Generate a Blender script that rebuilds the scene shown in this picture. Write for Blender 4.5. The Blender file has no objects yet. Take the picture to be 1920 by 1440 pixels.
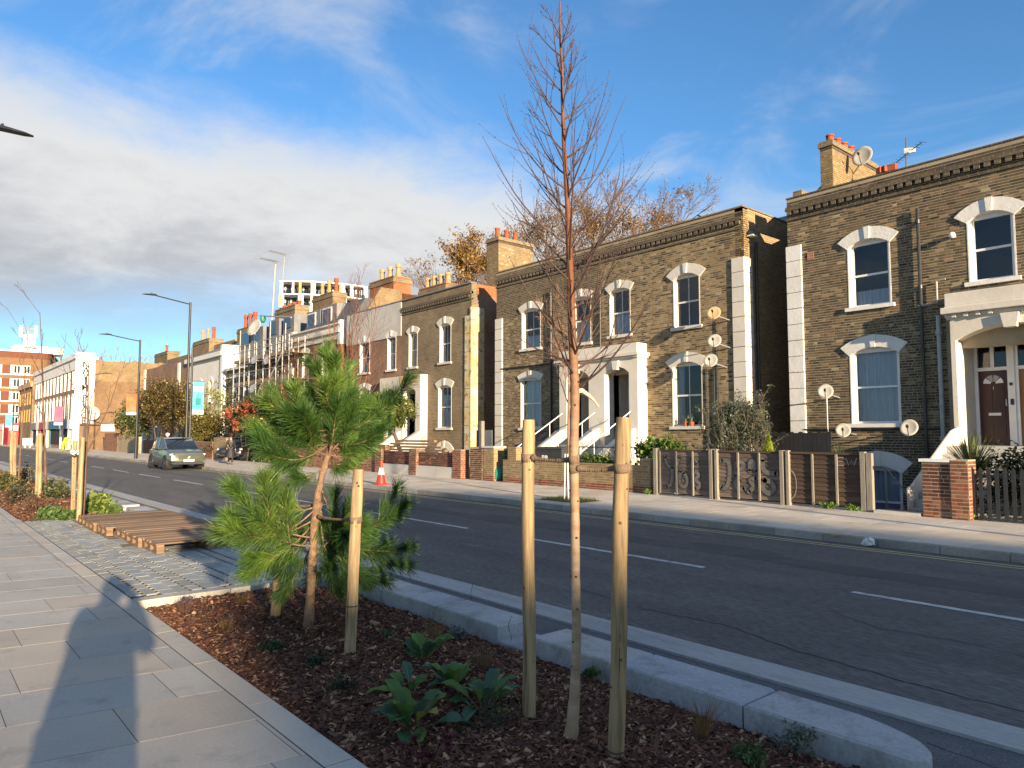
import bpy, bmesh, math, random
import numpy as np
from mathutils import Vector, Matrix
R = math.radians
rng = random.Random(7)
nr = np.random.default_rng(11)
S = bpy.context.scene
C = bpy.context.collection

# ------------------------------------------------------------------ camera, world, sun, exposure
F_PX = 1345.0; PITCH = math.atan(95 / F_PX)
HEAD = math.atan(1147 / (F_PX / math.cos(PITCH)))       # the street axis (-X) lies this far left of the view
EYE = (0.0, 0.0, 1.7)
fw = Vector((-math.cos(HEAD) * math.cos(PITCH), math.sin(HEAD) * math.cos(PITCH), math.sin(PITCH)))
rt = Vector((math.sin(HEAD), math.cos(HEAD), 0.0)); upv = rt.cross(fw)
cam = bpy.data.cameras.new('camera'); cam.lens = 36 * F_PX / 1920; cam.sensor_width = 36
cam.clip_start = 0.05; cam.clip_end = 3000
camo = bpy.data.objects.new('camera', cam); C.objects.link(camo)
camo.matrix_world = Matrix(((rt.x, upv.x, -fw.x, EYE[0]), (rt.y, upv.y, -fw.y, EYE[1]), (rt.z, upv.z, -fw.z, EYE[2]), (0, 0, 0, 1)))
S.camera = camo
SUN_EL = 10.3; SUN_DIR = Vector((0.975 * math.cos(R(SUN_EL)), -0.222 * math.cos(R(SUN_EL)), math.sin(R(SUN_EL)))).normalized()
SUN_AZ = math.atan2(SUN_DIR.x, SUN_DIR.y)
w = bpy.data.worlds.new('World'); S.world = w; w.use_nodes = True
nt = w.node_tree; N = nt.nodes; L = nt.links; N.clear()
def nd(t, **k):
    n = N.new(t)
    for a, b in k.items():
        if isinstance(b, (int, float, str, bool)) and hasattr(n, a): setattr(n, a, b)
    return n
out = nd('ShaderNodeOutputWorld'); bg = nd('ShaderNodeBackground'); L.new(bg.outputs[0], out.inputs[0])
bg.inputs[1].default_value = 0.078
sky = nd('ShaderNodeTexSky'); sky.sky_type = 'NISHITA'; sky.sun_disc = False
sky.sun_elevation = R(SUN_EL); sky.sun_rotation = SUN_AZ; sky.air_density = 1.0; sky.dust_density = 0.35; sky.ozone_density = 2.0; sky.altitude = 50
tc = nd('ShaderNodeTexCoord'); sep = nd('ShaderNodeSeparateXYZ'); L.new(tc.outputs['Generated'], sep.inputs[0])
def mth(op, a, b=None, c=None, clamp=False):
    n = N.new('ShaderNodeMath'); n.operation = op; n.use_clamp = clamp
    for i, q in enumerate((a, b, c)):
        if q is None: continue
        if isinstance(q, (int, float)): n.inputs[i].default_value = q
        else: L.new(q, n.inputs[i])
    return n.outputs[0]
def mrange(v, a, b, c=0.0, d=1.0, kind='SMOOTHSTEP'):
    n = N.new('ShaderNodeMapRange'); n.interpolation_type = kind
    L.new(v, n.inputs[0]); n.inputs[1].default_value = a; n.inputs[2].default_value = b; n.inputs[3].default_value = c; n.inputs[4].default_value = d
    return n.outputs[0]
# a flat cloud layer seen in perspective: direction / (z + offset)
zc = mth('MAXIMUM', sep.outputs[2], 0.0)
den = mth('ADD', zc, 0.16)
cx = mth('DIVIDE', sep.outputs[0], den); cy = mth('DIVIDE', sep.outputs[1], den)
comb = nd('ShaderNodeCombineXYZ'); L.new(cx, comb.inputs[0]); L.new(cy, comb.inputs[1]); comb.inputs[2].default_value = 3.7
def noise(vec, scale, det, rough=0.55, dist=0.0, loc=(0, 0, 0), sc=(1, 1, 1), rot=0.0):
    mp = nd('ShaderNodeMapping'); L.new(vec, mp.inputs[0]); mp.inputs['Location'].default_value = loc; mp.inputs['Scale'].default_value = sc
    mp.inputs['Rotation'].default_value = (0, 0, rot)
    n = nd('ShaderNodeTexNoise'); L.new(mp.outputs[0], n.inputs['Vector'])
    n.inputs['Scale'].default_value = scale; n.inputs['Detail'].default_value = det; n.inputs['Roughness'].default_value = rough; n.inputs['Distortion'].default_value = dist
    return n.outputs[0]
big = noise(comb.outputs[0], 0.55, 5, 0.5, 0.35, (1.4, 0.3, 0), (0.8, 1.0, 1), R(20))
wisp = noise(comb.outputs[0], 1.5, 6, 0.6, 0.9, (0, 2.0, 0), (0.6, 1.3, 1), R(-25))
det = noise(comb.outputs[0], 3.2, 7, 0.62, 0.25, (5, 1, 0))
# a bank of cloud that stands lower over the far end of the street (west) and thins out towards the zenith
wst = mth('MULTIPLY', sep.outputs[0], -1.0)
top = mrange(mth('ABSOLUTE', wst), 0.42, 0.74, 0.20, 0.385)                # western bank, with an unseen eastern mirror added to warm the light
edge = mth('SUBTRACT', top, zc)
edge = mth('ADD', edge, mth('MULTIPLY', mth('SUBTRACT', big, 0.5), 0.20))
edge = mth('ADD', edge, mth('MULTIPLY', mth('SUBTRACT', det, 0.5), 0.13))
bank = mrange(edge, -0.05, 0.07)
low = mrange(mth('ADD', zc, mth('MULTIPLY', mth('SUBTRACT', big, 0.5), 0.25)), 0.115, 0.215, 0.16, 1.0)
bank = mth('MULTIPLY', bank, low)
ws = mth('MULTIPLY', mrange(wisp, 0.43, 0.68), 0.62)
ws2 = mth('MULTIPLY', ws, mrange(zc, 0.05, 0.3, 1.0, 0.8))
mask = mth('MAXIMUM', bank, ws2)
mask = mth('MULTIPLY', mask, 0.96)
# cloud tone: brighter at its upper rim, grey bluish in the thick base
thick = mrange(mth('ADD', edge, mth('MULTIPLY', mth('SUBTRACT', det, 0.5), 0.26)), 0.05, 0.27)
cl = nd('ShaderNodeMixRGB'); L.new(thick, cl.inputs[0]); cl.inputs[1].default_value = (4.2, 4.15, 4.05, 1); cl.inputs[2].default_value = (2.55, 2.55, 2.66, 1)
skg = nd('ShaderNodeMixRGB'); skg.blend_type = 'MULTIPLY'; skg.inputs[0].default_value = 1; L.new(sky.outputs[0], skg.inputs[1]); skg.inputs[2].default_value = (0.62, 0.99, 1.30, 1)
mx = nd('ShaderNodeMixRGB'); L.new(mask, mx.inputs[0]); L.new(skg.outputs[0], mx.inputs[1]); L.new(cl.outputs[0], mx.inputs[2])
L.new(mx.outputs[0], bg.inputs[0])
sl = bpy.data.lights.new('sun', 'SUN'); sl.energy = 5.0; sl.angle = R(0.53); sl.color = (1.0, 0.80, 0.55)
so = bpy.data.objects.new('sun', sl); C.objects.link(so); so.rotation_euler = SUN_DIR.to_track_quat('Z', 'Y').to_euler(); so.location = (30, -10, 30)
S.view_settings.view_transform = 'Standard'; S.view_settings.look = 'None'; S.view_settings.exposure = 1.34; S.view_settings.gamma = 1.0
S.view_settings.use_curve_mapping = False
S.render.engine = 'CYCLES'

# ------------------------------------------------------------------ measuring helpers: pixel of the photo + the plane a thing stands on -> world metres
def ray(px, py): return fw * F_PX + rt * (px - 960) - upv * (py - 720)
def atz(px, py, z=0.0):
    d = ray(px, py); return Vector(EYE) + d * ((z - EYE[2]) / d.z)
def aty(px, py, y):
    d = ray(px, py); return Vector(EYE) + d * (y / d.y)
def atx(px, py, x):
    d = ray(px, py); return Vector(EYE) + d * (x / d.x)
def proj(P):
    v = Vector(P) - Vector(EYE); z = v.dot(fw)
    if z < 0.05: return None
    return (960 + F_PX * v.dot(rt) / z, 720 - F_PX * v.dot(upv) / z, z)

# ------------------------------------------------------------------ materials
M = {}
def mat(name, c1, c2=None, scale=4.0, rough=0.8, bump=0.0, bscale=None, tint=False, metal=0.0, spec=0.4, stretch=(1, 1, 1), contrast=(0.35, 0.65), detail=4, grime=None, coat=0.0, fine=0.0):
    m = bpy.data.materials.new(name); m.use_nodes = True; t = m.node_tree; n = t.nodes; l = t.links
    b = n['Principled BSDF']; b.inputs['Roughness'].default_value = rough; b.inputs['Metallic'].default_value = metal
    b.inputs['Specular IOR Level'].default_value = spec
    if coat: b.inputs['Coat Weight'].default_value = coat
    tcn = n.new('ShaderNodeTexCoord'); geo = n.new('ShaderNodeNewGeometry')
    mp = n.new('ShaderNodeMapping'); l.new(geo.outputs['Position'], mp.inputs[0]); mp.inputs['Scale'].default_value = stretch
    def nz(sc, dt=4, r=0.6):
        q = n.new('ShaderNodeTexNoise'); l.new(mp.outputs[0], q.inputs['Vector']); q.inputs['Scale'].default_value = sc; q.inputs['Detail'].default_value = dt; q.inputs['Roughness'].default_value = r
        return q.outputs[0]
    def mr(v, a, bb, c=0, d=1):
        q = n.new('ShaderNodeMapRange'); l.new(v, q.inputs[0]); q.inputs[1].default_value = a; q.inputs[2].default_value = bb; q.inputs[3].default_value = c; q.inputs[4].default_value = d; return q.outputs[0]
    def mixc(f, a, bb, mode='MIX'):
        q = n.new('ShaderNodeMixRGB'); q.blend_type = mode
        for i, z in enumerate((f, a, bb)):
            if isinstance(z, (int, float)): q.inputs[i].default_value = z
            elif isinstance(z, tuple): q.inputs[i].default_value = (*z, 1) if len(z) == 3 else z
            else: l.new(z, q.inputs[i])
        return q.outputs[0]
    if c2 is None: c2 = tuple(x * 0.8 for x in c1)
    col = mixc(mr(nz(scale, detail), *contrast), c1, c2)
    if grime: col = mixc(mr(nz(grime[0], 5, 0.65), grime[2], grime[3]), col, grime[1])
    if fine: col = mixc(1.0, col, mixc(mr(nz(scale * 40, 2, 0.5), 0.3, 0.7), tuple([1 - fine] * 3), tuple([1 + fine] * 3)), 'MULTIPLY')
    if tint:
        a = n.new('ShaderNodeAttribute'); a.attribute_name = 'tint'; col = mixc(1.0, a.outputs['Color'], col, 'MULTIPLY')
    l.new(col, b.inputs['Base Color'])
    if bump:
        bn = n.new('ShaderNodeBump'); bn.inputs['Strength'].default_value = bump; bn.inputs['Distance'].default_value = 0.02
        l.new(nz(bscale or scale * 6, 6, 0.65), bn.inputs['Height']); l.new(bn.outputs[0], b.inputs['Normal'])
    M[name] = m; return m
def leafmat(name, c1, c2, scale=3.0, rough=0.55, trans=0.3):
    m = mat(name, c1, c2, scale, rough, tint=True, contrast=(0.4, 0.6)); t = m.node_tree; n = t.nodes; l = t.links; b = n['Principled BSDF']
    tr = n.new('ShaderNodeBsdfTranslucent'); ms = n.new('ShaderNodeMixShader'); ms.inputs[0].default_value = trans
    l.new(b.inputs['Base Color'].links[0].from_socket, tr.inputs[0]); l.new(b.outputs[0], ms.inputs[1]); l.new(tr.outputs[0], ms.inputs[2])
    l.new(ms.outputs[0], n['Material Output'].inputs[0]); return m
def glassmat(name, tintc=(0.75, 0.8, 0.85), refl=0.22):
    m = bpy.data.materials.new(name); m.use_nodes = True; n = m.node_tree.nodes; l = m.node_tree.links; n.remove(n['Principled BSDF'])
    g = n.new('ShaderNodeBsdfGlossy'); g.inputs['Roughness'].default_value = 0.03; g.inputs[0].default_value = (0.9, 0.95, 1, 1)
    t = n.new('ShaderNodeBsdfTransparent'); t.inputs[0].default_value = (*tintc, 1)
    fr = n.new('ShaderNodeFresnel'); fr.inputs[0].default_value = 1.5
    ad = n.new('ShaderNodeMath'); ad.operation = 'MULTIPLY_ADD'; l.new(fr.outputs[0], ad.inputs[0]); ad.inputs[1].default_value = 0.85; ad.inputs[2].default_value = refl * 0.1; ad.use_clamp = True
    tcn = n.new('ShaderNodeNewGeometry'); nz = n.new('ShaderNodeTexNoise'); nz.inputs['Scale'].default_value = 1.3; l.new(tcn.outputs['Position'], nz.inputs['Vector'])
    bp = n.new('ShaderNodeBump'); bp.inputs['Strength'].default_value = 0.06; bp.inputs['Distance'].default_value = 0.1; l.new(nz.outputs[0], bp.inputs['Height']); l.new(bp.outputs[0], g.inputs['Normal'])
    ms = n.new('ShaderNodeMixShader'); l.new(ad.outputs[0], ms.inputs[0]); l.new(t.outputs[0], ms.inputs[1]); l.new(g.outputs[0], ms.inputs[2]); l.new(ms.outputs[0], n['Material Output'].inputs[0])
    M[name] = m; return m
def brickmat(name, c1, c2, mortar, bump=0.5, grime=None, bw=0.225, bh=0.075, mix=0.5, ms=0.011, side=False):
    m = bpy.data.materials.new(name); m.use_nodes = True; n = m.node_tree.nodes; l = m.node_tree.links; b = n['Principled BSDF']; b.inputs['Roughness'].default_value = 0.9
    geo = n.new('ShaderNodeNewGeometry'); sp = n.new('ShaderNodeSeparateXYZ'); l.new(geo.outputs['Position'], sp.inputs[0])
    ad = n.new('ShaderNodeMath'); ad.operation = 'ADD'; l.new(sp.outputs[0], ad.inputs[0]); l.new(sp.outputs[1], ad.inputs[1])
    cb = n.new('ShaderNodeCombineXYZ'); l.new(ad.outputs[0], cb.inputs[0]); l.new(sp.outputs[2], cb.inputs[1])
    bt = n.new('ShaderNodeTexBrick'); l.new(cb.outputs[0], bt.inputs['Vector'])
    for k, v in (('Color1', (*c1, 1)), ('Color2', (*c2, 1)), ('Mortar', (*mortar, 1)), ('Scale', 1.0), ('Mortar Size', ms), ('Mortar Smooth', 0.1), ('Bias', -0.1), ('Brick Width', bw), ('Row Height', bh)): bt.inputs[k].default_value = v
    nz = n.new('ShaderNodeTexNoise'); l.new(geo.outputs['Position'], nz.inputs['Vector']); nz.inputs['Scale'].default_value = 0.7; nz.inputs['Detail'].default_value = 8; nz.inputs['Roughness'].default_value = 0.75
    mr = n.new('ShaderNodeMapRange'); l.new(nz.outputs[0], mr.inputs[0]); mr.inputs[1].default_value = 0.3; mr.inputs[2].default_value = 0.7; mr.inputs[3].default_value = 0.62; mr.inputs[4].default_value = 1.3
    mm = n.new('ShaderNodeVectorMath'); mm.operation = 'SCALE'; l.new(bt.outputs['Color'], mm.inputs[0]); l.new(mr.outputs[0], mm.inputs['Scale'])
    l.new(mm.outputs[0], b.inputs['Base Color'])
    bp = n.new('ShaderNodeBump'); bp.invert = True; bp.inputs['Strength'].default_value = bump; bp.inputs['Distance'].default_value = 0.012; l.new(bt.outputs['Fac'], bp.inputs['Height']); l.new(bp.outputs[0], b.inputs['Normal'])
    M[name] = m; return m

# ------------------------------------------------------------------ mesh helpers
WL = {}
class MB:
    def __init__(s): s.v = []; s.f = []; s.t = []
    def add(s, vs, fs, t=(1, 1, 1)):
        b = len(s.v); s.v.extend([tuple(q) for q in vs])
        for f in fs: s.f.append(tuple(b + i for i in f)); s.t.append(t)
        return s
    def box(s, x0, x1, y0, y1, z0, z1, t=(1, 1, 1)):
        return s.add([(x0, y0, z0), (x1, y0, z0), (x1, y1, z0), (x0, y1, z0), (x0, y0, z1), (x1, y0, z1), (x1, y1, z1), (x0, y1, z1)],
              [(0, 3, 2, 1), (4, 5, 6, 7), (0, 1, 5, 4), (1, 2, 6, 5), (2, 3, 7, 6), (3, 0, 4, 7)], t)
    def cbox(s, c, h, rz=0.0, ax=None, t=(1, 1, 1)):
        Mx = (ax or Matrix.Rotation(rz, 3, 'Z')); c = Vector(c)
        vs = [c + Mx @ Vector((h[0] * i, h[1] * j, h[2] * k)) for k in (-1, 1) for i, j in ((-1, -1), (1, -1), (1, 1), (-1, 1))]
        return s.add(vs, [(0, 3, 2, 1), (4, 5, 6, 7), (0, 1, 5, 4), (1, 2, 6, 5), (2, 3, 7, 6), (3, 0, 4, 7)], t)
    def tube(s, pts, rad, n=8, cap=True, t=(1, 1, 1)):
        pts = [Vector(p) for p in pts]
        if isinstance(rad, (int, float)): rad = [rad] * len(pts)
        rings = []; ref = None
        for i, p in enumerate(pts):
            d = (pts[min(i + 1, len(pts) - 1)] - pts[max(i - 1, 0)]).normalized()
            if ref is None: ref = Vector((1, 0, 0)) if abs(d.x) < 0.8 else Vector((0, 1, 0))
            u = (ref - d * ref.dot(d)).normalized(); ref = u; v2 = d.cross(u)
            rings.append([p + (u * math.cos(2 * math.pi * k / n) + v2 * math.sin(2 * math.pi * k / n)) * rad[i] for k in range(n)])
        vs = [q for r_ in rings for q in r_]; fs = []
        for i in range(len(pts) - 1):
            for k in range(n): fs.append((i * n + k, i * n + (k + 1) % n, (i + 1) * n + (k + 1) % n, (i + 1) * n + k))
        if cap: fs.append(tuple(range(n - 1, -1, -1))); fs.append(tuple((len(pts) - 1) * n + k for k in range(n)))
        return s.add(vs, fs, t)
    def cyl(s, x, y, z0, z1, r0, r1=None, n=12, t=(1, 1, 1)): return s.tube([(x, y, z0), (x, y, z1)], [r0, r0 if r1 is None else r1], n, True, t)
    def prism(s, poly, a0, a1, axis='y', t=(1, 1, 1)):
        # poly: 2D outline; axis y -> (x,z), axis x -> (y,z), axis z -> (x,y)
        def P(p, a): return (p[0], a, p[1]) if axis == 'y' else ((a, p[0], p[1]) if axis == 'x' else (p[0], p[1], a))
        n = len(poly); vs = [P(p, a0) for p in poly] + [P(p, a1) for p in poly]
        fs = [tuple(range(n)), tuple(range(2 * n - 1, n - 1, -1))] + [(i + n, (i + 1) % n + n, (i + 1) % n, i) for i in range(n)]
        return s.add(vs, fs, t)
    def strip(s, A, B, t=(1, 1, 1)):
        n = len(A); return s.add(list(A) + list(B), [(i, i + 1, n + i + 1, n + i) for i in range(n - 1)], t)
    def ball(s, c, r, n=8, m=6, t=(1, 1, 1)):
        c = Vector(c); r = r if isinstance(r, (tuple, list)) else (r, r, r); vs = [c + Vector((0, 0, -r[2]))]; fs = []
        for j in range(1, m):
            a = -math.pi / 2 + math.pi * j / m
            for k in range(n): vs.append(c + Vector((r[0] * math.cos(a) * math.cos(2 * math.pi * k / n), r[1] * math.cos(a) * math.sin(2 * math.pi * k / n), r[2] * math.sin(a))))
        vs.append(c + Vector((0, 0, r[2])))
        for k in range(n): fs.append((0, 1 + (k + 1) % n, 1 + k))
        for j in range(m - 2):
            for k in range(n): a = 1 + j * n; fs.append((a + k, a + (k + 1) % n, a + n + (k + 1) % n, a + n + k))
        a = 1 + (m - 2) * n
        for k in range(n): fs.append((a + k, a + (k + 1) % n, len(vs) - 1))
        return s.add(vs, fs, t)
    def build(s, name, m, parent=None, kind=None, label=None, smooth=False, bev=0.0, fixn=True):
        me = bpy.data.meshes.new(name); me.from_pydata(s.v, [], s.f); me.shade_flat()
        if any(q != (1, 1, 1) for q in s.t) or 'tint' in [x.attribute_name for x in (m.node_tree.nodes if m else []) if x.type == 'ATTRIBUTE']:
            a = me.attributes.new('tint', 'FLOAT_COLOR', 'FACE'); a.data.foreach_set('color', np.array([(*q, 1) for q in s.t], 'f').ravel())
        if fixn:
            b = bmesh.new(); b.from_mesh(me); bmesh.ops.recalc_face_normals(b, faces=b.faces); b.to_mesh(me); b.free()
        o = link(name, me, m, parent, kind, label)
        if smooth:
            for p in me.polygons: p.use_smooth = True
            if smooth == 'auto':
                try: me.set_sharp_from_angle(angle=R(40))
                except Exception: pass
        if bev:
            md = o.modifiers.new('bevel', 'BEVEL'); md.width = bev; md.segments = 2; md.limit_method = 'ANGLE'; md.angle_limit = R(40)
        return o
def link(name, me, m, parent=None, kind=None, label=None, loc=None, rz=0.0):
    if m is not None and not me.materials: me.materials.append(m)
    o = bpy.data.objects.new(name, me); C.objects.link(o)
    if parent is not None:
        o.parent = parent; pw = WL[parent]; o.location = Vector(loc or (0, 0, 0)) - pw
    elif loc: o.location = loc
    if rz: o.rotation_euler = (0, 0, rz)
    WL[o] = Vector(loc or (0, 0, 0))
    if kind: o['kind'] = kind
    if label: o['label'] = label
    return o
def npmesh(name, V, F, m, parent=None, kind=None, tint=None, label=None):
    me = bpy.data.meshes.new(name); V = np.asarray(V, 'f'); F = np.asarray(F, 'i'); k = F.shape[1]
    me.vertices.add(len(V)); me.vertices.foreach_set('co', V.ravel()); me.loops.add(F.size); me.polygons.add(len(F))
    me.loops.foreach_set('vertex_index', F.ravel()); me.polygons.foreach_set('loop_start', np.arange(0, F.size, k, dtype='i'))
    me.polygons.foreach_set('loop_total', np.full(len(F), k, 'i')); me.update(calc_edges=True); me.shade_flat()
    if tint is not None:
        a = me.attributes.new('tint', 'FLOAT_COLOR', 'FACE'); T = np.ones((len(F), 4), 'f'); T[:, :3] = tint; a.data.foreach_set('color', T.ravel())
    return link(name, me, m, parent, kind, label)
def tag(o, label, cat, group=None):
    o['label'] = label; o['category'] = cat
    if group: o['group'] = group
    return o
def thing(name, label, cat, loc=(0, 0, 0), group=None, rz=0.0):
    o = bpy.data.objects.new(name, None); C.objects.link(o); o.location = loc; o.rotation_euler = (0, 0, rz); o.empty_display_size = 0.2
    WL[o] = Vector(loc); return tag(o, label, cat, group)
def copytree(o, parent=None, loc=None, rz=None, label=None):
    c = o.copy(); C.objects.link(c)
    if parent is not None: c.parent = parent
    if loc is not None: c.location = loc
    if rz is not None: c.rotation_euler = (0, 0, rz)
    if label: c['label'] = label
    for ch in o.children: copytree(ch, c)
    return c
def textmesh(txt, size, ext=0.004, bold=0.0):
    cu = bpy.data.curves.new('lettering', 'FONT'); cu.body = txt; cu.size = size; cu.extrude = ext; cu.align_x = 'CENTER'; cu.align_y = 'CENTER'; cu.offset = bold
    o = bpy.data.objects.new('lettering', cu); C.objects.link(o); dg = bpy.context.evaluated_depsgraph_get(); me = bpy.data.meshes.new_from_object(o.evaluated_get(dg)); bpy.data.objects.remove(o); return me
def placetext(txt, size, m, parent, mtx, name='lettering', ext=0.004, bold=0.0):
    me = textmesh(txt, size, ext, bold); me.materials.clear(); me.transform(mtx); return link(name, me, m, parent)
def facing(n, up=(0, 0, 1), at=(0, 0, 0)):      # matrix that turns XY text into a plane with outward normal n
    n = Vector(n).normalized(); u = Vector(up); x = u.cross(n).normalized(); y = n.cross(x)
    return Matrix(((x.x, y.x, n.x, at[0]), (x.y, y.y, n.y, at[1]), (x.z, y.z, n.z, at[2]), (0, 0, 0, 1)))
def vn(x, y, k=1.0):      # cheap smooth noise 0..1
    return 0.5 + 0.5 * (math.sin(x * 1.7 * k + 1.3 * math.sin(y * 1.1 * k + 2)) * 0.5 + math.sin(y * 2.3 * k + 1.9 * math.sin(x * 0.9 * k)) * 0.3 + math.sin((x + y) * 4.1 * k) * 0.2)

# ------------------------------------------------------------------ materials list
mat('asphalt', (0.088, 0.083, 0.079), (0.135, 0.126, 0.115), 0.9, 0.85, 0.12, 70, fine=0.35, contrast=(0.3, 0.7), detail=8, stretch=(0.35, 1.3, 1), grime=(1.6, (0.17, 0.158, 0.14), 0.58, 0.78), spec=0.35)
mat('asphalt_patch', (0.10, 0.097, 0.09), (0.075, 0.073, 0.07), 1.5, 0.85, 0.5, 80, fine=0.3)
mat('fine_tarmac', (0.13, 0.13, 0.135), (0.10, 0.10, 0.10), 2.0, 0.9, 0.5, 60, fine=0.35)
mat('concrete', (0.42, 0.41, 0.39), (0.33, 0.32, 0.31), 0.8, 0.85, 0.25, 40, fine=0.12, stretch=(0.4, 2, 1), grime=(1.7, (0.24, 0.23, 0.22), 0.55, 0.8))
mat('granite', (0.40, 0.395, 0.385), (0.33, 0.325, 0.32), 1.2, 0.75, 0.2, 90, fine=0.12, tint=True, grime=(2.8, (0.20, 0.195, 0.185), 0.50, 0.72))
mat('old_kerb', (0.40, 0.355, 0.30), (0.26, 0.23, 0.20), 1.2, 0.85, 0.4, 30, fine=0.15, tint=True)
mat('york_stone', (0.46, 0.415, 0.35), (0.385, 0.35, 0.30), 1.1, 0.72, 0.05, 30, fine=0.06, tint=True, contrast=(0.3, 0.7), grime=(3.1, (0.24, 0.225, 0.21), 0.56, 0.85))
mat('flagstone', (0.60, 0.53, 0.435), (0.50, 0.44, 0.365), 0.9, 0.85, 0.04, 25, fine=0.10, tint=True, grime=(1.3, (0.25, 0.22, 0.19), 0.55, 0.85))
mat('joint', (0.10, 0.09, 0.08), (0.07, 0.062, 0.055), 3, 0.95)
mat('sett_stone', (0.36, 0.365, 0.335), (0.28, 0.285, 0.262), 2.2, 0.8, 0.2, 40, fine=0.1, tint=True)
mat('soil', (0.055, 0.028, 0.017), (0.085, 0.045, 0.028), 6, 1.0, 0.9, 40, fine=0.3)
mat('chip', (1, 1, 1), (0.75, 0.72, 0.7), 20, 0.9, tint=True)
mat('earth', (0.10, 0.085, 0.06), (0.07, 0.06, 0.04), 1, 1.0, 0.5, 20)
mat('road_paint', (0.62, 0.62, 0.60), (0.42, 0.42, 0.41), 6, 0.7, 0.2, 60, grime=(9, (0.13, 0.13, 0.13), 0.56, 0.68))
mat('yellow_paint', (0.62, 0.52, 0.26), (0.50, 0.43, 0.24), 5, 0.75, 0.2, 60, grime=(7, (0.14, 0.13, 0.12), 0.6, 0.72))
mat('stake_wood', (0.40, 0.285, 0.15), (0.215, 0.15, 0.078), 2.6, 0.8, 0.2, 30, contrast=(0.42, 0.60), stretch=(9, 9, 0.6), grime=(3, (0.17, 0.11, 0.055), 0.56, 0.74), tint=True)
mat('grey_wood', (0.30, 0.235, 0.16), (0.20, 0.15, 0.10), 3, 0.85, 0.35, 30, stretch=(1, 1, 8), tint=True, fine=0.1)
mat('post_wood', (0.29, 0.26, 0.21), (0.19, 0.165, 0.13), 3, 0.85, 0.35, 30, stretch=(8, 8, 0.6), tint=True)
mat('fence_board', (0.105, 0.068, 0.042), (0.065, 0.042, 0.028), 2.2, 0.85, 0.4, 25, stretch=(0.5, 1, 9), tint=True, fine=0.12)
mat('pallet_wood', (0.29, 0.19, 0.118), (0.17, 0.108, 0.066), 2.0, 0.85, 0.3, 22, stretch=(6, 0.6, 6), tint=True)
mat('strap', (0.25, 0.17, 0.11), (0.17, 0.115, 0.075), 12, 0.95, 0.6, 120, fine=0.1)
mat('black_metal', (0.018, 0.018, 0.02), (0.03, 0.03, 0.032), 5, 0.45, spec=0.5)
mat('grey_metal', (0.36, 0.36, 0.36), (0.28, 0.28, 0.28), 5, 0.5, metal=0.4)
mat('galv', (0.42, 0.41, 0.38), (0.32, 0.31, 0.29), 6, 0.5, metal=0.3)
mat('stucco', (0.66, 0.61, 0.53), (0.58, 0.53, 0.455), 0.9, 0.85, 0.3, 9, fine=0.04, grime=(2.0, (0.40, 0.36, 0.30), 0.60, 0.86))
mat('white_stucco', (0.74, 0.71, 0.66), (0.66, 0.63, 0.58), 1.0, 0.8, 0.45, 7, fine=0.03, grime=(4.5, (0.45, 0.42, 0.37), 0.62, 0.80))
mat('flaking', (0.58, 0.53, 0.40), (0.60, 0.42, 0.15), 1.6, 0.85, 0.5, 8, grime=(3.5, (0.24, 0.17, 0.10), 0.52, 0.66))
mat('grey_render', (0.52, 0.50, 0.46), (0.44, 0.42, 0.38), 0.8, 0.9, 0.2, 12, grime=(1.5, (0.30, 0.28, 0.24), 0.55, 0.85))
mat('upvc', (0.78, 0.78, 0.78), (0.72, 0.72, 0.72), 2, 0.4)
mat('frame_paint', (0.72, 0.70, 0.66), (0.62, 0.60, 0.56), 3, 0.5)
mat('curtain', (0.78, 0.78, 0.80), (0.55, 0.57, 0.62), 9, 0.9, stretch=(6, 1, 0.1))
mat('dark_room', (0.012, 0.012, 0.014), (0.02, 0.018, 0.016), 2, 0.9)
mat('mortar', (0.39, 0.325, 0.225), (0.29, 0.235, 0.16), 1.4, 0.95, 0.3, 30, fine=0.1)
mat('mortar_dark', (0.16, 0.13, 0.09), (0.12, 0.095, 0.07), 1.4, 0.95, 0.3, 30)
mat('brick', (0.80, 0.81, 0.84), (0.62, 0.62, 0.62), 1.3, 0.95, 0.05, 60, tint=True, fine=0.10, detail=7, grime=(0.9, (0.45, 0.44, 0.43), 0.55, 0.72))
mat('slate', (0.09, 0.095, 0.105), (0.065, 0.07, 0.075), 3, 0.6, 0.3, 20)
mat('lead', (0.20, 0.20, 0.21), (0.15, 0.15, 0.16), 2, 0.6)
mat('terracotta', (0.34, 0.082, 0.034), (0.27, 0.065, 0.03), 4, 0.8)
mat('buff_clay', (0.42, 0.29, 0.15), (0.33, 0.22, 0.11), 4, 0.8, grime=(6, (0.5, 0.18, 0.08), 0.5, 0.7))
mat('dish_white', (0.42, 0.40, 0.35), (0.35, 0.33, 0.285), 3, 0.55, grime=(6, (0.33, 0.30, 0.24), 0.5, 0.75))
mat('dish_tan', (0.50, 0.33, 0.17), (0.44, 0.29, 0.15), 3, 0.6)
mat('red_door', (0.045, 0.008, 0.007), (0.032, 0.006, 0.006), 2, 0.35)
mat('tan_door', (0.36, 0.16, 0.05), (0.28, 0.12, 0.04), 2, 0.4, stretch=(4, 4, 0.4))
mat('black_plastic', (0.022, 0.022, 0.024), (0.03, 0.03, 0.032), 3, 0.5)
mat('grey_bin', (0.05, 0.052, 0.055), (0.04, 0.04, 0.043), 3, 0.5)
mat('white_paint', (0.78, 0.77, 0.74), (0.70, 0.69, 0.66), 2, 0.6)
mat('green_bag', (0.03, 0.22, 0.15), (0.02, 0.16, 0.12), 7, 0.35, 0.6, 30)
mat('cone_red', (0.62, 0.035, 0.015), (0.55, 0.03, 0.015), 2, 0.45)
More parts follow.
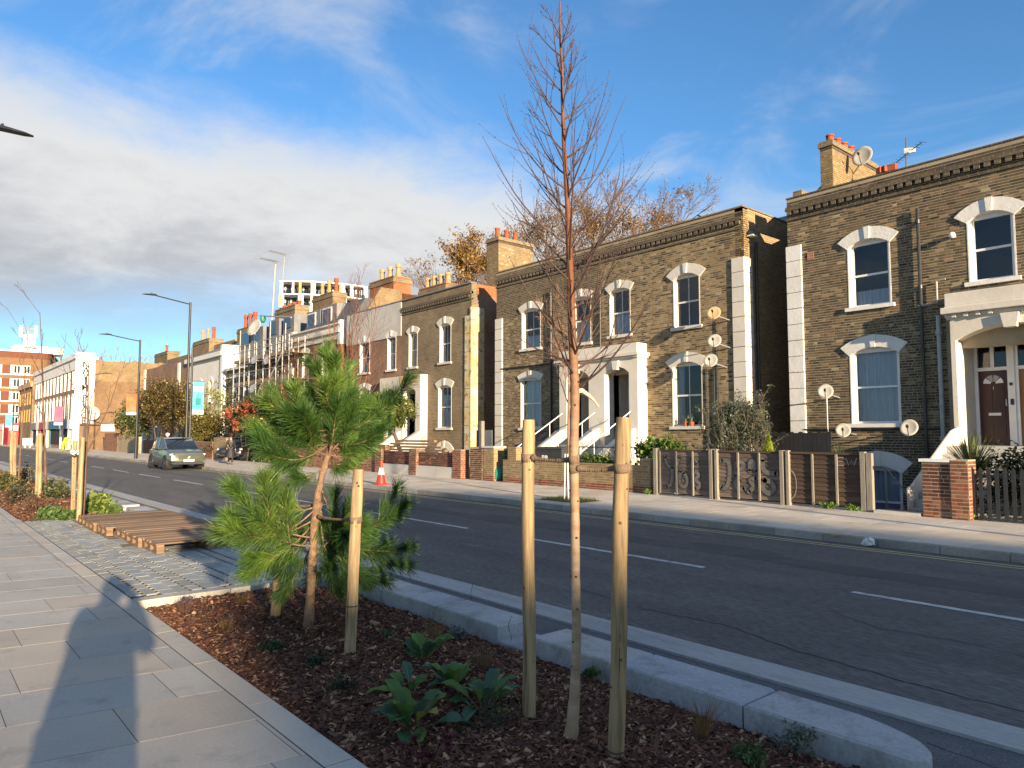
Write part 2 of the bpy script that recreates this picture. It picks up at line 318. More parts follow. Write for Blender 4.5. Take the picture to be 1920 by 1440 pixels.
mat('reflective', (0.75, 0.75, 0.75), (0.68, 0.68, 0.68), 2, 0.4)
mat('car_sage', (0.115, 0.125, 0.092), (0.105, 0.115, 0.086), 1, 0.25, metal=0.4, coat=1.0)
mat('car_black', (0.015, 0.017, 0.02), (0.012, 0.014, 0.016), 1, 0.22, metal=0.3, coat=1.0)
mat('car_glass', (0.015, 0.02, 0.028), (0.012, 0.016, 0.022), 1, 0.05, spec=0.9)
mat('tyre', (0.02, 0.02, 0.02), (0.03, 0.028, 0.026), 4, 0.85)
mat('rim', (0.10, 0.10, 0.10), (0.07, 0.07, 0.07), 4, 0.4, metal=0.7)
mat('headlamp', (0.75, 0.75, 0.72), (0.6, 0.6, 0.6), 10, 0.15, spec=0.8)
mat('bus_red', (0.55, 0.02, 0.02), (0.48, 0.02, 0.02), 1, 0.3)
mat('skin', (0.45, 0.27, 0.19), (0.40, 0.24, 0.17), 3, 0.6)
mat('black_cloth', (0.012, 0.012, 0.014), (0.02, 0.02, 0.022), 5, 0.6, 0.3, 20)
mat('hivis', (0.62, 0.85, 0.03), (0.52, 0.75, 0.03), 3, 0.7)
mat('hair', (0.03, 0.02, 0.012), (0.02, 0.014, 0.01), 9, 0.6)
mat('trousers', (0.05, 0.055, 0.07), (0.04, 0.042, 0.055), 4, 0.9)
mat('banner_blue', (0.06, 0.31, 0.43), (0.13, 0.38, 0.48), 1.2, 0.6)
mat('banner_orange', (0.42, 0.085, 0.02), (0.42, 0.17, 0.07), 1.5, 0.6)
mat('banner_pink', (0.48, 0.06, 0.13), (0.45, 0.10, 0.17), 1.5, 0.6)
mat('print_white', (0.75, 0.76, 0.74), (0.7, 0.7, 0.68), 1, 0.6)
mat('print_teal', (0.05, 0.35, 0.45), (0.05, 0.4, 0.5), 1, 0.6)
mat('letter_black', (0.02, 0.02, 0.02), (0.03, 0.03, 0.03), 1, 0.7)
mat('graffiti_silver', (0.17, 0.158, 0.142), (0.115, 0.104, 0.094), 2.4, 0.6, stretch=(1, 1, 6), contrast=(0.3, 0.6))
mat('graffiti_black', (0.035, 0.033, 0.032), (0.05, 0.046, 0.042), 3, 0.7)
mat('graffiti_white', (0.34, 0.34, 0.34), (0.2, 0.2, 0.2), 3, 0.7)
mat('birch_low', (0.46, 0.35, 0.235), (0.33, 0.21, 0.12), 2.2, 0.6, 0.3, 40, stretch=(3, 3, 7), grime=(3.5, (0.16, 0.09, 0.05), 0.66, 0.74), tint=True)
mat('twig', (0.055, 0.030, 0.023), (0.085, 0.048, 0.036), 5, 0.6, tint=True)
mat('pine_bark', (0.30, 0.19, 0.11), (0.17, 0.105, 0.065), 14, 0.9, 0.9, 60, contrast=(0.4, 0.6))
mat('bark', (0.15, 0.11, 0.08), (0.10, 0.07, 0.05), 6, 0.9, 0.6, 30, tint=True)
mat('pale_break', (0.60, 0.50, 0.36), (0.45, 0.37, 0.27), 12, 0.8)
mat('brown_grass', (0.30, 0.17, 0.07), (0.20, 0.11, 0.05), 20, 0.8, tint=True)
mat('flats_brick', (0.21, 0.118, 0.058), (0.18, 0.10, 0.05), 1, 0.9, 0.1, 8)
mat('flats_red', (0.16, 0.062, 0.036), (0.14, 0.05, 0.03), 1, 0.9)
mat('flats_band', (0.52, 0.34, 0.18), (0.45, 0.28, 0.15), 0.5, 0.9)
mat('blue_panel', (0.02, 0.09, 0.22), (0.02, 0.08, 0.18), 1, 0.5)
mat('red_panel', (0.42, 0.02, 0.04), (0.36, 0.02, 0.03), 1, 0.5)
mat('yellow_panel', (0.62, 0.56, 0.10), (0.6, 0.5, 0.1), 1, 0.5)
mat('grey_panel', (0.16, 0.17, 0.19), (0.13, 0.14, 0.16), 1, 0.5)
mat('ochre_panel', (0.50, 0.28, 0.08), (0.45, 0.25, 0.07), 1, 0.6)
mat('occluder_brick', (0.25, 0.16, 0.10), (0.20, 0.13, 0.08), 1, 0.9)
glassmat('glass')
glassmat('far_glass', (0.35, 0.4, 0.45), 0.5)
leafmat('pine_needle', (0.135, 0.215, 0.035), (0.070, 0.135, 0.030), 3, 0.45, 0.22)
leafmat('leaf', (1, 1, 1), (0.7, 0.7, 0.7), 3, 0.45, 0.3)
brickmat('brick_soot', (0.115, 0.085, 0.052), (0.06, 0.046, 0.032), (0.17, 0.14, 0.10))
brickmat('brick_dark', (0.205, 0.145, 0.075), (0.115, 0.078, 0.045), (0.30, 0.25, 0.17))
brickmat('brick_brown', (0.26, 0.135, 0.075), (0.19, 0.095, 0.055), (0.27, 0.2, 0.14))
brickmat('brick_stock', (0.235, 0.155, 0.072), (0.145, 0.092, 0.046), (0.25, 0.185, 0.11))
brickmat('brick_red', (0.36, 0.13, 0.06), (0.26, 0.085, 0.045), (0.34, 0.25, 0.17))
brickmat('brick_orange', (0.33, 0.095, 0.03), (0.23, 0.065, 0.025), (0.27, 0.16, 0.08))
brickmat('brick_navim', (0.20, 0.115, 0.056), (0.145, 0.082, 0.042), (0.22, 0.145, 0.085))

# ------------------------------------------------------------------ ground, road, pavements
def sheet(name, x0, x1, y0, y1, z, m, nx=1, ny=1, zf=None):
    b = MB(); X_ = [x0 + (x1 - x0) * i / nx for i in range(nx + 1)]; Y_ = [y0 + (y1 - y0) * j / ny for j in range(ny + 1)]
    vs = [(x, y, z if zf is None else zf(x, y)) for y in Y_ for x in X_]
    fs = [(j * (nx + 1) + i, j * (nx + 1) + i + 1, (j + 1) * (nx + 1) + i + 1, (j + 1) * (nx + 1) + i) for j in range(ny) for i in range(nx)]
    b.add(vs, fs); return b.build(name, m, None, 'structure', fixn=False)
sheet('ground', -1500, 1500, -1500, 1500, -1.35, M['earth'])
sheet('road', -420, 60, 5.35, 12.2, -0.12, M['asphalt'])
sheet('tarmac_strip', -60, 60, 1.95, 5.0, -0.128, M['fine_tarmac'])
sheet('near_side_ground', -420, 60, -60, -3.0, -0.03, M['fine_tarmac'])
sheet('far_lane_ground', -420, -60, 1.9, 5.35, -0.124, M['asphalt'])
sheet('pavement_base', -420, 30, 12.34, 17.2, -0.0012, M['joint'])
sheet('paving_base', -420, 30, -3.2, 1.9, -0.0012, M['joint'])
b = MB(); b.box(-60, 20, 4.985, 5.35, -0.2, -0.106); cs = b.build('concrete_strip', M['concrete'], None, 'structure')
# side street beyond the terrace and open ground behind the houses
sheet('garden_ground', -125, 30, 17.2, 60, -1.15, M['earth'])
# road marks
lm = MB()
def worn(bm, x0, x1, y, wd, z, seg=0.35, jag=0.006):
    n = max(2, int((x1 - x0) / seg)); A = []; B = []
    for i in range(n + 1):
        x = x0 + (x1 - x0) * i / n; j = rng.uniform(-jag, jag); A.append((x, y - wd / 2 + j, z)); B.append((x, y + wd / 2 + rng.uniform(-jag, jag), z))
    bm.strip(A, B)
marks = thing('lane_marking', 'broken white centre line painted along the dark road', 'road marking', (-20, 8.5, -0.116))
for k, (a, c_) in enumerate([(1.6, 5.1), (-3.89, -0.4), (-9.44, -5.9), (-15.0, -11.3), (-20.0, -16.6), (-25.5, -22.0), (-31, -27.4), (-36.5, -33), (-42, -38.5), (-47.5, -44), (-53, -49.5), (-58.5, -55), (-64, -60.5), (-70, -66.5), (-76, -72.5), (-82, -78.5), (-88, -84.5)]):
    q = MB(); worn(q, a, c_, 8.48, 0.105, -0.115, 0.12, 0.008); q.build('dash', M['road_paint'], marks)
marks2 = thing('double_yellow_line', 'double yellow line painted along the far kerb', 'road marking', (-20, 11.8, -0.116))
for yy in (11.68, 11.86):
    q = MB(); worn(q, -90, 12, yy, 0.06, -0.115, 0.2, 0.006); q.build('line', M['yellow_paint'], marks2)
for k, (x, y, a, c_, lab) in enumerate([(-11.0, 10.25, 1.9, 0.42, 'pale worn patch on the road beyond the centre line by the left stake'), (-6.6, 10.2, 0.9, 0.26, 'small pale patch on the road right of the wooden stakes'), (-15.6, 8.9, 1.2, 0.35, 'pale patch of road at the end of a white dash')]):
    q = MB(); n = 26; pts = [(x + a * math.cos(6.283 * i / n) * (0.8 + 0.3 * rng.random()), y + c_ * math.sin(6.283 * i / n) * (0.75 + 0.4 * rng.random()), -0.1165) for i in range(n)]
    q.add(pts, [tuple(range(n))]); tag(q.build('road_patch', M['asphalt_patch'], None), lab, 'road patch')

def setting(name):
    o = bpy.data.objects.new(name, None); C.objects.link(o); o['kind'] = 'structure'; WL[o] = Vector((0, 0, 0)); return o
def slabobj(cache, key, maker, name, m, parent, loc, rz=0.0):
    if key not in cache:
        o = maker().build(name, m, None); cache[key] = o.data; bpy.data.objects.remove(o)
    return link(name, cache[key], m, parent, None, None, loc, rz)
def crack(label, pts, wd=.012, z=-.1172):
    q = MB(); A = []; B = []; P = []
    for a, c_ in zip(pts[:-1], pts[1:]):
        n = max(2, int(math.hypot(c_[0] - a[0], c_[1] - a[1]) / .07)); P += [(a[0] + (c_[0] - a[0]) * i / n + rng.uniform(-.012, .012), a[1] + (c_[1] - a[1]) * i / n + rng.uniform(-.02, .02)) for i in range(n)]
    for p in P: w_ = wd * rng.uniform(.25, 1); A.append((p[0], p[1] - w_ / 2, z)); B.append((p[0], p[1] + w_ / 2, z))
    q.strip(A, B); tag(q.build('road_crack', M['letter_black'], None, fixn=False), label, 'road crack')
crack('long dark crack wandering along the near lane of the road', [(-6.2, 6.25), (-5.1, 6.0), (-4.0, 6.1), (-3.2, 5.85), (-2.4, 5.75), (-1.6, 5.7), (-.6, 5.8)], .022)
crack('fine crack in the road between the centre line and the near lane', [(-3.6, 7.4), (-3.0, 7.1), (-2.2, 7.2), (-1.4, 6.95)], .012)
crack('fine crack in the middle of the road behind the stakes', [(-12.5, 7.6), (-10.8, 7.3), (-9.1, 7.45), (-7.5, 7.2)], .02)
crack('crack in the tarmac strip by the rounded kerb end', [(-1.75, 4.72), (-1.1, 4.66), (-.5, 4.58), (.4, 4.62)], .02, -.1275)
q = MB(); q.strip([(x, 9.55 + .05 * math.sin(x * 1.7), -.1178) for x in np.arange(-40, 4, .4)], [(x, 10.1 + .06 * math.sin(x * 1.1), -.1178) for x in np.arange(-40, 4, .4)]); tag(q.build('trench_patch', M['asphalt_patch'], None, fixn=False), 'long faint strip of older tarmac along the far lane', 'road patch')
# near pavement: york stone slabs in skewed courses, edging stones along the bed
SK = 0.16
pav = setting('near_pavement')
def chunk(poly, z0, z1, e=0.006, t=(1, 1, 1)):
    b = MB(); cxm = sum(p[0] for p in poly) / len(poly); cym = sum(p[1] for p in poly) / len(poly); n = len(poly)
    ins = [(p[0] + (cxm - p[0]) * e / max(0.05, math.hypot(p[0] - cxm, p[1] - cym)) * 1.3, p[1] + (cym - p[1]) * e / max(0.05, math.hypot(p[0] - cxm, p[1] - cym)) * 1.3) for p in poly]
    vs = [(p[0], p[1], z0) for p in poly] + [(p[0], p[1], z1 - e) for p in poly] + [(p[0], p[1], z1) for p in ins]
    fs = [(i, (i + 1) % n, (i + 1) % n + n, i + n) for i in range(n)] + [(i + n, (i + 1) % n + n, (i + 1) % n + 2 * n, i + 2 * n) for i in range(n)] + [tuple(2 * n + i for i in range(n))]
    b.add(vs, fs, t); return b
def stone_tint(base=(1, 1, 1), v=0.10, warm=0.05):
    k = 1 + rng.uniform(-v, v); wv = rng.uniform(-warm, warm); return (base[0] * k * (1 + wv), base[1] * k, base[2] * k * (1 - wv))
cnt = 0; far = MB(); x = 1.4; row = 0
while x > -60:
    y = 1.728 - (0.0 if row % 3 else 0.45) - rng.uniform(0, 0.3); segs = [1.728]
    while y > -3.2: segs.append(y); y -= rng.choice((0.9, 0.9, 0.75, 1.2))
    for a, c_ in zip(segs[:-1], segs[1:]):
        g = 0.0028; x1 = x - g; x0 = x - 0.64 + g
        def sx(xx, yy): return xx + SK * (yy - 1.73)
        y1, y0 = a - g, c_ + g; poly = [(sx(x0, y0), y0), (sx(x1, y0), y0), (sx(x1, y1), y1), (sx(x0, y1), y1)]
        P = proj(((x0 + x1) / 2, (y0 + y1) / 2, 0)); t = stone_tint(v=0.085); dz = rng.uniform(-0.0004, 0.0004)
        if P and -150 < P[0] < 2000 and P[1] < 1650 and cnt < 230 and x > -30:
            chunk(poly, -0.05, dz, 0.0002, t).build('paving_slab', M['york_stone'], pav); cnt += 1
        else:
            q = chunk(poly, -0.05, dz, 0.0002, t); far.add(q.v, q.f, t)
    x -= 0.64; row += 1
far.build('paving_slab', M['york_stone'], pav, 'stuff')
x = 0.8; k = 0; efar = MB()
while x > -62:
    l_ = 1.08; y1 = 1.90 if x > -17.5 else 1.87
    poly = [(x - l_ + 0.004, 1.736), (x - 0.004, 1.736), (x - 0.004, y1), (x - l_ + 0.004, y1)]; t = stone_tint((1.08, 1.07, 1.05), 0.08)
    q = chunk(poly, -0.16, 0.001, 0.0004, t)
    if x > -30: q.build('edging_stone', M['york_stone'], pav)
    else: efar.add(q.v, q.f, t)
    x -= l_
efar.build('edging_stone', M['york_stone'], pav, 'stuff')
q = MB(); q.box(-420, -60, -3.2, 1.9, -0.1, 0.0); q.build('distant_paving', M['york_stone'], pav)
# far pavement flags and its kerb
fp = setting('far_pavement')
cand = []; row = 0; y = 12.345
while y < 16.9:
    x = 6.0 - (0.45 if row % 2 else 0)
    while x > -75:
        cand.append((x - 0.9, x, y, min(y + 0.6, 16.95))); x -= 0.9
    y += 0.6; row += 1
def psize(c_):
    P = proj(((c_[0] + c_[1]) / 2, (c_[2] + c_[3]) / 2, 0)); return -1 if (not P or P[0] > 1990 or P[0] < -20) else 1 / P[2]
cand.sort(key=psize, reverse=True); rest = MB()
for i, (x0, x1, y0, y1) in enumerate(cand):
    if x0 < -13.9 < x1 + 0.9 and False: continue
    g = 0.004; poly = [(x0 + g, y0 + g), (x1 - g, y0 + g), (x1 - g, y1 - g), (x0 + g, y1 - g)]; t = stone_tint(v=0.12); dz = rng.uniform(-0.0005, 0.0005)
    q = chunk(poly, -0.05, dz, 0.0002, t)
    if i < 280: q.build('flagstone', M['flagstone'], fp)
    else: rest.add(q.v, q.f, t)
rest.build('flagstone', M['flagstone'], fp, 'stuff')
q = MB(); q.box(-420, -75, 12.34, 17.0, -0.1, 0.0); q.build('distant_flagging', M['flagstone'], fp)
fk = setting('far_kerb'); x = 4.0; kf = MB()
while x > -150:
    g = 0.006; t = stone_tint((1, 1, 1), 0.14); poly = [(x - 0.915 + g, 12.2), (x - g, 12.2), (x - g, 12.34), (x - 0.915 + g, 12.34)]; q = chunk(poly, -0.2, 0.004, 0.012, t)
    if x > -60: q.build('kerbstone', M['old_kerb'], fk)
    else: kf.add(q.v, q.f, t)
    x -= 0.915
kf.build('kerbstone', M['old_kerb'], fk, 'stuff')
# near kerb: big granite blocks, raised above the road, with dropped gaps
nk = setting('near_kerb')
def block(x0, x1, z1, t, end=None):
    if end:
        poly = [(x0, 4.05), (x0, 4.45)]; n = 10
        for i in range(1, n + 1):
            a = math.pi / 2 * i / n; poly.append((x1 - 0.62 + 0.62 * math.sin(a), 4.13 + 0.32 * math.cos(a)))
        poly += [(x1 - 0.0, 4.10), (x1 - 0.06, 4.05)]; poly = poly[::-1]
    else: poly = [(x0, 4.05), (x1, 4.05), (x1, 4.45), (x0, 4.45)]
    return chunk(poly, -0.28, z1, 0.014, t)
block(-2.55, -1.52, 0.035, (1.05, 1.07, 1.1), True).build('granite_block', M['granite'], nk)
gaps = [(-4.95, -4.52), (-9.3, -8.9), (-12.3, -11.8), (-15.7, -15.2), (-19.0, -18.5), (-22.3, -21.8), (-25.6, -25.1), (-29, -28.5), (-33, -32.5), (-37, -36.5), (-41, -40.5)]
x = -2.56
while x > -60:
    nxt = x - 1.0
    for ga, gb in gaps:
        if abs(x - gb) < 0.02: nxt = ga; break
        if nxt < gb < x - 0.02: nxt = gb
    ing = any(abs(x - gb) < 0.02 for ga, gb in gaps)
    block(nxt + 0.004, x - 0.004, -0.085 if ing else 0.035, stone_tint((1.02, 1.04, 1.07), 0.07)).build('granite_block', M['granite'], nk); x = nxt
# bed surface: mounded soil and bark mulch
def bedz(x, y):
    e = min(1.0, max(0.0, (y - 1.9) / 0.5)); e2 = min(1.0, max(0.0, (4.05 - y) / 0.7))
    return -0.035 - 0.03 * (1 - e) - 0.095 * (1 - e2) + 0.022 * (vn(x * 2.2, y * 2.2) - 0.5) + 0.018 * (vn(x * 7, y * 7) - 0.5) - (0.04 if -8.6 < x < -8.0 else 0)
sheet('mulch_bed', -8.12, -1.5, 1.90, 4.06, 0, M['soil'], 66, 24, bedz)
sheet('far_mulch_bed', -60, -17.1, 1.87, 4.06, 0, M['soil'], 200, 14, bedz)
q = MB(); q.box(-1.52, -1.40, 1.95, 4.05, -0.2, -0.10); tag(q.build('bed_edging', M['concrete'], None, 'structure'), 'edge', 'kerb')
del bpy.context.scene.objects['bed_edging']['category'], bpy.context.scene.objects['bed_edging']['label']
def chips(name, x0, x1, n, smin, smax):
    X_ = nr.uniform(x0, x1, n); Y_ = nr.uniform(1.905, 4.03, n)
    if x0 > -9: X_ = x1 - (x1 - x0) * nr.power(0.72, n); X_ = x1 + (X_ - x1) * 1.0; X_ = np.where(nr.random(n) < 0.75, x1 - (x1 - x0) * nr.random(n) ** 1.25, X_)
    Z = np.array([bedz(a, b) for a, b in zip(X_, Y_)]) + nr.uniform(0.000, 0.014, n)
    Ls = nr.uniform(smin, smax, n) * np.where(nr.random(n) < 0.12, 1.7, 1); W = Ls * nr.uniform(0.22, 0.55, n); T = nr.uniform(0.002, 0.006, n)
    a = nr.uniform(0, 2 * np.pi, n); ti = nr.normal(0, 0.32, n); ro = nr.normal(0, 0.4, n)
    ca, sa, ct, st, cr, sr = np.cos(a), np.sin(a), np.cos(ti), np.sin(ti), np.cos(ro), np.sin(ro)
    ex = np.stack([ca * ct, sa * ct, st], 1); ez0 = np.stack([-ca * st, -sa * st, ct], 1); ey0 = np.stack([-sa, ca, 0 * a], 1)
    ey = ey0 * cr[:, None] + ez0 * sr[:, None]; ez = np.cross(ex, ey); P = np.stack([X_, Y_, Z], 1)[:, None, :]
    tp = nr.uniform(0.3, 1.0, n)
    q = []
    for sx_, sy_, sz_ in ((-1, -1, -1), (1, -1, -1), (1, 1, -1), (-1, 1, -1), (-1, -1, 1), (1, -1, 1), (1, 1, 1), (-1, 1, 1)):
        k_ = np.where(sx_ > 0, tp, 1.0); q.append(ex * (sx_ * Ls / 2)[:, None] + ey * (sy_ * W / 2 * k_)[:, None] + ez * (sz_ * T / 2)[:, None])
    V = (np.stack(q, 1) + P).reshape(-1, 3); base = (np.arange(n) * 8)[:, None, None]
    Fq = (np.array([(4, 5, 6, 7), (0, 1, 5, 4), (1, 2, 6, 5), (2, 3, 7, 6), (3, 0, 4, 7)])[None] + base).reshape(-1, 4)
    pal = np.array([(0.060, 0.026, 0.016), (0.085, 0.038, 0.022), (0.045, 0.020, 0.013), (0.12, 0.055, 0.03), (0.17, 0.10, 0.058), (0.32, 0.21, 0.12), (0.09, 0.05, 0.035)])
    ix = nr.choice(7, n, p=[.20, .24, .16, .14, .12, .085, .055]); tn = pal[ix] * nr.uniform(0.75, 1.25, (n, 1)) * np.array([1.5, 1.36, 1.3])
    o = npmesh(name, V, Fq, M['chip'], None, 'stuff', np.repeat(tn, 5, 0)); return o
tag(chips('bark_mulch', -8.15, -1.55, 42000, 0.018, 0.055), 'reddish brown bark mulch covering the near planting bed', 'mulch')
tag(chips('bark_mulch', -45, -17.15, 26000, 0.03, 0.085), 'reddish brown bark mulch under the staked trees of the far bed', 'mulch')

# paved pad with slotted setts between the beds
pad = setting('sett_pad')
q = MB(); q.box(-17.08, -8.32, 1.905, 4.04, -0.2, -0.012); q.build('bedding', M['joint'], pad)
cnt = 0; sf = MB(); nub = MB(); deb = MB(); ry = 1.93; row = 0
while ry < 3.98:
    wd = 0.105 if row % 3 != 2 else 0.15; x = -8.34 - rng.uniform(0, 0.2)
    while x > -17.0:
        l_ = rng.choice((0.24, 0.3, 0.36, 0.42)); x1 = max(x - l_, -17.06); t = stone_tint((1, 1, 1), 0.13, 0.03)
        if 2.55 < ry < 2.8 and x < -12 and rng.random() < 0.8: t = (0.55, 0.46, 0.36)
        q = chunk([(x1 + 0.004, ry), (x - 0.004, ry), (x - 0.004, ry + wd), (x1 + 0.004, ry + wd)], -0.06, rng.uniform(-0.002, 0.002), 0.005, t)
        if cnt < 290 and x > -13.5: q.build('sett', M['sett_stone'], pad); cnt += 1
        else: sf.add(q.v, q.f, t)
        x = x1
    x = -8.36
    if row % 3 != 2:
        while x > -17:
            nub.box(x - 0.035, x, ry + wd + 0.004, ry + wd + 0.036, -0.05, -0.004 + rng.uniform(-0.004, 0.001), stone_tint((.72, .68, .6), 0.3))
            if rng.random() < 0.5: deb.cbox((x - 0.045, ry + wd + 0.02, -0.01), (0.012, 0.006, 0.003), rng.uniform(0, 3), t=rng.choice(((0.18, 0.08, 0.04), (0.1, 0.05, 0.03), (0.3, 0.2, 0.12))))
            x -= 0.14
    ry += wd + (0.042 if row % 3 != 2 else 0.006); row += 1
sf.build('sett', M['sett_stone'], pad, 'stuff'); nub.build('joint_spacer', M['sett_stone'], pad, 'stuff'); deb.build('debris', M['chip'], pad, 'stuff')
for i, (a, c_) in enumerate(((1.905, 2.85), (2.858, 3.45), (3.456, 4.04))):
    q = chunk([(-8.32, a), (-8.15, a), (-8.15, c_), (-8.32, c_)], -0.26, 0.006, 0.012, (1.18, 1.1, 0.95)); q.build('end_kerb', M['granite'], pad)

# ------------------------------------------------------------------ brickwork, windows, arches
BR = {}
def brick_mesh(w_, variant, pal, h=0.062):
    key = (round(w_, 3), variant, id(pal))
    if key not in BR:
        b = MB(); j = lambda: rng.uniform(-0.0002, 0.0002)
        x0, x1 = -w_ / 2, w_ / 2; d = 0.004; e = 0.0012
        b.add([(x0, 0, -h / 2), (x1, 0, -h / 2), (x1, 0, h / 2), (x0, 0, h / 2), (x0 + e + j() / 2, -d, -h / 2 + e), (x1 - e, -d + j(), -h / 2 + e), (x1 - e + j() / 2, -d, h / 2 - e), (x0 + e, -d, h / 2 - e)],
              [(4, 5, 6, 7), (0, 1, 5, 4), (1, 2, 6, 5), (2, 3, 7, 6), (3, 0, 4, 7)], pal[variant])
        o = b.build('brick', M['brick'], None, fixn=False); BR[key] = o.data; bpy.data.objects.remove(o)
    return BR[key]
def brickwork(parent, org, u, L, z0, z1, holes, palf, nind, name='brick', proud=0.0, h=0.075, bond='flemish', bw=0.225, wl=1.0, jt=0.015):
    """org: (x,y) of the wall's start, u: unit direction along it; outward normal = (u.y,-u.x). palf(u,z)->(tint, variant list)"""
    ux, uy = u; nx, ny = uy, -ux; items = []
    nz = int((z1 - z0) / h + 0.01)
    for k in range(nz):
        z = z0 + (k + 0.5) * h; cuts = sorted([c for f in holes for c in f(z)]); s = -0.3 + (0.0 if k % 2 else 0.168 if bond == 'flemish' else bw / 2) + rng.uniform(-.035, .035); i = 0
        free = []; a = 0.0
        for c0, c1 in cuts:
            if c0 > a: free.append((a, c0))
            a = max(a, c1)
        if a < L: free.append((a, L))
        while s < L:
            wd = (bw if rng.random() < .68 else bw / 2) if bond == 'flemish' else bw
            for a, c_ in free:
                e0, e1 = max(s, a), min(s + wd, c_)
                if e1 - e0 > 0.03: items.append(((e0 + e1) / 2, z, e1 - e0 - jt, abs(e1 - e0 - wd) < 1e-6))
            s += wd; i += 1
    def P3(uu, z): return (org[0] + ux * uu + nx * proud, org[1] + uy * uu + ny * proud, z)
    full = []
    if nind:
        for idx, it in enumerate(items):
            if it[3]:
                P = proj(P3(it[0], it[1]))
                if P and 0 < P[0] < 1920 and 0 < P[1] < 1440: full.append((P[2], idx))
        full.sort(); full = set(i for _, i in full[:nind])
    V = []; T = []; rzv = math.atan2(uy, ux); e = 0.0012; n = 0
    J = nr.uniform(-1, 1, (len(items), 4))
    for idx, (uu, z, wd, fl) in enumerate(items):
        pal, vi = palf(uu, z)
        if full and idx in full:
            lc = P3(uu, z); o = link(name, brick_mesh(wd, vi, pal, h - 0.016), None, parent, None, None, lc, rzv); continue
        d = 0.004 + 0.0015 * J[idx, 0] + proud; hh = (h - 0.016) / 2; x0, x1 = uu - wd / 2, uu + wd / 2; zz = z + 0.0015 * J[idx, 1]
        for (a, c_, q) in ((x0, zz - hh, proud), (x1, zz - hh, proud), (x1, zz + hh, proud), (x0, zz + hh, proud), (x0 + e, zz - hh + e, d), (x1 - e, zz - hh + e, d + 0.0001 * J[idx, 2]), (x1 - e, zz + hh - e, d), (x0 + e, zz + hh - e, d + 0.0001 * J[idx, 3])):
            V.append((org[0] + ux * a + nx * q, org[1] + uy * a + ny * q, c_))
        T.extend([pal[vi]] * 5); n += 1
    if n:
        base = (np.arange(n) * 8)[:, None, None]; Fq = (np.array([(4, 5, 6, 7), (0, 1, 5, 4), (1, 2, 6, 5), (2, 3, 7, 6), (3, 0, 4, 7)])[None] + base).reshape(-1, 4)
        npmesh(name, V, Fq, M['brick'], parent, 'stuff', np.array(T))
def backing(parent, org, u, L, z0, z1, rects, m, thick=0.25, name='wall'):
    """solid wall slab with rectangular openings"""
    ux, uy = u; nx, ny = uy, -ux; b = MB(); us = sorted(set([0, L] + [min(max(q, 0), L) for r_ in rects for q in r_[:2]]))
    def bx(a, c_, e0, e1):
        vs = [(org[0] + ux * p - nx * d, org[1] + uy * p - ny * d, z) for z in (e0, e1) for p, d in ((a, 0), (c_, 0), (c_, thick), (a, thick))]
        b.add(vs, [(0, 3, 2, 1), (4, 5, 6, 7), (0, 1, 5, 4), (1, 2, 6, 5), (2, 3, 7, 6), (3, 0, 4, 7)])
    for a, c_ in zip(us[:-1], us[1:]):
        if c_ - a < 1e-4: continue
        md = (a + c_) / 2; cs_ = sorted([(r_[2], r_[3]) for r_ in rects if r_[0] < md < r_[1]]); z = z0
        for r0, r1 in cs_:
            if r0 > z: bx(a, c_, z, r0)
            z = max(z, r1)
        if z < z1: bx(a, c_, z, z1)
    return b.build(name, m, parent)
def sector(uc, zc_, r1, r2, a0, a1, n=12):
    return [(uc + r2 * math.sin(a0 + (a1 - a0) * i / n), zc_ + r2 * math.cos(a0 + (a1 - a0) * i / n)) for i in range(n + 1)] + [(uc + r1 * math.sin(a1 + (a0 - a1) * i / n), zc_ + r1 * math.cos(a1 + (a0 - a1) * i / n)) for i in range(n + 1)]
def archband(b, uc, zs, w_, rise, bt, yf, yb, n=12, ear=0.06, key=True, keyb=None, t=(1, 1, 1)):
    r1 = (w_ * w_ / 4 + rise * rise) / (2 * rise); a = math.asin(min(1, w_ / 2 / r1)) + (0 if rise < w_ / 2 * 0.98 else 0.0); zc_ = zs + rise - r1; r2 = r1 + bt
    a2 = a + ear / r2
    b.prism(sector(uc, zc_, r1, r2, -a, a, n), yf, yb, 'y', t)
    for s_ in (-1, 1):
        b.prism([(uc + s_ * r1 * math.sin(a), zc_ + r1 * math.cos(a)), (uc + s_ * r2 * math.sin(a), zc_ + r2 * math.cos(a)), (uc + s_ * r2 * math.sin(a2), zc_ + r2 * math.cos(a2))][::s_], yf, yb, 'y', t)
    if key:
        k = 0.07; (keyb or b).prism([(uc - k * 0.8, zc_ + r1 - 0.006), (uc + k * 0.8, zc_ + r1 - 0.006), (uc + k * 1.2, zc_ + r2 + 0.006), (uc - k * 1.2, zc_ + r2 + 0.006)], yf - 0.035, yb, 'y', t)
    return r1, zc_
def holef(x0, uc, w_, z0, z1, rise=0.0, pad_=0.0):
    def f(z):
        if z < z0 or z > z1 + rise + pad_: return []
        if z <= z1: hw = w_ / 2
        else:
            r1 = (w_ * w_ / 4 + rise * rise) / (2 * rise) if rise else 0; zc_ = z1 + rise - r1
            rr = r1 + pad_; q = rr * rr - (z - zc_) ** 2; hw = min(w_ / 2 + pad_ * 0.75, math.sqrt(q)) if q > 0 else 0
        return [(uc - hw - x0, uc + hw - x0)] if hw > 0 else []
    return f
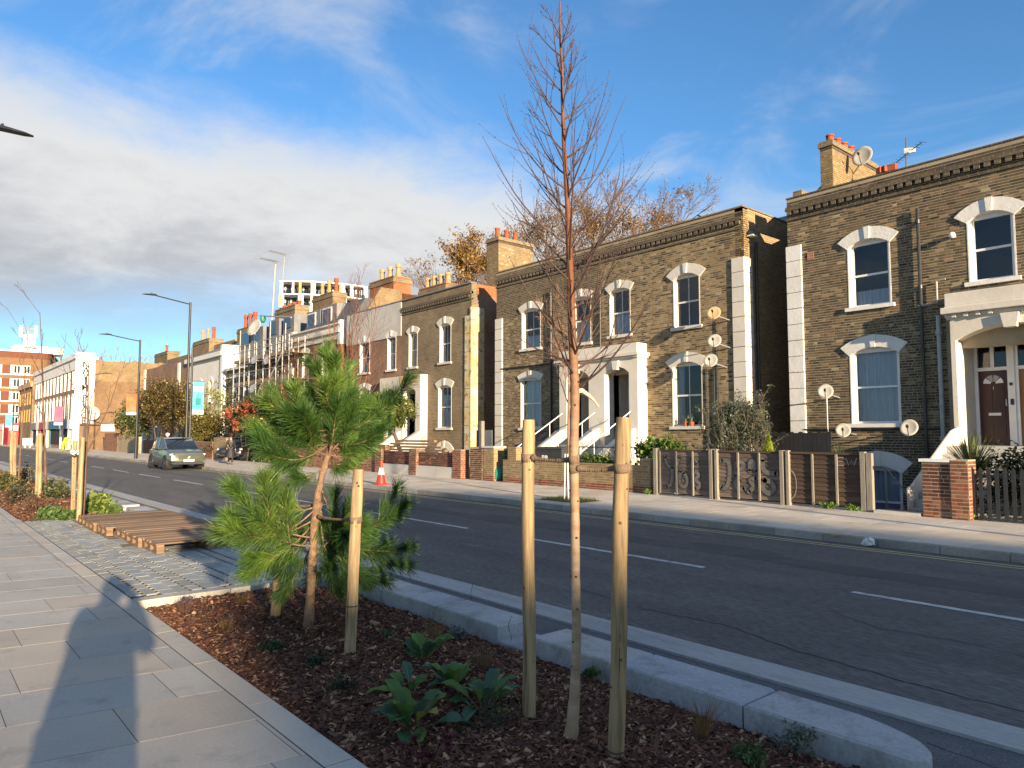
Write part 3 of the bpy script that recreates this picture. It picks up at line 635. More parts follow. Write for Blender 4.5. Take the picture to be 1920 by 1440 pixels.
def window(house, wall, Yf, uc, zs, w_, h, rise, style='sash', band=0.34, curt=None, mfr='frame_paint', msur='stucco', bar=True, sill=True, label=None, depth=0.13, blue=False, key=True, glass='glass'):
    """opening [uc-w/2,uc+w/2] x [zs,zs+h], arch rise above; sits in a wall whose face is the plane y=Yf"""
    yr = Yf + depth; b = MB(); ft = 0.055 if style == 'upvc' else 0.045; top = zs + h + rise
    x0, x1 = uc - w_ / 2, uc + w_ / 2; hh = h + rise * 0.55
    b.box(x0, x0 + ft, yr, yr + 0.07, zs, top); b.box(x1 - ft, x1, yr, yr + 0.07, zs, top); b.box(x0 + ft, x1 - ft, yr, yr + 0.07, zs, zs + ft * 1.2); b.box(x0 + ft, x1 - ft, yr, yr + 0.07, zs + hh - 0.05, top)
    md = zs + hh * 0.5
    b.box(x0 + ft, x1 - ft, yr + 0.01, yr + 0.08, md - 0.03, md + 0.03)
    if style == 'upvc':
        for s0, s1 in ((zs + ft * 1.2, md - 0.03), (md + 0.03, zs + hh - 0.05)):
            b.box(x0 + ft, x0 + ft + 0.04, yr + 0.015, yr + 0.07, s0, s1); b.box(x1 - ft - 0.04, x1 - ft, yr + 0.015, yr + 0.07, s0, s1)
    elif bar: b.box(uc - 0.012, uc + 0.012, yr + 0.02, yr + 0.06, zs + ft * 1.2, zs + hh - 0.05)
    wo = b.build('window', M[mfr], house, label=label)
    # lining of the opening
    for e0, e1 in ((x0 - 0.035, x0 + 0.002), (x1 - 0.002, x1 + 0.035)): rv = MB(); rv.box(e0, e1, Yf - 0.012, yr, zs - 0.001, top - rise * 0.6); rv.build('reveal', M[msur], wo)
    for i, (s0, s1, yy) in enumerate(((zs + ft, md - 0.02, yr + 0.045), (md + 0.02, zs + hh - 0.04, yr + 0.03))):
        q = MB(); q.add([(x0 + ft * .6, yy, s0), (x1 - ft * .6, yy, s0), (x1 - ft * .6, yy, s1), (x0 + ft * .6, yy, s1)], [(0, 1, 2, 3)]); q.build('pane', M[glass], wo, fixn=False)
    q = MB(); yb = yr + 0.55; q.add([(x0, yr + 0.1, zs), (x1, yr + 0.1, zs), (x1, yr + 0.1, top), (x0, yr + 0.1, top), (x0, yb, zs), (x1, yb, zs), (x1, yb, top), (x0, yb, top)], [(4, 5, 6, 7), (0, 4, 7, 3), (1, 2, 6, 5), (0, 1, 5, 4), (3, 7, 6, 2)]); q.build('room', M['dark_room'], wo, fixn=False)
    if curt:
        q = MB(); n = 26; c0, c1, cz0, cz1 = curt; A = []; B = []
        for i in range(n + 1):
            xx = x0 + ft + (w_ - 2 * ft) * (c0 + (c1 - c0) * i / n); yy = yr + 0.17 + 0.03 * math.sin(i * 1.9 + uc) ; A.append((xx, yy, zs + hh * cz0)); B.append((xx, yy, zs + hh * cz1))
        q.strip(A, B); q.build('curtain', M['curtain'], wo, fixn=False)
    if sill:
        q = MB(); q.box(x0 - 0.12, x1 + 0.12, Yf - 0.09, yr - 0.002, zs - 0.11, zs - 0.002); q.build('sill', M[msur], wo)
    if band:
        q = MB(); kb = MB(); archband(q, uc, zs + h, w_ + 0.07, max(rise, 0.02), band, Yf - 0.055, yr - 0.004, keyb=kb, key=key); q.build('arch_surround', M[msur], wo)
        if key: kb.build('keystone', M[msur], wo)
    return wo
def dish(x, y, z, rad, m, label, aim=(0.35, -0.9, 0.42), armto=None, wall=None, polez=None):
    t = thing('satellite_dish', label, 'satellite dish', (x, y, z), 'satellite dishes on the houses')
    a = Vector(aim).normalized(); q = a.to_track_quat('Z', 'Y').to_matrix(); b = MB(); n = 22; rings = []
    for k, rr in enumerate((0.12, 0.4, 0.7, 1.0)):
        rings.append([Vector((x, y, z)) + q @ Vector((rad * rr * math.cos(6.283 * i / n) * 0.92, rad * rr * math.sin(6.283 * i / n), rad * 0.17 * rr * rr)) for i in range(n)])
    b.add(sum(rings, []), [(k * n + i, k * n + (i + 1) % n, k * n + (i + 1) % n + n, k * n + i + n) for k in range(3) for i in range(n)] + [tuple(range(n - 1, -1, -1))])
    o = b.build('reflector', M[m], t, smooth=True); md = o.modifiers.new('thick', 'SOLIDIFY'); md.thickness = 0.012
    c0 = Vector((x, y, z)); foc = c0 + q @ Vector((0, -rad * 0.25, rad * 1.05)); rim = c0 + q @ Vector((0, -rad * 0.95, rad * 0.16))
    b = MB(); b.tube([rim, foc], 0.012, 6); b.build('feed_arm', M['black_metal'], t); b = MB(); b.cbox(foc, (0.028, 0.028, 0.05), ax=q); b.build('feed_horn', M['black_metal'], t)
    b = MB(); back = c0 - q @ Vector((0, 0, 0.05))
    if armto: b.tube([back, back + Vector((0, 0.05, -0.02)), armto], 0.02, 6)
    if polez is not None: b.tube([back, back + Vector((0.0, 0.04, -0.1)), (back.x, back.y + 0.05, polez)], 0.022, 6)
    b.build('bracket', M['grey_metal'], t); return t
def pal(base, sig, n=10, outl=()):
    L_ = []
    for i in range(n):
        k = 1 + rng.uniform(-sig, sig); hw = rng.uniform(-0.08, 0.08); L_.append((base[0] * k * (1 + hw), base[1] * k, base[2] * k * (1 - hw)))
    return L_ + list(outl)
PAL_STOCK = pal((0.335, 0.235, 0.116), 0.18, 9, [(0.46, 0.37, 0.23)])
PAL_BROWN = pal((0.19, 0.13, 0.066), 0.25, 12, [(0.12, 0.08, 0.045), (0.28, 0.16, 0.09)])
PAL_SOOT = pal((0.105, 0.075, 0.046), 0.3, 10, [(0.05, 0.04, 0.03)])
PAL_RED = pal((0.30, 0.095, 0.05), 0.3, 8, [(0.36, 0.17, 0.10), (0.17, 0.06, 0.04)])
PAL_DKRED = pal((0.145, 0.048, 0.032), 0.28, 8, [(0.09, 0.04, 0.03), (0.22, 0.08, 0.05)])
PAL_GOLD = pal((0.36, 0.25, 0.115), 0.2, 10, [(0.45, 0.33, 0.17)])
def choose(p): return p, rng.randrange(len(p))
def chimney(parent, x0, x1, y0, y1, z0, z1, palp, pots, mort='mortar_dark', nind=0, potm='terracotta', ph=0.45):
    c = backing(parent, (x0, y0), (1, 0), x1 - x0, z0, z1, [], M[mort], y1 - y0, 'chimney')
    f = lambda u, z: choose(palp if z < z1 - 0.3 else PAL_SOOT)
    brickwork(c, (x0, y0), (1, 0), x1 - x0, z0, z1, [], f, 0); brickwork(c, (x1, y0), (0, 1), y1 - y0, z0, z1, [], f, 0)
    b = MB(); b.box(x0 - 0.05, x1 + 0.05, y0 - 0.05, y1 + 0.05, z1 - 0.15, z1 + 0.0); b.box(x0 - 0.02, x1 + 0.02, y0 - 0.02, y1 + 0.02, z1 + 0.002, z1 + 0.05); b.build('cap', M['brick_dark'], c)
    for px_, py_, hh, mm in pots:
        q = MB(); q.tube([(px_, py_, z1), (px_, py_, z1 + hh * 0.82), (px_, py_, z1 + hh * 0.83), (px_, py_, z1 + hh)], [0.14, 0.115, 0.14, 0.135], 12); q.build('chimney_pot', M[mm], c)
    return c
def quoin(parent, x0, x1, Yf, ztop, zbot, side, m, yd=0.62, bh=0.5, proud=0.06, label=None):
    """white rusticated corner blocks; side = +1 right corner, -1 left corner"""
    z = ztop; k = 0
    while z > zbot:
        q = MB(); z0 = max(z - bh + 0.014, zbot)
        q.box(x0, x1, Yf - proud, Yf + (yd if side else 0.05), z0, z - 0.004 + 0.004 * (k % 2)); q.build('quoin_block', M[m], parent, bev=0.012); z -= bh; k += 1
def cornice(parent, x0, x1, Yf, zstr, zden, zlow, zpar, ret=True):
    b = MB(); b.box(x0, x1, Yf - 0.06, Yf + 0.1, zstr - 0.05, zstr + 0.02); b.box(x0, x1, Yf - 0.05, Yf + 0.1, zlow - 0.06, zlow); b.box(x0, x1, Yf - 0.10, Yf + 0.1, zden + 0.10, zden + 0.17)
    c = b.build('cornice', M['brick_soot'], parent)
    n = int((x1 - x0) / 0.235)
    proto = None
    for i in range(n):
        xx = x0 + 0.12 + i * 0.235; q = MB()
        if proto is None:
            q.box(-0.07, 0.07, Yf - 0.085, Yf + 0.02, zden - 0.035, zden + 0.098); o = q.build('dentil', M['brick_soot'], c); proto = o.data; o.location = (xx, 0, 0)
        else: link('dentil', proto, None, c, None, None, (xx, 0, 0))
    return c
def pipe(parent_label, pts, r, m, brk=()):
    t = thing('drainpipe', parent_label, 'drainpipe', pts[0], 'pipes on the house walls'); b = MB(); b.tube(pts, r, 8); b.build('pipe', M[m], t)
    for p in brk:
        q = MB(); q.cyl(p[0], p[1], p[2] - 0.05, p[2] + 0.05, r * 1.45); q.build('collar', M[m], t)
    return t

# ================================================================== RIGHT HOUSE
YF = 21.0
XR0 = aty(1481, 600, YF).x; XR1 = 4.6
RH = thing('brick_house', 'large brown brick house at the right edge with cream porch and painted quoins', 'house', (XR0, YF, 0), 'terraced houses along the far pavement')
def zat(px, py, y=YF): return aty(px, py, y).z
def xat(px, py, y=YF): return aty(px, py, y).x
wins = []     # uc, zs, w, h, rise
def wpx(pl, pr, pt, pb, rise=0.21, pe=None):
    a = aty(pl, (pt + pb) / 2, YF).x; c_ = aty(pr, (pt + pb) / 2, YF).x; mid = (pl + pr) / 2
    zt = aty(mid, pt, YF).z; zb = aty(mid, pb, YF).z; return ((a + c_) / 2, zb, c_ - a, zt - zb - rise, rise)
W1 = wpx(1592, 1668, 447, 573); W2 = wpx(1597, 1686, 650, 794); W3 = wpx(1817, 1902, 395, 524); W4 = wpx(1630, 1684, 862, 960, 0.2)
W4 = (W2[0] + 0.03, -1.1, 1.15, 1.72, 0.2)
bayx0 = xat(1803, 720); 
DR = (bayx0 + 1.25, 1.28, 2.5, 2.55, 0.35)       # arched porch recess
mir = 2 * (DR[0] + 1.35)
rects = [(q[0] - q[2] / 2 - XR0, q[0] + q[2] / 2 - XR0, q[1], q[1] + q[3] + q[4]) for q in (W1, W2, W3, W4)]
rects.append((DR[0] - 1.25 - XR0, DR[0] + 1.25 - XR0, -1.2, 3.95))
XR1 = W3[0] + 3.3
ZP = 9.12
wallR = backing(RH, (XR0, YF), (1, 0), XR1 - XR0, -1.3, ZP - 0.02, rects, M['mortar'], 0.3)
def palR(u, z):
    g = vn((u + XR0) * 0.8, z * 0.9); 
    if z > 8.4: return choose(PAL_SOOT) if rng.random() < 0.92 else choose(PAL_BROWN)
    if z < 1.6: return choose(PAL_SOOT) if rng.random() < 0.7 else choose(PAL_BROWN)
    if rng.random() < 0.10 + 0.5 * max(0, g - 0.62): return choose(PAL_STOCK)
    if rng.random() < 0.10 + 0.28 * (1 - g): return choose(PAL_SOOT)
    return choose(PAL_BROWN)
hl = [holef(XR0, q[0], q[2], q[1] - 0.02, q[1] + q[3], q[4], 0.25) for q in (W1, W2, W3, W4)] + [lambda z: [(xat(1778, 700) - XR0, XR1 - XR0)] if z < zat(1780, 548, 20.5) - 0.25 else []]
brickwork(wallR, (XR0, YF), (1, 0), XR1 - XR0, -1.275, ZP - 0.1, hl, palR, 300)
q = MB(); q.box(XR0 - 0.02, XR1, YF - 0.03, YF + 0.34, ZP - 0.02, ZP + 0.02); q.build('parapet_coping', M['brick_soot'], RH)
cornice(RH, XR0 - 0.02, XR1, YF, zat(1480, 390), zat(1480, 403), zat(1480, 411), ZP)
window(RH, wallR, YF, *W1, style='upvc', mfr='upvc', msur='white_stucco', curt=(0.0, 1.0, 0.0, 0.27))
window(RH, wallR, YF, *W2, style='upvc', mfr='upvc', msur='white_stucco', curt=(0, 1, 0, 1))
window(RH, wallR, YF, *W3, style='upvc', mfr='upvc', msur='white_stucco')
window(RH, wallR, YF, *W4, style='upvc', mfr='upvc', msur='white_stucco', curt=(0, 1, 0, 1), band=0.42)
quoin(RH, XR0 - 0.05, xat(1507, 600), YF, zat(1490, 461), 0.9, -1, 'white_stucco', 0.5, 0.497)
quoin(RH, XR0 - 0.05, xat(1507, 600) - 0.02, YF, 0.88, -1.1, -1, 'white_stucco', 0.5, 0.6)
# side wall of the right house facing the gap, rear and roof
q = MB(); q.box(XR0, XR0 + 0.3, YF + 0.3, 31, -1.3, 8.6); q.box(XR0, XR1, 30.7, 31, -1.3, 7.2); q.build('side_wall', M['brick_dark'], RH)
q = MB(); q.prism([(YF + 0.3, 8.2), (26.2, 10.3), (26.4, 10.3), (31, 8.0), (31, 7.8), (YF + 0.3, 8.0)], XR0 + 0.3, XR1, 'x'); q.build('roof', M['slate'], RH)
# gable upstand pieces at the left end of the parapet
q = MB(); q.prism([(21.4, 8.9), (21.4, 9.45), (22.1, 9.45), (22.1, 9.25), (23.4, 10.15), (24.3, 10.15), (24.6, 8.9)], XR0 - 0.0, XR0 + 0.3, 'x'); q.build('gable_upstand', M['brick_stock'], RH)
c0 = aty(1538, 300, 23.0); c1 = aty(1561, 300, 23.0)
ztop = aty(1545, 268, 23.0).z; chx0, chx1 = c0.x, c1.x
CHR = chimney(RH, chx0, chx1, 23.0, 26.4, 8.8, ztop, PAL_GOLD, [(chx1 - 0.2, 23.3 + 0.5 * i, 0.32, 'terracotta') for i in range(4)])
for i in range(3):
    q = MB(); xx = aty(1655 + i * 8, 318, 24).x; q.cbox((xx, 24, aty(1655, 320, 24).z), (0.16, 0.12, 0.10), rng.uniform(0, 1)); q.build('ridge_tile', M['terracotta'], RH)
# porch
PY = YF - 0.45; pz1 = zat(1775, 563, PY); px0 = xat(1770, 600, PY); px1 = XR1
spr = zat(1808, 636, PY); b = MB(); aw = 2.45; ac = DR[0] + 0.02
jamb0 = xat(1785, 700, PY); jamb1 = ac - aw / 2
por = MB(); por.box(jamb0, jamb1, PY, YF + 0.9, -1.2, spr); por.box(ac + aw / 2, ac + aw / 2 + 0.45, PY, YF + 0.9, -1.2, spr)
rise = 0.30; r1 = (aw * aw / 4 + rise * rise) / (2 * rise); zc2 = spr + rise - r1; n = 16; aa = math.asin(aw / 2 / r1)
spt = [(ac + r1 * math.sin(-aa + 2 * aa * i / n), zc2 + r1 * math.cos(-aa + 2 * aa * i / n)) for i in range(n + 1)]
hz = zat(1780, 600, PY)
for i in range(n): por.add([(spt[i][0], PY, spt[i][1]), (spt[i + 1][0], PY, spt[i + 1][1]), (spt[i + 1][0], PY, hz), (spt[i][0], PY, hz), (spt[i][0], YF + 0.9, spt[i][1]), (spt[i + 1][0], YF + 0.9, spt[i + 1][1])], [(0, 1, 2, 3), (0, 4, 5, 1)])
por.box(jamb0, ac - aw / 2, PY, YF + 0.02, spr, hz); por.box(ac + aw / 2, ac + aw / 2 + 0.45, PY, YF + 0.02, spr, hz)
porch = por.build('porch', M['stucco'], RH)
q = MB(); q.box(px0 + 0.06, px1, PY - 0.02, YF + 0.02, hz, hz + 0.05); q.box(px0 - 0.02, px1, PY - 0.20, YF + 0.02, hz + 0.14, hz + 0.30); q.box(px0 + 0.04, px1, PY - 0.10, YF + 0.02, hz + 0.30, hz + 0.34); q.box(px0 + 0.03, px1, PY - 0.05, YF + 0.02, hz + 0.05, hz + 0.14); q.box(px0 + 0.05, px1, PY - 0.08, YF + 0.02, hz + 0.34, hz + 0.68); q.build('porch_cornice', M['stucco'], porch, bev=0.012)
for i in range(15):
    xx = px0 + 0.22 + i * 0.27
    if abs(xx - ac + 0.02) < 0.33: continue
    q = MB(); q.box(xx, xx + 0.09, PY - 0.12, PY, hz + 0.04, hz + 0.14); q.build('bracket', M['stucco'], porch)
q = MB(); q.prism([(ac - 0.13, spr + rise - 0.1), (ac + 0.13, spr + rise - 0.1), (ac + 0.2, hz + 0.02), (ac - 0.2, hz + 0.02)], PY - 0.10, PY + 0.1, 'y'); q.build('keystone', M['stucco'], porch)
# doors
DY = YF + 0.85; dz0 = 1.42; q = MB(); dl = xat(1837, 760, DY); dr = xat(1893, 760, DY); dt = zat(1865, 695, DY)
fr = MB(); wd = dr - dl
for s in (0, 1):
    o = s * (wd + 0.24)
    fr.box(dl - 0.08 + o, dl + o, DY - 0.05, DY + 0.05, dz0, spr + 0.15); fr.box(dl - 0.08 + o, dr + 0.08 + o, DY - 0.06, DY + 0.05, dt, dt + 0.09); fr.box(dl + wd / 2 - 0.045 + o, dl + wd / 2 + 0.045 + o, DY - 0.04, DY + 0.04, dt + 0.09, spr + 0.02)
fr.box(dr, dr + 0.16, DY - 0.08, DY + 0.05, dz0, spr + 0.2); fr.box(dr + wd + 0.24, dr + wd + 0.42, DY - 0.05, DY + 0.05, dz0, spr + 0.2); fr.box(ac - aw / 2, ac + aw / 2, DY - 0.03, DY + 0.06, spr, spr + rise)
fr.box(ac - aw / 2, dl - 0.08, DY - 0.03, DY + 0.06, dz0, spr)
dfr = fr.build('door_frame', M['white_paint'], RH)
for s, (mm, lab) in enumerate((('red_door', 'dark red door'), ('tan_door', 'varnished tan door'))):
    o = s * (wd + 0.24); q = MB(); q.box(dl + o, dr + o, DY, DY + 0.05, dz0, dt - 0.005)
    for (a, c_, e0, e1) in ((0.14, 0.44, 0.10, 0.30), (0.56, 0.86, 0.10, 0.30), (0.14, 0.44, 0.38, 0.80), (0.56, 0.86, 0.38, 0.80)):
        H_ = dt - dz0; q.box(dl + o + wd * a, dl + o + wd * c_, DY - 0.014, DY, dz0 + H_ * e0, dz0 + H_ * e1)
    dr_ = q.build('door', M[mm], RH, label=lab); xm = dl + o + wd / 2; zf = dz0 + (dt - dz0) * 0.825
    for k in range(4):
        a0 = -math.pi / 2 + math.pi * k / 4 + 0.06; a1 = -math.pi / 2 + math.pi * (k + 1) / 4 - 0.06
        q = MB(); q.prism(sector(xm, zf, 0.06, wd * 0.34, a0, a1, 5), DY - 0.02, DY - 0.002, 'y'); q.build('fanlight', M['print_white' if k % 3 == 0 else 'grey_metal'], dr_)
    q = MB(); q.box(xm - 0.13, xm + 0.15, DY - 0.03, DY - 0.002, dz0 + 0.78, dz0 + 0.85); q.build('letter_plate', M['print_white'], dr_)
    q = MB(); q.box(dr + o - 0.07, dr + o - 0.045, DY - 0.05, DY - 0.002, dz0 + 1.02, dz0 + 1.2); q.build('handle', M['galv'], dr_)
    placetext('1' if s == 0 else '2', 0.11, M['print_white'], dr_, facing((0, -1, 0), at=(xm, DY - 0.01, zf - 0.12)))
    for a in (0, 1):
        q = MB(); xa = dl + o + (0 if a == 0 else wd / 2 + 0.045); xb = dl + o + (wd / 2 - 0.045 if a == 0 else wd); q.add([(xa, DY, dt + 0.09), (xb, DY, dt + 0.09), (xb, DY, spr), (xa, DY, spr)], [(0, 1, 2, 3)]); q.build('transom_pane', M['glass'], dfr, fixn=False)
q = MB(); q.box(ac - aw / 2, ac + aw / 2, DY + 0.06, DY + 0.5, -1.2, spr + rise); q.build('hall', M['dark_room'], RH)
q = MB(); q.box(dr + 0.05, dr + 0.12, DY - 0.1, DY - 0.08, dz0 + 1.05, dz0 + 1.2); q.box(dr + 0.04, dr + 0.11, DY - 0.1, DY - 0.08, dz0 + 1.55, dz0 + 1.62); q.build('entry_buzzer', M['black_plastic'], RH)
# steps down to the garden with raking cheek walls
st = MB(); 
for i in range(8): st.box(ac - aw / 2, ac + aw / 2, PY - 0.3 * (i + 1) - 0.9, PY - 0.3 * i - 0.9, -1.1, 1.25 - 0.17 * i)
st.box(ac - aw / 2, ac + aw / 2, PY - 0.9, DY + 0.1, -1.1, 1.42)
st.build('steps', M['grey_render'], RH)
q = MB(); q.prism([(PY, -1.1), (PY, 1.9), (PY - 0.5, 1.8), (PY - 3.1, 0.55), (PY - 3.3, 0.5), (PY - 3.3, -1.1)], jamb0 + 0.1, jamb1 - 0.05, 'x'); q.build('cheek_wall', M['stucco'], porch)
# pipes, alarm lamp, aerial, airbrick
pipe('thin black downpipe on the right house between its two window columns', [(xat(1722, 392), YF - 0.09, zat(1722, 392)), (xat(1722, 392), YF - 0.09, -1.1)], 0.045, 'black_metal', [(xat(1722, 392), YF - 0.09, z) for z in (7.5, 5.7, 4.0, 2.6)])
pipe('grey downpipe on the right house beside the cream porch', [(xat(1762, 600), YF - 0.10, zat(1762, 592)), (xat(1762, 600), YF - 0.10, -1.1)], 0.06, 'grey_metal', [(xat(1762, 600), YF - 0.10, z) for z in (4.4, 1.6)])
pipe('thin waste pipe kinked above the cream porch of the right house', [(xat(1724, 575), YF - 0.10, zat(1724, 575)), (xat(1760, 567), YF - 0.10, zat(1760, 569)), (xat(1760, 567), YF - 0.10, zat(1760, 528)), (xat(1775, 522), YF - 0.10, zat(1775, 524))], 0.03, 'galv')
pipe('thin black cable pipe running level across the right house under its lower window', [(XR0 + 0.4, YF - 0.06, zat(1560, 805)), (xat(1770, 800), YF - 0.06, zat(1560, 805))], 0.022, 'black_metal')
t = thing('wall_lamp', 'small white round lamp on the right house between its upper windows', 'lamp', (xat(1789, 443), YF, zat(1789, 443)))
b = MB(); p0 = Vector((xat(1789, 443), YF - 0.16, zat(1789, 443))); b.ball(p0, 0.085, 10, 8); b.build('globe', M['white_paint'], t, smooth=True); b = MB(); b.tube([p0, p0 + Vector((0, 0.16, 0))], 0.045, 8); b.build('neck', M['white_paint'], t)
q = MB(); q.box(xat(1514, 480), xat(1526, 480), YF - 0.02, YF, zat(1520, 487), zat(1520, 472)); q.build('air_brick', M['brick_red'], RH)
dd = lambda px, py, yy: aty(px, py, yy)
p = dd(1548, 735, 20.35); dish(p.x, p.y, p.z, 0.235, 'dish_white', 'satellite dish on a wall pole near the white quoins of the right house', armto=(p.x + 0.1, YF, p.z - 0.15), polez=0.2)
p = dd(1581, 808, 20.2); dish(p.x, p.y, p.z, 0.22, 'dish_white', 'low satellite dish just left of the right house curtained window sill', armto=(p.x, YF, p.z - 0.1))
p = dd(1705, 803, 20.2); dish(p.x, p.y, p.z, 0.24, 'dish_white', 'low satellite dish at the right end of the curtained window sill', (0.15, -0.9, 0.42), armto=(p.x, YF, p.z))
p = dd(1618, 294, 24.0); dish(p.x, p.y, p.z, 0.36, 'dish_white', 'large satellite dish on the sunlit side of the tall chimney of the right house', (0.05, -1, 0.25), armto=(chx1, 24.5, p.z - 0.3))
t = thing('tv_aerial', 'dark television aerial above the parapet of the right house', 'aerial', dd(1699, 315, 24)); b = MB(); a0 = dd(1699, 316, 24); a1 = dd(1699, 258, 24); b.tube([a0, a1], 0.018, 6); e0 = dd(1680, 305, 24); e1 = dd(1728, 267, 24); b.tube([e0, e1], 0.014, 6)
for i in range(9):
    pz = e0.lerp(e1, i / 8); b.tube([pz - Vector((0.0, 0.25, 0.05)), pz + Vector((0.05, 0.25, 0.05))], 0.007, 4)
b.build('aerial_rods', M['black_metal'], t); q = MB(); q.cbox(dd(1706, 282, 24), (0.16, 0.03, 0.08), 0.3); q.build('reflector', M['white_paint'], t)

# ================================================================== MIDDLE HOUSE
XM0 = xat(931, 600); XM1 = xat(1397, 600)
MH = thing('brick_house', 'yellow brown brick house with two arched cream porch doorways behind the slim birch', 'house', (XM0, YF, 0), 'terraced houses along the far pavement')
V1 = wpx(1264, 1311, 512, 612); V2 = wpx(1262, 1316, 678, 799); V3 = wpx(1144, 1181, 540, 628, 0.14); V4 = wpx(1074, 1107, 556, 643, 0.14); V5 = wpx(979, 1013, 578, 653, 0.15); V6 = wpx(977, 1014, 708, 802, 0.15)
V7 = (V2[0], -1.1, 1.2, 1.55, 0.2)
VW = [V1, V2, V3, V4, V5, V6, V7]; MP = YF - 0.55
pA0, pA1 = xat(1141, 760, MP), xat(1187, 760, MP); pB0, pB1 = xat(1078, 760, MP), xat(1108, 760, MP)
pa0, pa1 = pA0, pA1
pL, pR = xat(1049, 760, MP), xat(1196, 760, MP)
mc = (pL + pR) / 2; half = (pR - pL) / 2; bw_ = half * 0.60
arches = [(mc + half * 0.50, bw_), (mc - half * 0.50, bw_)]
ZMP = 9.28
rects = [(q[0] - q[2] / 2 - XM0, q[0] + q[2] / 2 - XM0, q[1], q[1] + q[3] + q[4]) for q in VW] + [(a - w_ / 2 - XM0, a + w_ / 2 - XM0, -1.2, 4.0) for a, w_ in arches]
wallM = backing(MH, (XM0, YF), (1, 0), XM1 - XM0, -1.3, ZMP - 0.02, rects, M['mortar'], 0.3)
xmid = xat(1127, 560)
def palM(u, z):
    x = u + XM0
    if z > 8.95: return choose(PAL_BROWN) if rng.random() < 0.6 else choose(PAL_SOOT)
    if x < xmid: return choose(PAL_BROWN) if rng.random() < 0.62 else choose(PAL_STOCK if z < 7 else PAL_SOOT)
    g = vn(x * 1.1, z * 1.3)
    if rng.random() < 0.07 + 0.30 * max(0, g - 0.55): return choose(PAL_SOOT)
    return choose(PAL_STOCK) if rng.random() < 0.72 else choose(PAL_BROWN)
hm = [holef(XM0, q[0], q[2], q[1] - 0.02, q[1] + q[3], q[4], 0.22) for q in VW] + [lambda z: [(pL - XM0, pR - XM0)] if z < 4.6 else []]
brickwork(wallM, (XM0, YF), (1, 0), XM1 - XM0, -1.275, ZMP - 0.1, hm, palM, 300)
q = MB(); q.box(XM0, XM1 + 0.02, YF - 0.04, YF + 0.34, ZMP - 0.02, ZMP + 0.03); q.box(XM1 - 0.28, XM1 + 0.04, YF + 0.35, 24.0, ZMP - 0.02, ZMP + 0.03); q.build('parapet_coping', M['brick_stock'], MH)
cornice(MH, XM0 - 0.02, XM1, YF, zat(1396, 405), zat(1396, 416), zat(1396, 424), ZMP)
sdm = backing(MH, (XM1, YF), (0, 1), 3.0, -1.3, ZMP - 0.02, [], M['mortar'], 0.3, 'side_wall'); brickwork(sdm, (XM1, YF + 0.01), (0, 1), 3.0, -1.275, ZMP - 0.03, [], lambda u, z: choose(PAL_GOLD), 0)
q = MB(); q.box(XM1 - 0.3, XM1, 24.0, 31.5, -1.3, 8.6); q.prism([(24.0, 9.25), (24.0, 8.6), (31, 8.6), (31, 9.0), (26.5, 10.5), (25.2, 9.6)], XM1 - 0.3, XM1, 'x'); q.build('party_wall', M['brick_dark'], MH)
q = MB(); q.prism([(YF + 0.35, 8.3), (26.5, 10.4), (31.5, 8.3), (31.5, 8.1), (YF + 0.35, 8.1)], XM0 + 0.3, XM1 - 0.31, 'x'); q.build('roof', M['slate'], MH)
q = MB(); q.box(XM0, XM0 + 0.3, YF + 0.3, 31, -1.3, 8.5); q.build('side_wall', M['brick_dark'], MH)
q = MB(); q.prism([(xat(1233, 430, 23), 9.2), (xat(1245, 430, 23), aty(1245, 423, 23).z), (xat(1262, 430, 23), aty(1262, 421, 23).z), (xat(1278, 420, 23), 9.2)], 23.0, 23.3, 'y'); q.build('gable_upstand', M['brick_stock'], MH)
for V_, kw in ((V1, dict(curt=None)), (V2, dict(curt=(0, 0.22, 0, 1))), (V3, dict(curt=(0, 1, 0, 0.5), band=0.3)), (V4, dict(curt=(0, 1, 0, 0.5), band=0.3)), (V5, dict(band=0.3, curt=(0, 1, 0, 0.35))), (V6, dict(band=0.3, curt=(0, 1, 0.0, 1.0))), (V7, dict())):
    window(MH, wallM, YF, *V_, **kw)
quoin(MH, xat(1375, 600), XM1 + 0.04, YF, zat(1385, 483), -1.1, 1, 'stucco', 0.46, 0.5)
quoin(MH, XM0 - 0.05, xat(943, 600), YF, zat(936, 598), -1.1, -1, 'stucco', 0.4, 0.5)
# double porch
zt = zat(1200, 641, MP); hz = zat(1200, 668, MP); spr = zat(1163, 700, MP); b = MB(); rise = 0.26
for s in (-1, 0, 1):
    e0, e1 = [(pL, arches[1][0] - bw_ / 2), (arches[1][0] + bw_ / 2, arches[0][0] - bw_ / 2), (arches[0][0] + bw_ / 2, pR)][s + 1]
    b.box(e0, e1, MP, YF + 0.9, -1.2, spr); b.box(e0, e1, MP, YF + 0.02, spr, hz)
for a, w_ in arches:
    r1 = (w_ * w_ / 4 + rise * rise) / (2 * rise); zc2 = spr + rise - r1; aa = math.asin(w_ / 2 / r1); n = 12
    sp = [(a + r1 * math.sin(-aa + 2 * aa * i / n), zc2 + r1 * math.cos(-aa + 2 * aa * i / n)) for i in range(n + 1)]
    for i in range(n): b.add([(sp[i][0], MP, sp[i][1]), (sp[i + 1][0], MP, sp[i + 1][1]), (sp[i + 1][0], MP, hz), (sp[i][0], MP, hz), (sp[i][0], YF + 0.9, sp[i][1]), (sp[i + 1][0], YF + 0.9, sp[i + 1][1])], [(0, 1, 2, 3), (0, 4, 5, 1)])
mporch = b.build('porch', M['stucco'], MH)
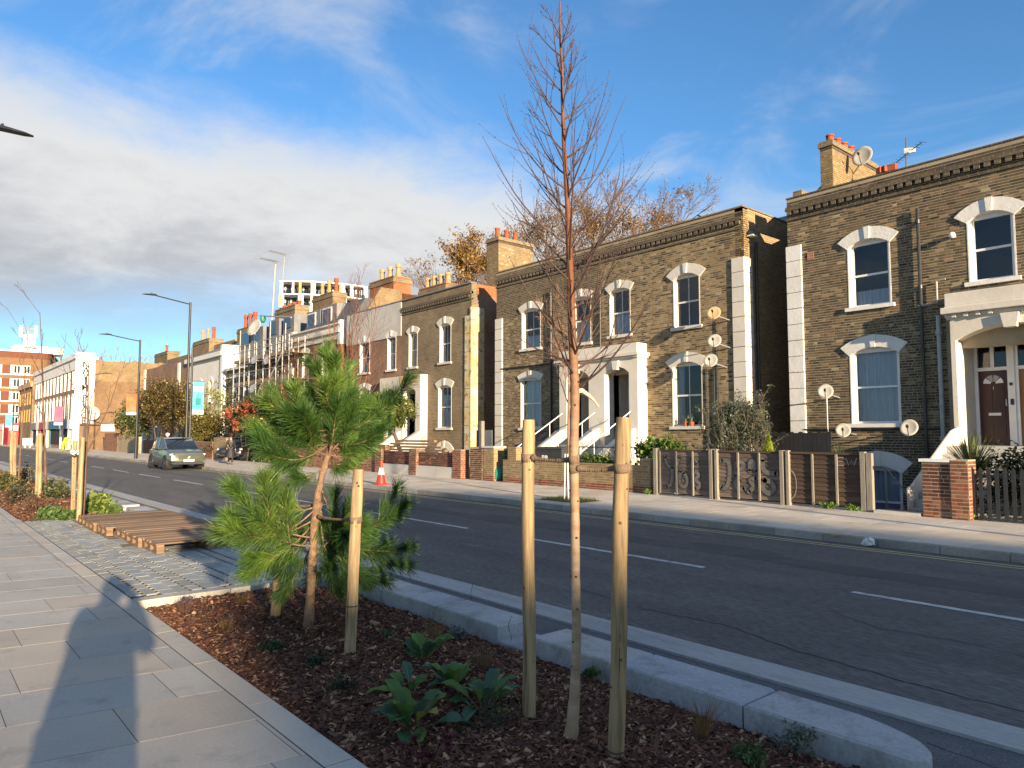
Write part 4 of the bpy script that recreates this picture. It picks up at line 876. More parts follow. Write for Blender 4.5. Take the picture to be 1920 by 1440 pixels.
q = MB(); q.box(pL, pR, MP - 0.02, YF, hz, zt); q.box(pL - 0.15, pR + 0.15, MP - 0.18, YF, hz + 0.05, hz + 0.17); q.box(pL - 0.08, pR + 0.08, MP - 0.10, YF, hz - 0.02, hz + 0.05); q.build('porch_cornice', M['stucco'], mporch, bev=0.012)
for a, w_ in arches:
    q = MB(); q.prism([(a - 0.1, spr + rise - 0.12), (a + 0.1, spr + rise - 0.12), (a + 0.16, hz - 0.08), (a - 0.16, hz - 0.08)], MP - 0.09, MP + 0.05, 'y'); q.build('keystone', M['stucco'], mporch)
    q = MB(); q.box(a - w_ / 2, a + w_ / 2, YF + 0.85, YF + 0.95, 1.2, spr + rise); dfo = q.build('door_surround', M['white_paint'], MH)
    q = MB(); q.box(a - w_ / 2 + 0.12, a + w_ / 2 - 0.1, YF + 0.80, YF + 0.849, 1.32, 3.35); dd_ = q.build('door', M['black_plastic'], MH); q = MB(); q.cyl(a + w_ / 2 - 0.2, YF + 0.78, 2.2, 2.3, 0.03); q.build('handle', M['galv'], dd_)
    q = MB(); q.box(a - w_ / 2 + 0.12, a + w_ / 2 - 0.1, YF + 0.82, YF + 0.848, 3.42, spr + 0.05); q.build('transom_pane', M['car_glass'], dfo)
    stp = MB(); stp.box(a - w_ / 2, a + w_ / 2, MP - 0.4, YF + 0.9, -1.1, 1.3)
    for i in range(7): stp.box(a - w_ / 2, a + w_ / 2, MP - 0.4 - 0.28 * (i + 1), MP - 0.4 - 0.28 * i, -1.1, 1.3 - 0.17 * (i + 1))
    stp.build('steps', M['grey_render'], MH)
for xx, w_ in ((pL + 0.12, 0.28), (mc - 0.14, 0.28), (pR - 0.40, 0.28)):
    q = MB(); q.prism([(MP, -1.1), (MP, 1.95), (MP - 0.35, 1.85), (MP - 2.9, 0.35), (MP - 3.05, 0.32), (MP - 3.05, -1.1)], xx, xx + w_, 'x'); q.build('cheek_wall', M['stucco'], mporch, bev=0.015)
    hr = thing('handrail', {0: 'handrail on the left cheek wall of the double porch', 1: 'handrail on the middle cheek wall of the double porch', 2: 'handrail on the right cheek wall of the double porch'}[0 if xx < mc - 1 else 1 if xx < mc + 1 else 2], 'handrail', (xx + 0.14, MP - 1.5, 1.6), 'handrails of the porch steps')
    b = MB(); b.tube([(xx + 0.14, MP - 0.1, 2.55), (xx + 0.14, MP - 2.9, 1.0), (xx + 0.14, MP - 2.95, 0.35)], 0.022, 6); b.build('rail', M['white_paint'], hr)
    for k in (0.25, 0.7): q = MB(); yy = MP - 0.1 - 2.8 * k; zz = 2.55 - 1.55 * k; q.tube([(xx + 0.14, yy, zz), (xx + 0.14, yy, zz - 0.62)], 0.016, 6); q.build('baluster', M['white_paint'], hr)
# dishes, cables, pipes on the middle house
for px_, py_, mm, lab in ((1339, 588, 'dish_tan', 'tan satellite dish, topmost of three on the yellow brick house'), (1340, 640, 'dish_white', 'pale satellite dish, middle one of three on the yellow brick house'), (1333, 677, 'dish_white', 'pale satellite dish, lowest of three on the yellow brick house')):
    p = dd(px_, py_, 20.45); dish(p.x, p.y, p.z, 0.25, mm, lab, armto=(p.x + 0.25, YF, p.z - 0.2))
for k, (px_, a, c_) in enumerate(((1347, 600, 740), (1339, 690, 790), (1326, 690, 760))):
    x_ = xat(px_, 650); pipe(('black cable trunking right of the lower window of the yellow brick house', 'black cable beside the lowest of three dishes', 'short black cable left of the lowest of three dishes')[k], [(x_, YF - 0.04, zat(px_, a)), (x_, YF - 0.04, -0.5)], 0.018, 'black_metal')
pipe('black corner downpipe with a hopper on the yellow brick house side wall', [(XM1 + 0.1, YF + 0.62, zat(1412, 455, YF + 0.6)), (XM1 + 0.1, YF + 0.62, -1.1)], 0.05, 'black_metal')
t = thing('security_lamp', 'black lamp on the corner above the pale quoins of the yellow brick house', 'lamp', dd(1411, 437, YF + 0.3)); p0 = dd(1411, 437, YF + 0.3); b = MB(); b.cbox((XM1 + 0.13, p0.y, p0.z), (0.10, 0.10, 0.07), 0.3); b.build('lamp_body', M['black_metal'], t); b = MB(); b.cbox((XM1 + 0.15, p0.y, p0.z - 0.09), (0.11, 0.13, 0.02)); b.build('lamp_glass', M['print_white'], t)
pipe('black downpipe on the yellow brick house between the left windows', [(xat(1035, 560), YF - 0.08, zat(1035, 545)), (xat(1035, 560), YF - 0.08, -1.0)], 0.05, 'black_metal')
pipe('black downpipe in the centre of the yellow brick house above the porch', [(xat(1127, 560), YF - 0.07, zat(1127, 545)), (xat(1127, 560), YF - 0.07, zt)], 0.04, 'black_metal')
pipe('grey pipe running level under the left windows of the yellow brick house', [(XM0 + 0.4, YF - 0.06, zat(960, 690)), (xat(1035, 690), YF - 0.06, zat(960, 690))], 0.03, 'black_metal')
cx0 = xat(921, 480, 23.5); cx1 = xat(943, 480, 23.5)
CHM = chimney(MH, cx0, cx1, 23.2, 25.6, 8.5, zat(930, 449, 23.4), PAL_STOCK, [(cx1 - 0.45, 23.5 + 0.62 * i, 0.62, 'terracotta') for i in range(3)])
t = thing('tv_aerial', 'slanting thin aerial on the parapet of the yellow brick house', 'aerial', dd(1295, 412, 22)); b = MB(); b.tube([dd(1293, 414, 22), dd(1332, 386, 22)], 0.015, 5); b.tube([dd(1308, 404, 22), dd(1314, 406, 22)], 0.03, 5); b.build('aerial_rod', M['black_metal'], t)
t = thing('flower_pot', 'terracotta pots with spiky leaves on the lower window sill', 'flower pot', (V2[0] + 0.1, YF - 0.02, V2[1])); b = MB()
for i, o in enumerate((-0.08, 0.16)):
    b = MB(); b.cyl(V2[0] + o, YF + 0.0, V2[1] + 0.0, V2[1] + 0.15, 0.07, 0.095, 10); b.build('pot', M['terracotta'], t)
b = MB()
for k in range(14):
    a = rng.uniform(0, 6.28); p0 = Vector((V2[0] + (-0.08 if k % 2 else 0.16), YF, V2[1] + 0.14)); b.tube([p0, p0 + Vector((0.05 * math.cos(a), 0.04 * math.sin(a), 0.13)), p0 + Vector((0.17 * math.cos(a), 0.12 * math.sin(a), rng.uniform(0.1, 0.32)))], [0.014, 0.012, 0.002], 4, False, (0.22, 0.27, 0.12))
b.build('leaves', M['leaf'], t)

# ================================================================== THIRD HOUSE (half rendered parapet)
XT0 = xat(651, 640); XT1 = xat(884, 620)
TH = thing('brick_house', 'dark brick house with a half rendered parapet and flaking yellow corner', 'house', (XT0, YF, 0), 'terraced houses along the far pavement')
T1 = wpx(825, 845, 606, 679, 0.16); T2 = wpx(767, 782, 622, 688, 0.14); T3 = wpx(727, 742, 630, 693, 0.14); T4 = wpx(675, 693, 640, 699, 0.16)
T5 = wpx(822, 846, 722, 802, 0.16); T6 = wpx(674, 693, 728, 806, 0.16); T7 = (T1[0], -0.6, T1[2], 1.4, 0.25)
xs = xat(753, 620); TP = YF - 0.45
tpL, tpR = xat(712, 740, TP), xat(788, 740, TP)
TW = [T1, T2, T3, T4, T5, T6, T7]; tm = (tpL + tpR) / 2; th_ = (tpR - tpL) / 2
tar = [(tm + th_ * 0.48, th_ * 0.6), (tm - th_ * 0.48, th_ * 0.6)]
ZT = 9.12
for x0, x1, mm in ((XT0, xs, 'brick_brown'), (xs, XT1, 'brick_dark')):
    rr = [(q[0] - q[2] / 2 - x0, q[0] + q[2] / 2 - x0, q[1], q[1] + q[3] + q[4]) for q in TW if x0 < q[0] < x1] + [(a - w_ / 2 - x0, a + w_ / 2 - x0, -1.2, 3.9) for a, w_ in tar if x0 - 1 < a < x1 + 1]
    rr = [r_ for r_ in rr if r_[1] > 0 and r_[0] < x1 - x0]
    wt = backing(TH, (x0, YF), (1, 0), x1 - x0, -1.3, ZT, rr, M[mm], 0.3)
q = MB(); q.box(XT0, xs, YF - 0.05, YF - 0.002, zat(700, 640) , ZT); q.build('rendered_parapet', M['grey_render'], TH)
q = MB(); q.box(XT0, XT1 + 0.02, YF - 0.08, YF + 0.32, ZT + 0.0, ZT + 0.06); q.build('parapet_coping', M['lead'], TH)
cornice(TH, xs, XT1, YF, 8.72, 8.5, 8.38, ZT)
for V_, kw in ((T1, dict(msur='stucco', blue=True)), (T2, dict(band=0.3)), (T3, dict(band=0.3, msur='white_stucco')), (T4, dict(band=0.3, msur='white_stucco')), (T5, dict(curt=(0, 1, 0, .8))), (T6, dict(band=0.3, msur='white_stucco')), (T7, dict(sill=False))):
    kw.pop('blue', None); window(TH, wt, YF, *V_, **kw)
quoin(TH, xat(873, 620), XT1 - 0.04, YF, zat(878, 592), -1.1, 0, 'flaking', 0.4, 0.9)
sdt = MB(); sdt.box(XT1 - 0.3, XT1, YF + 0.3, 31, -1.3, 8.6); sdt.build('side_wall', M['brick_brown'], TH)
q = MB(); q.box(XT1 - 0.04, XT1 + 0.06, YF - 0.07, YF + 0.75, -1.3, zat(890, 574)); q.build('corner_pier', M['flaking'], TH)
q = MB(); q.box(XT1 - 0.3, XT1 + 0.02, YF + 0.301, YF + 2.0, 8.6, ZT); q.prism([(YF + 1.6, 8.4), (YF + 1.6, 9.0), (26, 10.6), (26, 8.4)], XT1 - 0.3, XT1, 'x'); q.build('party_wall', M['brick_orange'], TH)
q = MB(); q.prism([(YF + 0.32, 8.5), (26, 10.3), (31, 8.3), (31, 8.1), (YF + 0.32, 8.1)], XT0 + 0.2, XT1 - 0.31, 'x'); q.build('roof', M['slate'], TH)
b = MB(); hz = zat(788, 712, TP); spr = zat(770, 735, TP); rise = 0.25
for s in (-1, 0, 1):
    e0, e1 = [(tpL, tar[1][0] - tar[1][1] / 2), (tar[1][0] + tar[1][1] / 2, tar[0][0] - tar[0][1] / 2), (tar[0][0] + tar[0][1] / 2, tpR)][s + 1]; b.box(e0, e1, TP, YF + 0.8, -1.2, spr); b.box(e0, e1, TP, YF + 0.02, spr, hz + 0.3)
for a, w_ in tar:
    r1 = (w_ * w_ / 4 + rise * rise) / (2 * rise); zc2 = spr + rise - r1; aa = math.asin(w_ / 2 / r1); n = 10
    sp = [(a + r1 * math.sin(-aa + 2 * aa * i / n), zc2 + r1 * math.cos(-aa + 2 * aa * i / n)) for i in range(n + 1)]
    for i in range(n): b.add([(sp[i][0], TP, sp[i][1]), (sp[i + 1][0], TP, sp[i + 1][1]), (sp[i + 1][0], TP, hz + 0.3), (sp[i][0], TP, hz + 0.3), (sp[i][0], YF + 0.8, sp[i][1]), (sp[i + 1][0], YF + 0.8, sp[i + 1][1])], [(0, 1, 2, 3), (0, 4, 5, 1)])
tp = b.build('porch', M['stucco'], TH); q = MB(); q.box(tm + 0.02, tpR - 0.02, TP - 0.012, TP - 0.002, spr + 0.3, hz + 0.28); q.build('stained_render', M['flaking'], tp)
for a, w_ in tar: q = MB(); q.box(a - w_ / 2, a + w_ / 2, YF + 0.75, YF + 0.8, 0.9, spr + rise); q.build('door', M['grey_panel'], TH)
for xx in (tpL, tm - 0.15, tpR - 0.3): q = MB(); q.prism([(TP, -1.1), (TP, 1.9), (TP - 2.6, 0.4), (TP - 2.8, 0.35), (TP - 2.8, -1.1)], xx, xx + 0.3, 'x'); q.build('cheek_wall', M['stucco'], tp)
def chpx(parent, pl, pr, pt, pbk, yy, pots, palp, depth=2.2, mm='terracotta', ph=0.8, zb=8.6):
    a = aty(pl, pt, yy); c_ = aty(pr, pt, yy); return chimney(parent, a.x, a.x + 0.75, yy, yy + depth, zb, a.z, palp, [(a.x + 0.4, yy + 0.35 + i * (depth - 0.7) / max(1, pots - 1), ph, mm) for i in range(pots)])
def chbox(parent, pl, pr, pt, yy, pots, mm, pm, ph, zb=8.6, d=0.9):
    a = aty(pl, pt, yy); c_ = aty(pr, pt, yy); q = MB(); q.box(a.x, c_.x, yy, yy + d, zb, a.z); ch = q.build('chimney', M[mm], parent)
    q = MB(); q.box(a.x - 0.06, c_.x + 0.06, yy - 0.06, yy + d + 0.06, a.z - 0.35, a.z - 0.1); q.box(a.x - 0.03, c_.x + 0.03, yy - 0.03, yy + d + 0.03, a.z + 0.002, a.z + 0.08); q.build('cap', M['brick_dark'], ch)
    for i in range(pots):
        xx = a.x + (c_.x - a.x) * (i + 0.5) / pots; q = MB(); z0 = a.z; q.tube([(xx, yy + d / 2, z0), (xx, yy + d / 2, z0 + ph * 0.75), (xx, yy + d / 2, z0 + ph * 0.78), (xx, yy + d / 2, z0 + ph)], [0.19, 0.16, 0.2, 0.19], 10); q.build('chimney_pot', M[pm[i % len(pm)]], ch)
    return ch
chbox(TH, 693, 738, 533, 25.0, 3, 'brick_orange', ['buff_clay'], 1.05, 8.0, 1.4)
q = MB(); q.prism([(aty(738, 560, 25.5).x, 8.4), (aty(738, 545, 25.5).x, aty(738, 547, 25.5).z), (aty(790, 553, 25.5).x, aty(790, 556, 25.5).z), (aty(790, 560, 25.5).x, 8.4)], 25.5, 25.9, 'y'); q.build('party_wall', M['brick_orange'], TH)
chbox(TH, 786, 836, 545, 26.5, 4, 'brick_orange', ['buff_clay'], 0.85, 8.0)

# ================================================================== fourth house (cream cornice, dormers)
def simplehouse(name, label, x0, x1, ze, mm, wlist, zb=-0.6, band='white_stucco', depth=9.0, roofz=None, sidem='brick_brown', group='terraced houses along the far pavement', cat='house', Yf=YF, **kw):
    H_ = thing(name, label, cat, (x0, Yf, 0), group)
    rr = [(q[0] - q[2] / 2 - x0, q[0] + q[2] / 2 - x0, q[1], q[1] + q[3] + q[4]) for q in wlist]
    wl_ = backing(H_, (x0, Yf), (1, 0), x1 - x0, zb, ze, rr, M[mm], 0.3)
    for q in wlist: window(H_, wl_, Yf, *q, msur=band, band=0.28, key=False, **kw)
    q = MB(); q.box(x0, x0 + 0.3, Yf + 0.301, Yf + depth, zb, ze - 0.3); q.box(x1 - 0.3, x1, Yf + 0.301, Yf + depth, zb, ze - 0.3); q.build('side_wall', M[sidem], H_)
    if roofz: q = MB(); q.prism([(Yf + 0.32, ze - 0.35), (Yf + 1.7, roofz), (Yf + depth - 1, roofz), (Yf + depth, ze - 0.6)], x0 + 0.1, x1 - 0.1, 'x'); q.build('roof', M['slate'], H_)
    return H_
XD0, XD1 = xat(548, 650), xat(640, 640); zD = zat(640, 607)
wd_ = []
for pl, pr, t_, b_ in ((567, 578, 660, 712), (604, 613, 650, 703)): wd_.append(wpx(pl, pr, t_, b_, 0.15))
wd_ += [(q[0], 1.2, q[2], 1.8, 0.15) for q in wd_]
DH = simplehouse('brick_house', 'brown brick house with cream cornice and slate dormers right of the scaffolding', XD0, XD1, zD, 'brick_brown', wd_, roofz=zD + 1.9)
q = MB(); q.box(XD0 - 0.05, XD1 + 0.05, YF - 0.10, YF - 0.002, zD - 0.95, zD + 0.05); q.box(XD0 - 0.1, XD1 + 0.1, YF - 0.28, YF - 0.1, zD - 0.55, zD - 0.38); q.box(XD0 - 0.1, XD1 + 0.1, YF - 0.28, YF - 0.1, zD - 0.02, zD + 0.07); q.build('cornice', M['stucco'], DH)
q = MB(); q.box(XD0 - 0.35, XD0 + 0.35, YF - 0.12, YF + 0.7, -1, zD + 0.25); q.box(XD1 - 0.3, XD1 + 0.06, YF - 0.13, YF + 0.8, zD - 1.3, zD + 0.25); q.build('white_pilaster', M['white_stucco'], DH)
q = MB(); q.box(XD1 - 0.28, XD1 + 0.03, YF - 0.03, YF + 0.9, -1, zD - 1.3); q.build('brick_pier', M['brick_orange'], DH)
for pl, pr, pt, pb in ((576, 592, 590, 620), (604, 622, 580, 612)):
    a = aty(pl, pb, YF + 1.0); c_ = aty(pr, pb, YF + 1.0); zt_ = aty(pl, pt, YF + 1.0).z; q = MB(); q.box(a.x - 0.1, c_.x + 0.7, YF + 1.0, YF + 3.5, zD - 0.2, zt_ + 0.15); d_ = q.build('dormer', M['lead'], DH); q = MB(); q.box(a.x + 0.1, c_.x, YF + 0.95, YF + 1.03, a.z, zt_); q.build('dormer_window', M['white_paint'], d_); q = MB(); q.box(a.x + 0.22, c_.x - 0.12, YF + 0.93, YF + 0.948, a.z + 0.15, zt_ - 0.1); q.build('pane', M['car_glass'], d_)
chbox(DH, 586, 624, 560, 26, 3, 'brick_stock', ['buff_clay', 'buff_clay', 'terracotta'], 1.3, 8.0, 1.2)
q = MB(); a = aty(668, 553, 23.8); q.prism([(22.0, 8.6), (22.3, 9.1), (23.8, a.z), (25.4, a.z), (25.4, 8.5)], XD1 - 0.3, XD1 + 0.05, 'x'); q.build('party_wall', M['brick_stock'], DH)

# ================================================================== scaffolded house
XE0, XE1 = xat(425, 700), XD0 - 0.4; zE = zat(540, 680) + 0.3
we = [(x, 4.4, 1.0, 1.9, 0.15) for x in (XE0 + 2, XE0 + 4.6, XE0 + 7.8, XE0 + 10.6)] + [(x, 1.0, 1.0, 2.0, 0.15) for x in (XE0 + 2, XE0 + 4.6, XE0 + 7.8, XE0 + 10.6)]
EH = simplehouse('brick_house', 'dark brick house with white trim wrapped in white scaffolding', XE0, XE1, zE, 'brick_dark', we, roofz=zE + 2.0)
q = MB(); q.box(XE0 - 0.1, XE1 + 0.1, YF - 0.3, YF - 0.002, zE - 0.1, zE + 0.08); q.box(XE0, XE1, YF - 0.12, YF - 0.002, zE - 0.75, zE - 0.65); q.box(XE0, XE1, YF - 0.12, YF - 0.002, 3.8, 3.95); q.build('cornice', M['white_stucco'], EH)
for k, (pl, pr, pt, pb) in enumerate(((452, 470, 627, 650), (474, 490, 620, 645), (505, 520, 606, 632), (532, 548, 598, 620))):
    a = aty(pl, pb, YF + 1.0); c_ = aty(pr, pb, YF + 1.0); zt_ = aty(pl, pt, YF + 1.0).z; q = MB(); q.box(a.x - 0.1, c_.x + 0.3, YF + 1.0, YF + 3.5, zE - 0.2, zt_ + 0.15); d_ = q.build('dormer', M['lead'], EH); q = MB(); q.box(a.x + 0.3, c_.x - 0.2, YF + 0.93, YF + 0.99, a.z + 0.1, zt_); q.build('dormer_window', M['car_glass'], d_)
chbox(EH, 516, 553, 584, 24, 4, 'brick_dark', ['terracotta'], 0.5, 8.0, 1.2); chbox(EH, 445, 470, 620, 24, 3, 'brick_stock', ['terracotta'], 1.5, 8.0, 1.2)
SC = thing('scaffolding', 'white scaffold poles and boards in front of the dark brick house', 'scaffolding', (XE0, 19.4, 0))
for i, px_ in enumerate((438, 449, 458, 467, 480, 493, 505, 517, 529, 541)):
    for yy in (19.3, 20.4):
        x_ = aty(px_, 700, 19.3).x; b = MB(); b.tube([(x_, yy, -0.3), (x_, yy, zE + (2.4 if i in (6, 1) else 1.2))], 0.04, 6); b.build('pole', M['galv'], SC)
xa_, xb_ = aty(436, 700, 19.3).x, aty(546, 700, 19.3).x
for zz in (1.0, 3.0, 4.2, 5.3, 6.3, zE - 0.2, zE + 0.7, zE + 1.2):
    for yy in (19.3, 20.4): b = MB(); b.tube([(xa_, yy, zz), (xb_, yy, zz)], 0.035, 6); b.build('ledger', M['galv'], SC)
for zz in (5.4, zE - 0.05):
    for k in range(6): b = MB(); b.box(xa_, xb_, 19.35 + k * 0.26, 19.35 + k * 0.26 + 0.235, zz, zz + 0.04); b.build('board', M['grey_wood'], SC)
    b = MB(); b.box(xa_, xb_, 19.33, 19.349, zz, zz + 0.24); b.build('toe_board', M['grey_wood'], SC)
for (pa, za, pb, zb_) in ((505, 5.4, 529, zE), (467, 3.0, 493, 5.3), (529, 3.0, 505, 5.3)): b = MB(); b.tube([(aty(pa, 700, 19.3).x, 19.24, za), (aty(pb, 700, 19.3).x, 19.24, zb_)], 0.045, 6); b.build('brace', M['galv'], SC)
b = MB(); b.tube([aty(487, 592, 19.3), aty(546, 595, 19.3)], 0.05, 6); b.build('hoist_arm', M['galv'], SC)
q = MB(); q.ball(aty(493, 598, 19.3), (0.22, 0.22, 0.30), 8, 6); tag(q.build('hoist_bucket', M['green_bag']), 'green bucket hanging from the scaffold hoist arm', 'bucket')
for px_, py_, zz in ((477, 675, 19.0), (500, 676, 19.2), (474, 729, 19.0)):
    p = aty(px_, py_, zz); dish(p.x, p.y, p.z, 0.36, 'grey_metal', {477: 'grey dish upper left on the scaffolded house', 500: 'grey dish upper right on the scaffolded house', 474: 'grey dish lowest on the scaffolded house'}[px_], armto=(p.x, 19.3, p.z))
p = aty(478, 615, 21.5); dish(p.x, p.y, p.z, 0.75, 'dish_white', 'large white dish on the roof behind the scaffolding')
for (pa, pb, zt_, zb_, lab) in ((517, 510, 492, 600, 'tall pale aerial mast with a slanting yagi left of the modern block'), (534, 530, 478, 530, 'thin aerial mast with upright loops left of the modern block')):
    t = thing('tv_aerial', lab, 'aerial', aty(pb, zb_, 25)); b = MB(); b.tube([aty(pb, zb_, 25), aty(pa, zt_, 25)], 0.085 if pa == 517 else 0.04, 6); b.build('mast', M['galv' if pa == 517 else 'grey_metal'], t)
    b = MB(); e0, e1 = aty(pa - 29, zt_ - 8, 25), aty(pa + 2, zt_, 25); b.tube([e0, e1], 0.045, 5)
    for k in range(9): pp = e0.lerp(e1, k / 8); b.tube([pp - Vector((0, 0.3, 0.12)), pp + Vector((0, 0.3, 0.12))], 0.02, 4)
    b.build('elements', M['grey_metal'], t)

# ================================================================== cream house, brown terrace
XF0, XF1 = xat(352, 700), xat(421, 700) - 0.1; zF = zat(420, 655) - 0.2
wf = [(XF0 + k, 4.6, 0.85, 1.7, 0.3) for k in (1.2, 4.0, 6.9)] + [(XF0 + k, 1.4, 0.85, 1.8, 0.3) for k in (1.2, 4.0, 6.9)]
FH = simplehouse('stucco_house', 'cream painted house with a white corner pilaster beyond the scaffolding', XF0, XF1, zF, 'white_stucco', wf, sidem='stucco')
q = MB(); q.box(XF0, XF1 + 0.1, YF - 0.35, YF - 0.002, zF - 0.35, zF + 0.05); q.box(XF1 - 0.5, XF1 + 0.05, YF - 0.2, YF + 1.2, -1, zF + 0.6); q.build('cornice', M['white_stucco'], FH)
q = MB(); q.prism([(YF - 0.1, zF + 0.05), (YF + 2.5, zF + 1.3), (30, zF + 1.3), (30, zF)], XF0, XF1, 'x'); q.build('roof', M['lead'], FH)
chbox(FH, 362, 392, 644, 24.5, 3, 'brick_stock', ['buff_clay', 'buff_clay', 'terracotta'], 1.4, 8.0, 1.5)
q = MB(); a = aty(392, 650, 25); c_ = aty(440, 652, 25); q.box(a.x, c_.x, 25, 25.4, 8.0, a.z); q.build('party_wall', M['brick_stock'], FH)
XG0, XG1 = xat(272, 700), XF0 - 0.12; zG = zat(345, 675) - 0.0
wg = [(XG0 + 1.2 + k * 2.7, 4.5, 0.9, 1.8, 0.2) for k in range(6)] + [(XG0 + 1.2 + k * 2.7, 1.2, 0.9, 1.9, 0.2) for k in range(6)]
GH = simplehouse('brick_house', 'red brown brick terrace behind the orange leaved trees', XG0, XG1, zG, 'brick_brown', wg, roofz=zG + 0.7)
q = MB(); q.box(XG0 - 0.1, XG0 + 0.5, YF - 0.12, YF + 0.6, -1, zG); q.build('white_pilaster', M['white_stucco'], GH); q = MB(); q.box(XG1 - 3.0, XG1 - 2.3, YF - 0.12, YF + 0.1, -1, zG - 0.2); q.build('white_pilaster', M['white_stucco'], GH)
chbox(GH, 290, 314, 666, 27, 1, 'brick_stock', ['terracotta'], 1.2, 8.0, 1.5); q = MB(); a = aty(314, 675, 27); c_ = aty(352, 676, 27); q.box(a.x, c_.x, 27, 27.4, 7.5, a.z); q.build('party_wall', M['brick_stock'], GH)

# ================================================================== white fronted corner building with painted side wall
XN = -95.2; YN = 15.3; zN = 10.75; XN0 = -130.0
NH = thing('shop_building', 'brick shop building with a white front and NAVIM PLACE lettered down its corner', 'building', (XN, YN, 0))
rr = []
ww = []
for zz, hh in ((7.0, 2.3), (3.55, 2.7)):
    for i in range(12): ww.append((XN0 + 1.8 + i * 2.75, zz, 1.25, hh))
nwall = backing(NH, (XN0, YN), (1, 0), XN - XN0, -0.2, zN, [(a - w_ / 2 - XN0, a + w_ / 2 - XN0, z, z + h) for a, z, w_, h in ww], M['brick_brown'], 0.4)
for a, z, w_, h in ww:
    q = MB(); q.box(a - w_ / 2, a - w_ / 2 + 0.2, YN - 0.05, YN + 0.15, z, z + h); q.box(a + w_ / 2 - 0.2, a + w_ / 2 + 0.0, YN - 0.05, YN + 0.15, z, z + h); q.prism(sector(a, z + h - 0.4, 0.4, 0.72, -1.5, 1.5, 8), YN - 0.07, YN + 0.1, 'y'); wo = q.build('window', M['white_stucco'], NH); q = MB(); q.box(a - w_ / 2, a + w_ / 2, YN + 0.16, YN + 0.2, z, z + h); q.build('pane', M['car_glass'], wo)
q = MB(); q.box(XN0, XN, YN - 0.35, YN - 0.002, zN - 0.25, zN + 0.3); q.box(XN0, XN, YN - 0.15, YN - 0.003, zN - 1.5, zN - 0.26); q.build('cornice', M['white_stucco'], NH)
q = MB(); q.box(XN0, XN, YN - 0.2, YN - 0.002, 3.2, 3.5); q.build('string_course', M['white_stucco'], NH)
bays = [('grey_panel', 5), ('white_paint', 3.0), ('red_panel', 6), ('white_paint', 1.4), ('yellow_panel', 1.2), ('blue_panel', 8.5), ('white_paint', 1.5), ('blue_panel', 4), ('white_paint', 2)]
x_ = XN0 + 1
for k, (mm, wd) in enumerate(bays):
    if x_ + wd > XN - 1.0: wd = XN - 1.0 - x_
    q = MB(); q.box(x_, x_ + wd, YN - 0.4, YN - 0.003, 2.4, 3.4); fo = q.build('shop_fascia', M[mm], NH); q = MB(); q.box(x_ + 0.1, x_ + wd - 0.1, YN - 0.12, YN - 0.004, 0.5, 2.35); q.build('shop_window', M['dark_room' if wd > 2.5 else mm], fo); q = MB(); q.box(x_, x_ + 0.25, YN - 0.3, YN - 0.005, 0, 2.4); q.build('pier', M[mm], fo); x_ += wd
q = MB(); q.box(XN - 0.003, XN + 0.02, YN, YN + 0.0, 0, 0.1)
side = backing(NH, (XN, YN + 0.401), (0, 1), 16.5, -0.2, 8.0, [], M['brick_navim'], 0.4, 'side_wall')
b = MB(); b.box(XN - 0.4, XN, YN + 0.401, YN + 16.9, 8.0, 10.35)
for k in range(34):
    if rng.random() < 0.6: b.box(XN - 0.4, XN, YN + 0.6 + k * 0.47, YN + 0.6 + k * 0.47 + 0.45, 10.35, 10.42 + rng.random() * 0.16)
b.build('upper_side_wall', M['brick_stock'], NH)
q = MB(); q.box(XN - 0.1, XN + 0.12, YN - 0.3, YN + 1.7, 3.0, zN + 0.45); strip_ = q.build('white_corner_strip', M['white_stucco'], NH); q = MB(); q.box(XN - 0.1, XN + 0.15, YN + 1.7, YN + 2.0, zN - 0.3, zN + 0.0); q.build('cornice_end', M['white_stucco'], NH)
q = MB(); q.box(XN - 0.1, XN + 0.1, YN - 0.3, YN + 0.3, -0.1, 3.0); q.build('corner_pier', M['white_stucco'], NH)
zz = 9.75
for ch in 'NAVIM PLACE':
    if ch != ' ': placetext(ch, 1.0, M['letter_black'], strip_, facing((1, 0, 0), at=(XN + 0.13, YN + 0.75, zz)), ext=0.006, bold=0.012)
    zz -= 0.66 if ch != ' ' else 0.55
# things on that side wall
t = thing('satellite_dish', 'large grey dish on the plain brick side wall by the lettered corner', 'satellite dish', atx(173, 775, XN + 1)); p = atx(173, 775, XN + 0.7); b = MB(); b.tube([p - Vector((0.12, 0, 0)), p], [0.75, 0.8], 18); b.tube([p - Vector((0.6, 0, 0)), p], 0.06, 6); b.build('reflector', M['grey_metal'], t)
t = thing('air_conditioner', 'white air conditioner box with a round fan on the plain brick side wall', 'air conditioner', atx(202, 802, XN + 0.3)); p = atx(202, 802, XN + 0.25); b = MB(); b.cbox(p, (0.25, 0.72, 0.42)); b.build('case', M['white_paint'], t, bev=0.03)
b = MB(); b.tube([p + Vector((0.25, -0.15, 0)), p + Vector((0.28, -0.15, 0))], 0.33, 16); b.build('fan_grille', M['grey_metal'], t)
t = thing('cable_run', 'dark cable running level across the plain brick side wall', 'cable', atx(150, 797, XN + 0.1)); b = MB(); b.tube([atx(150, 797, XN + 0.06), atx(318, 799, XN + 0.06)], 0.06, 5); b.tube([atx(150, 783, XN + 0.06), atx(190, 794, XN + 0.06), atx(215, 796, XN + 0.06)], 0.04, 5); b.build('cable', M['black_metal'], t)
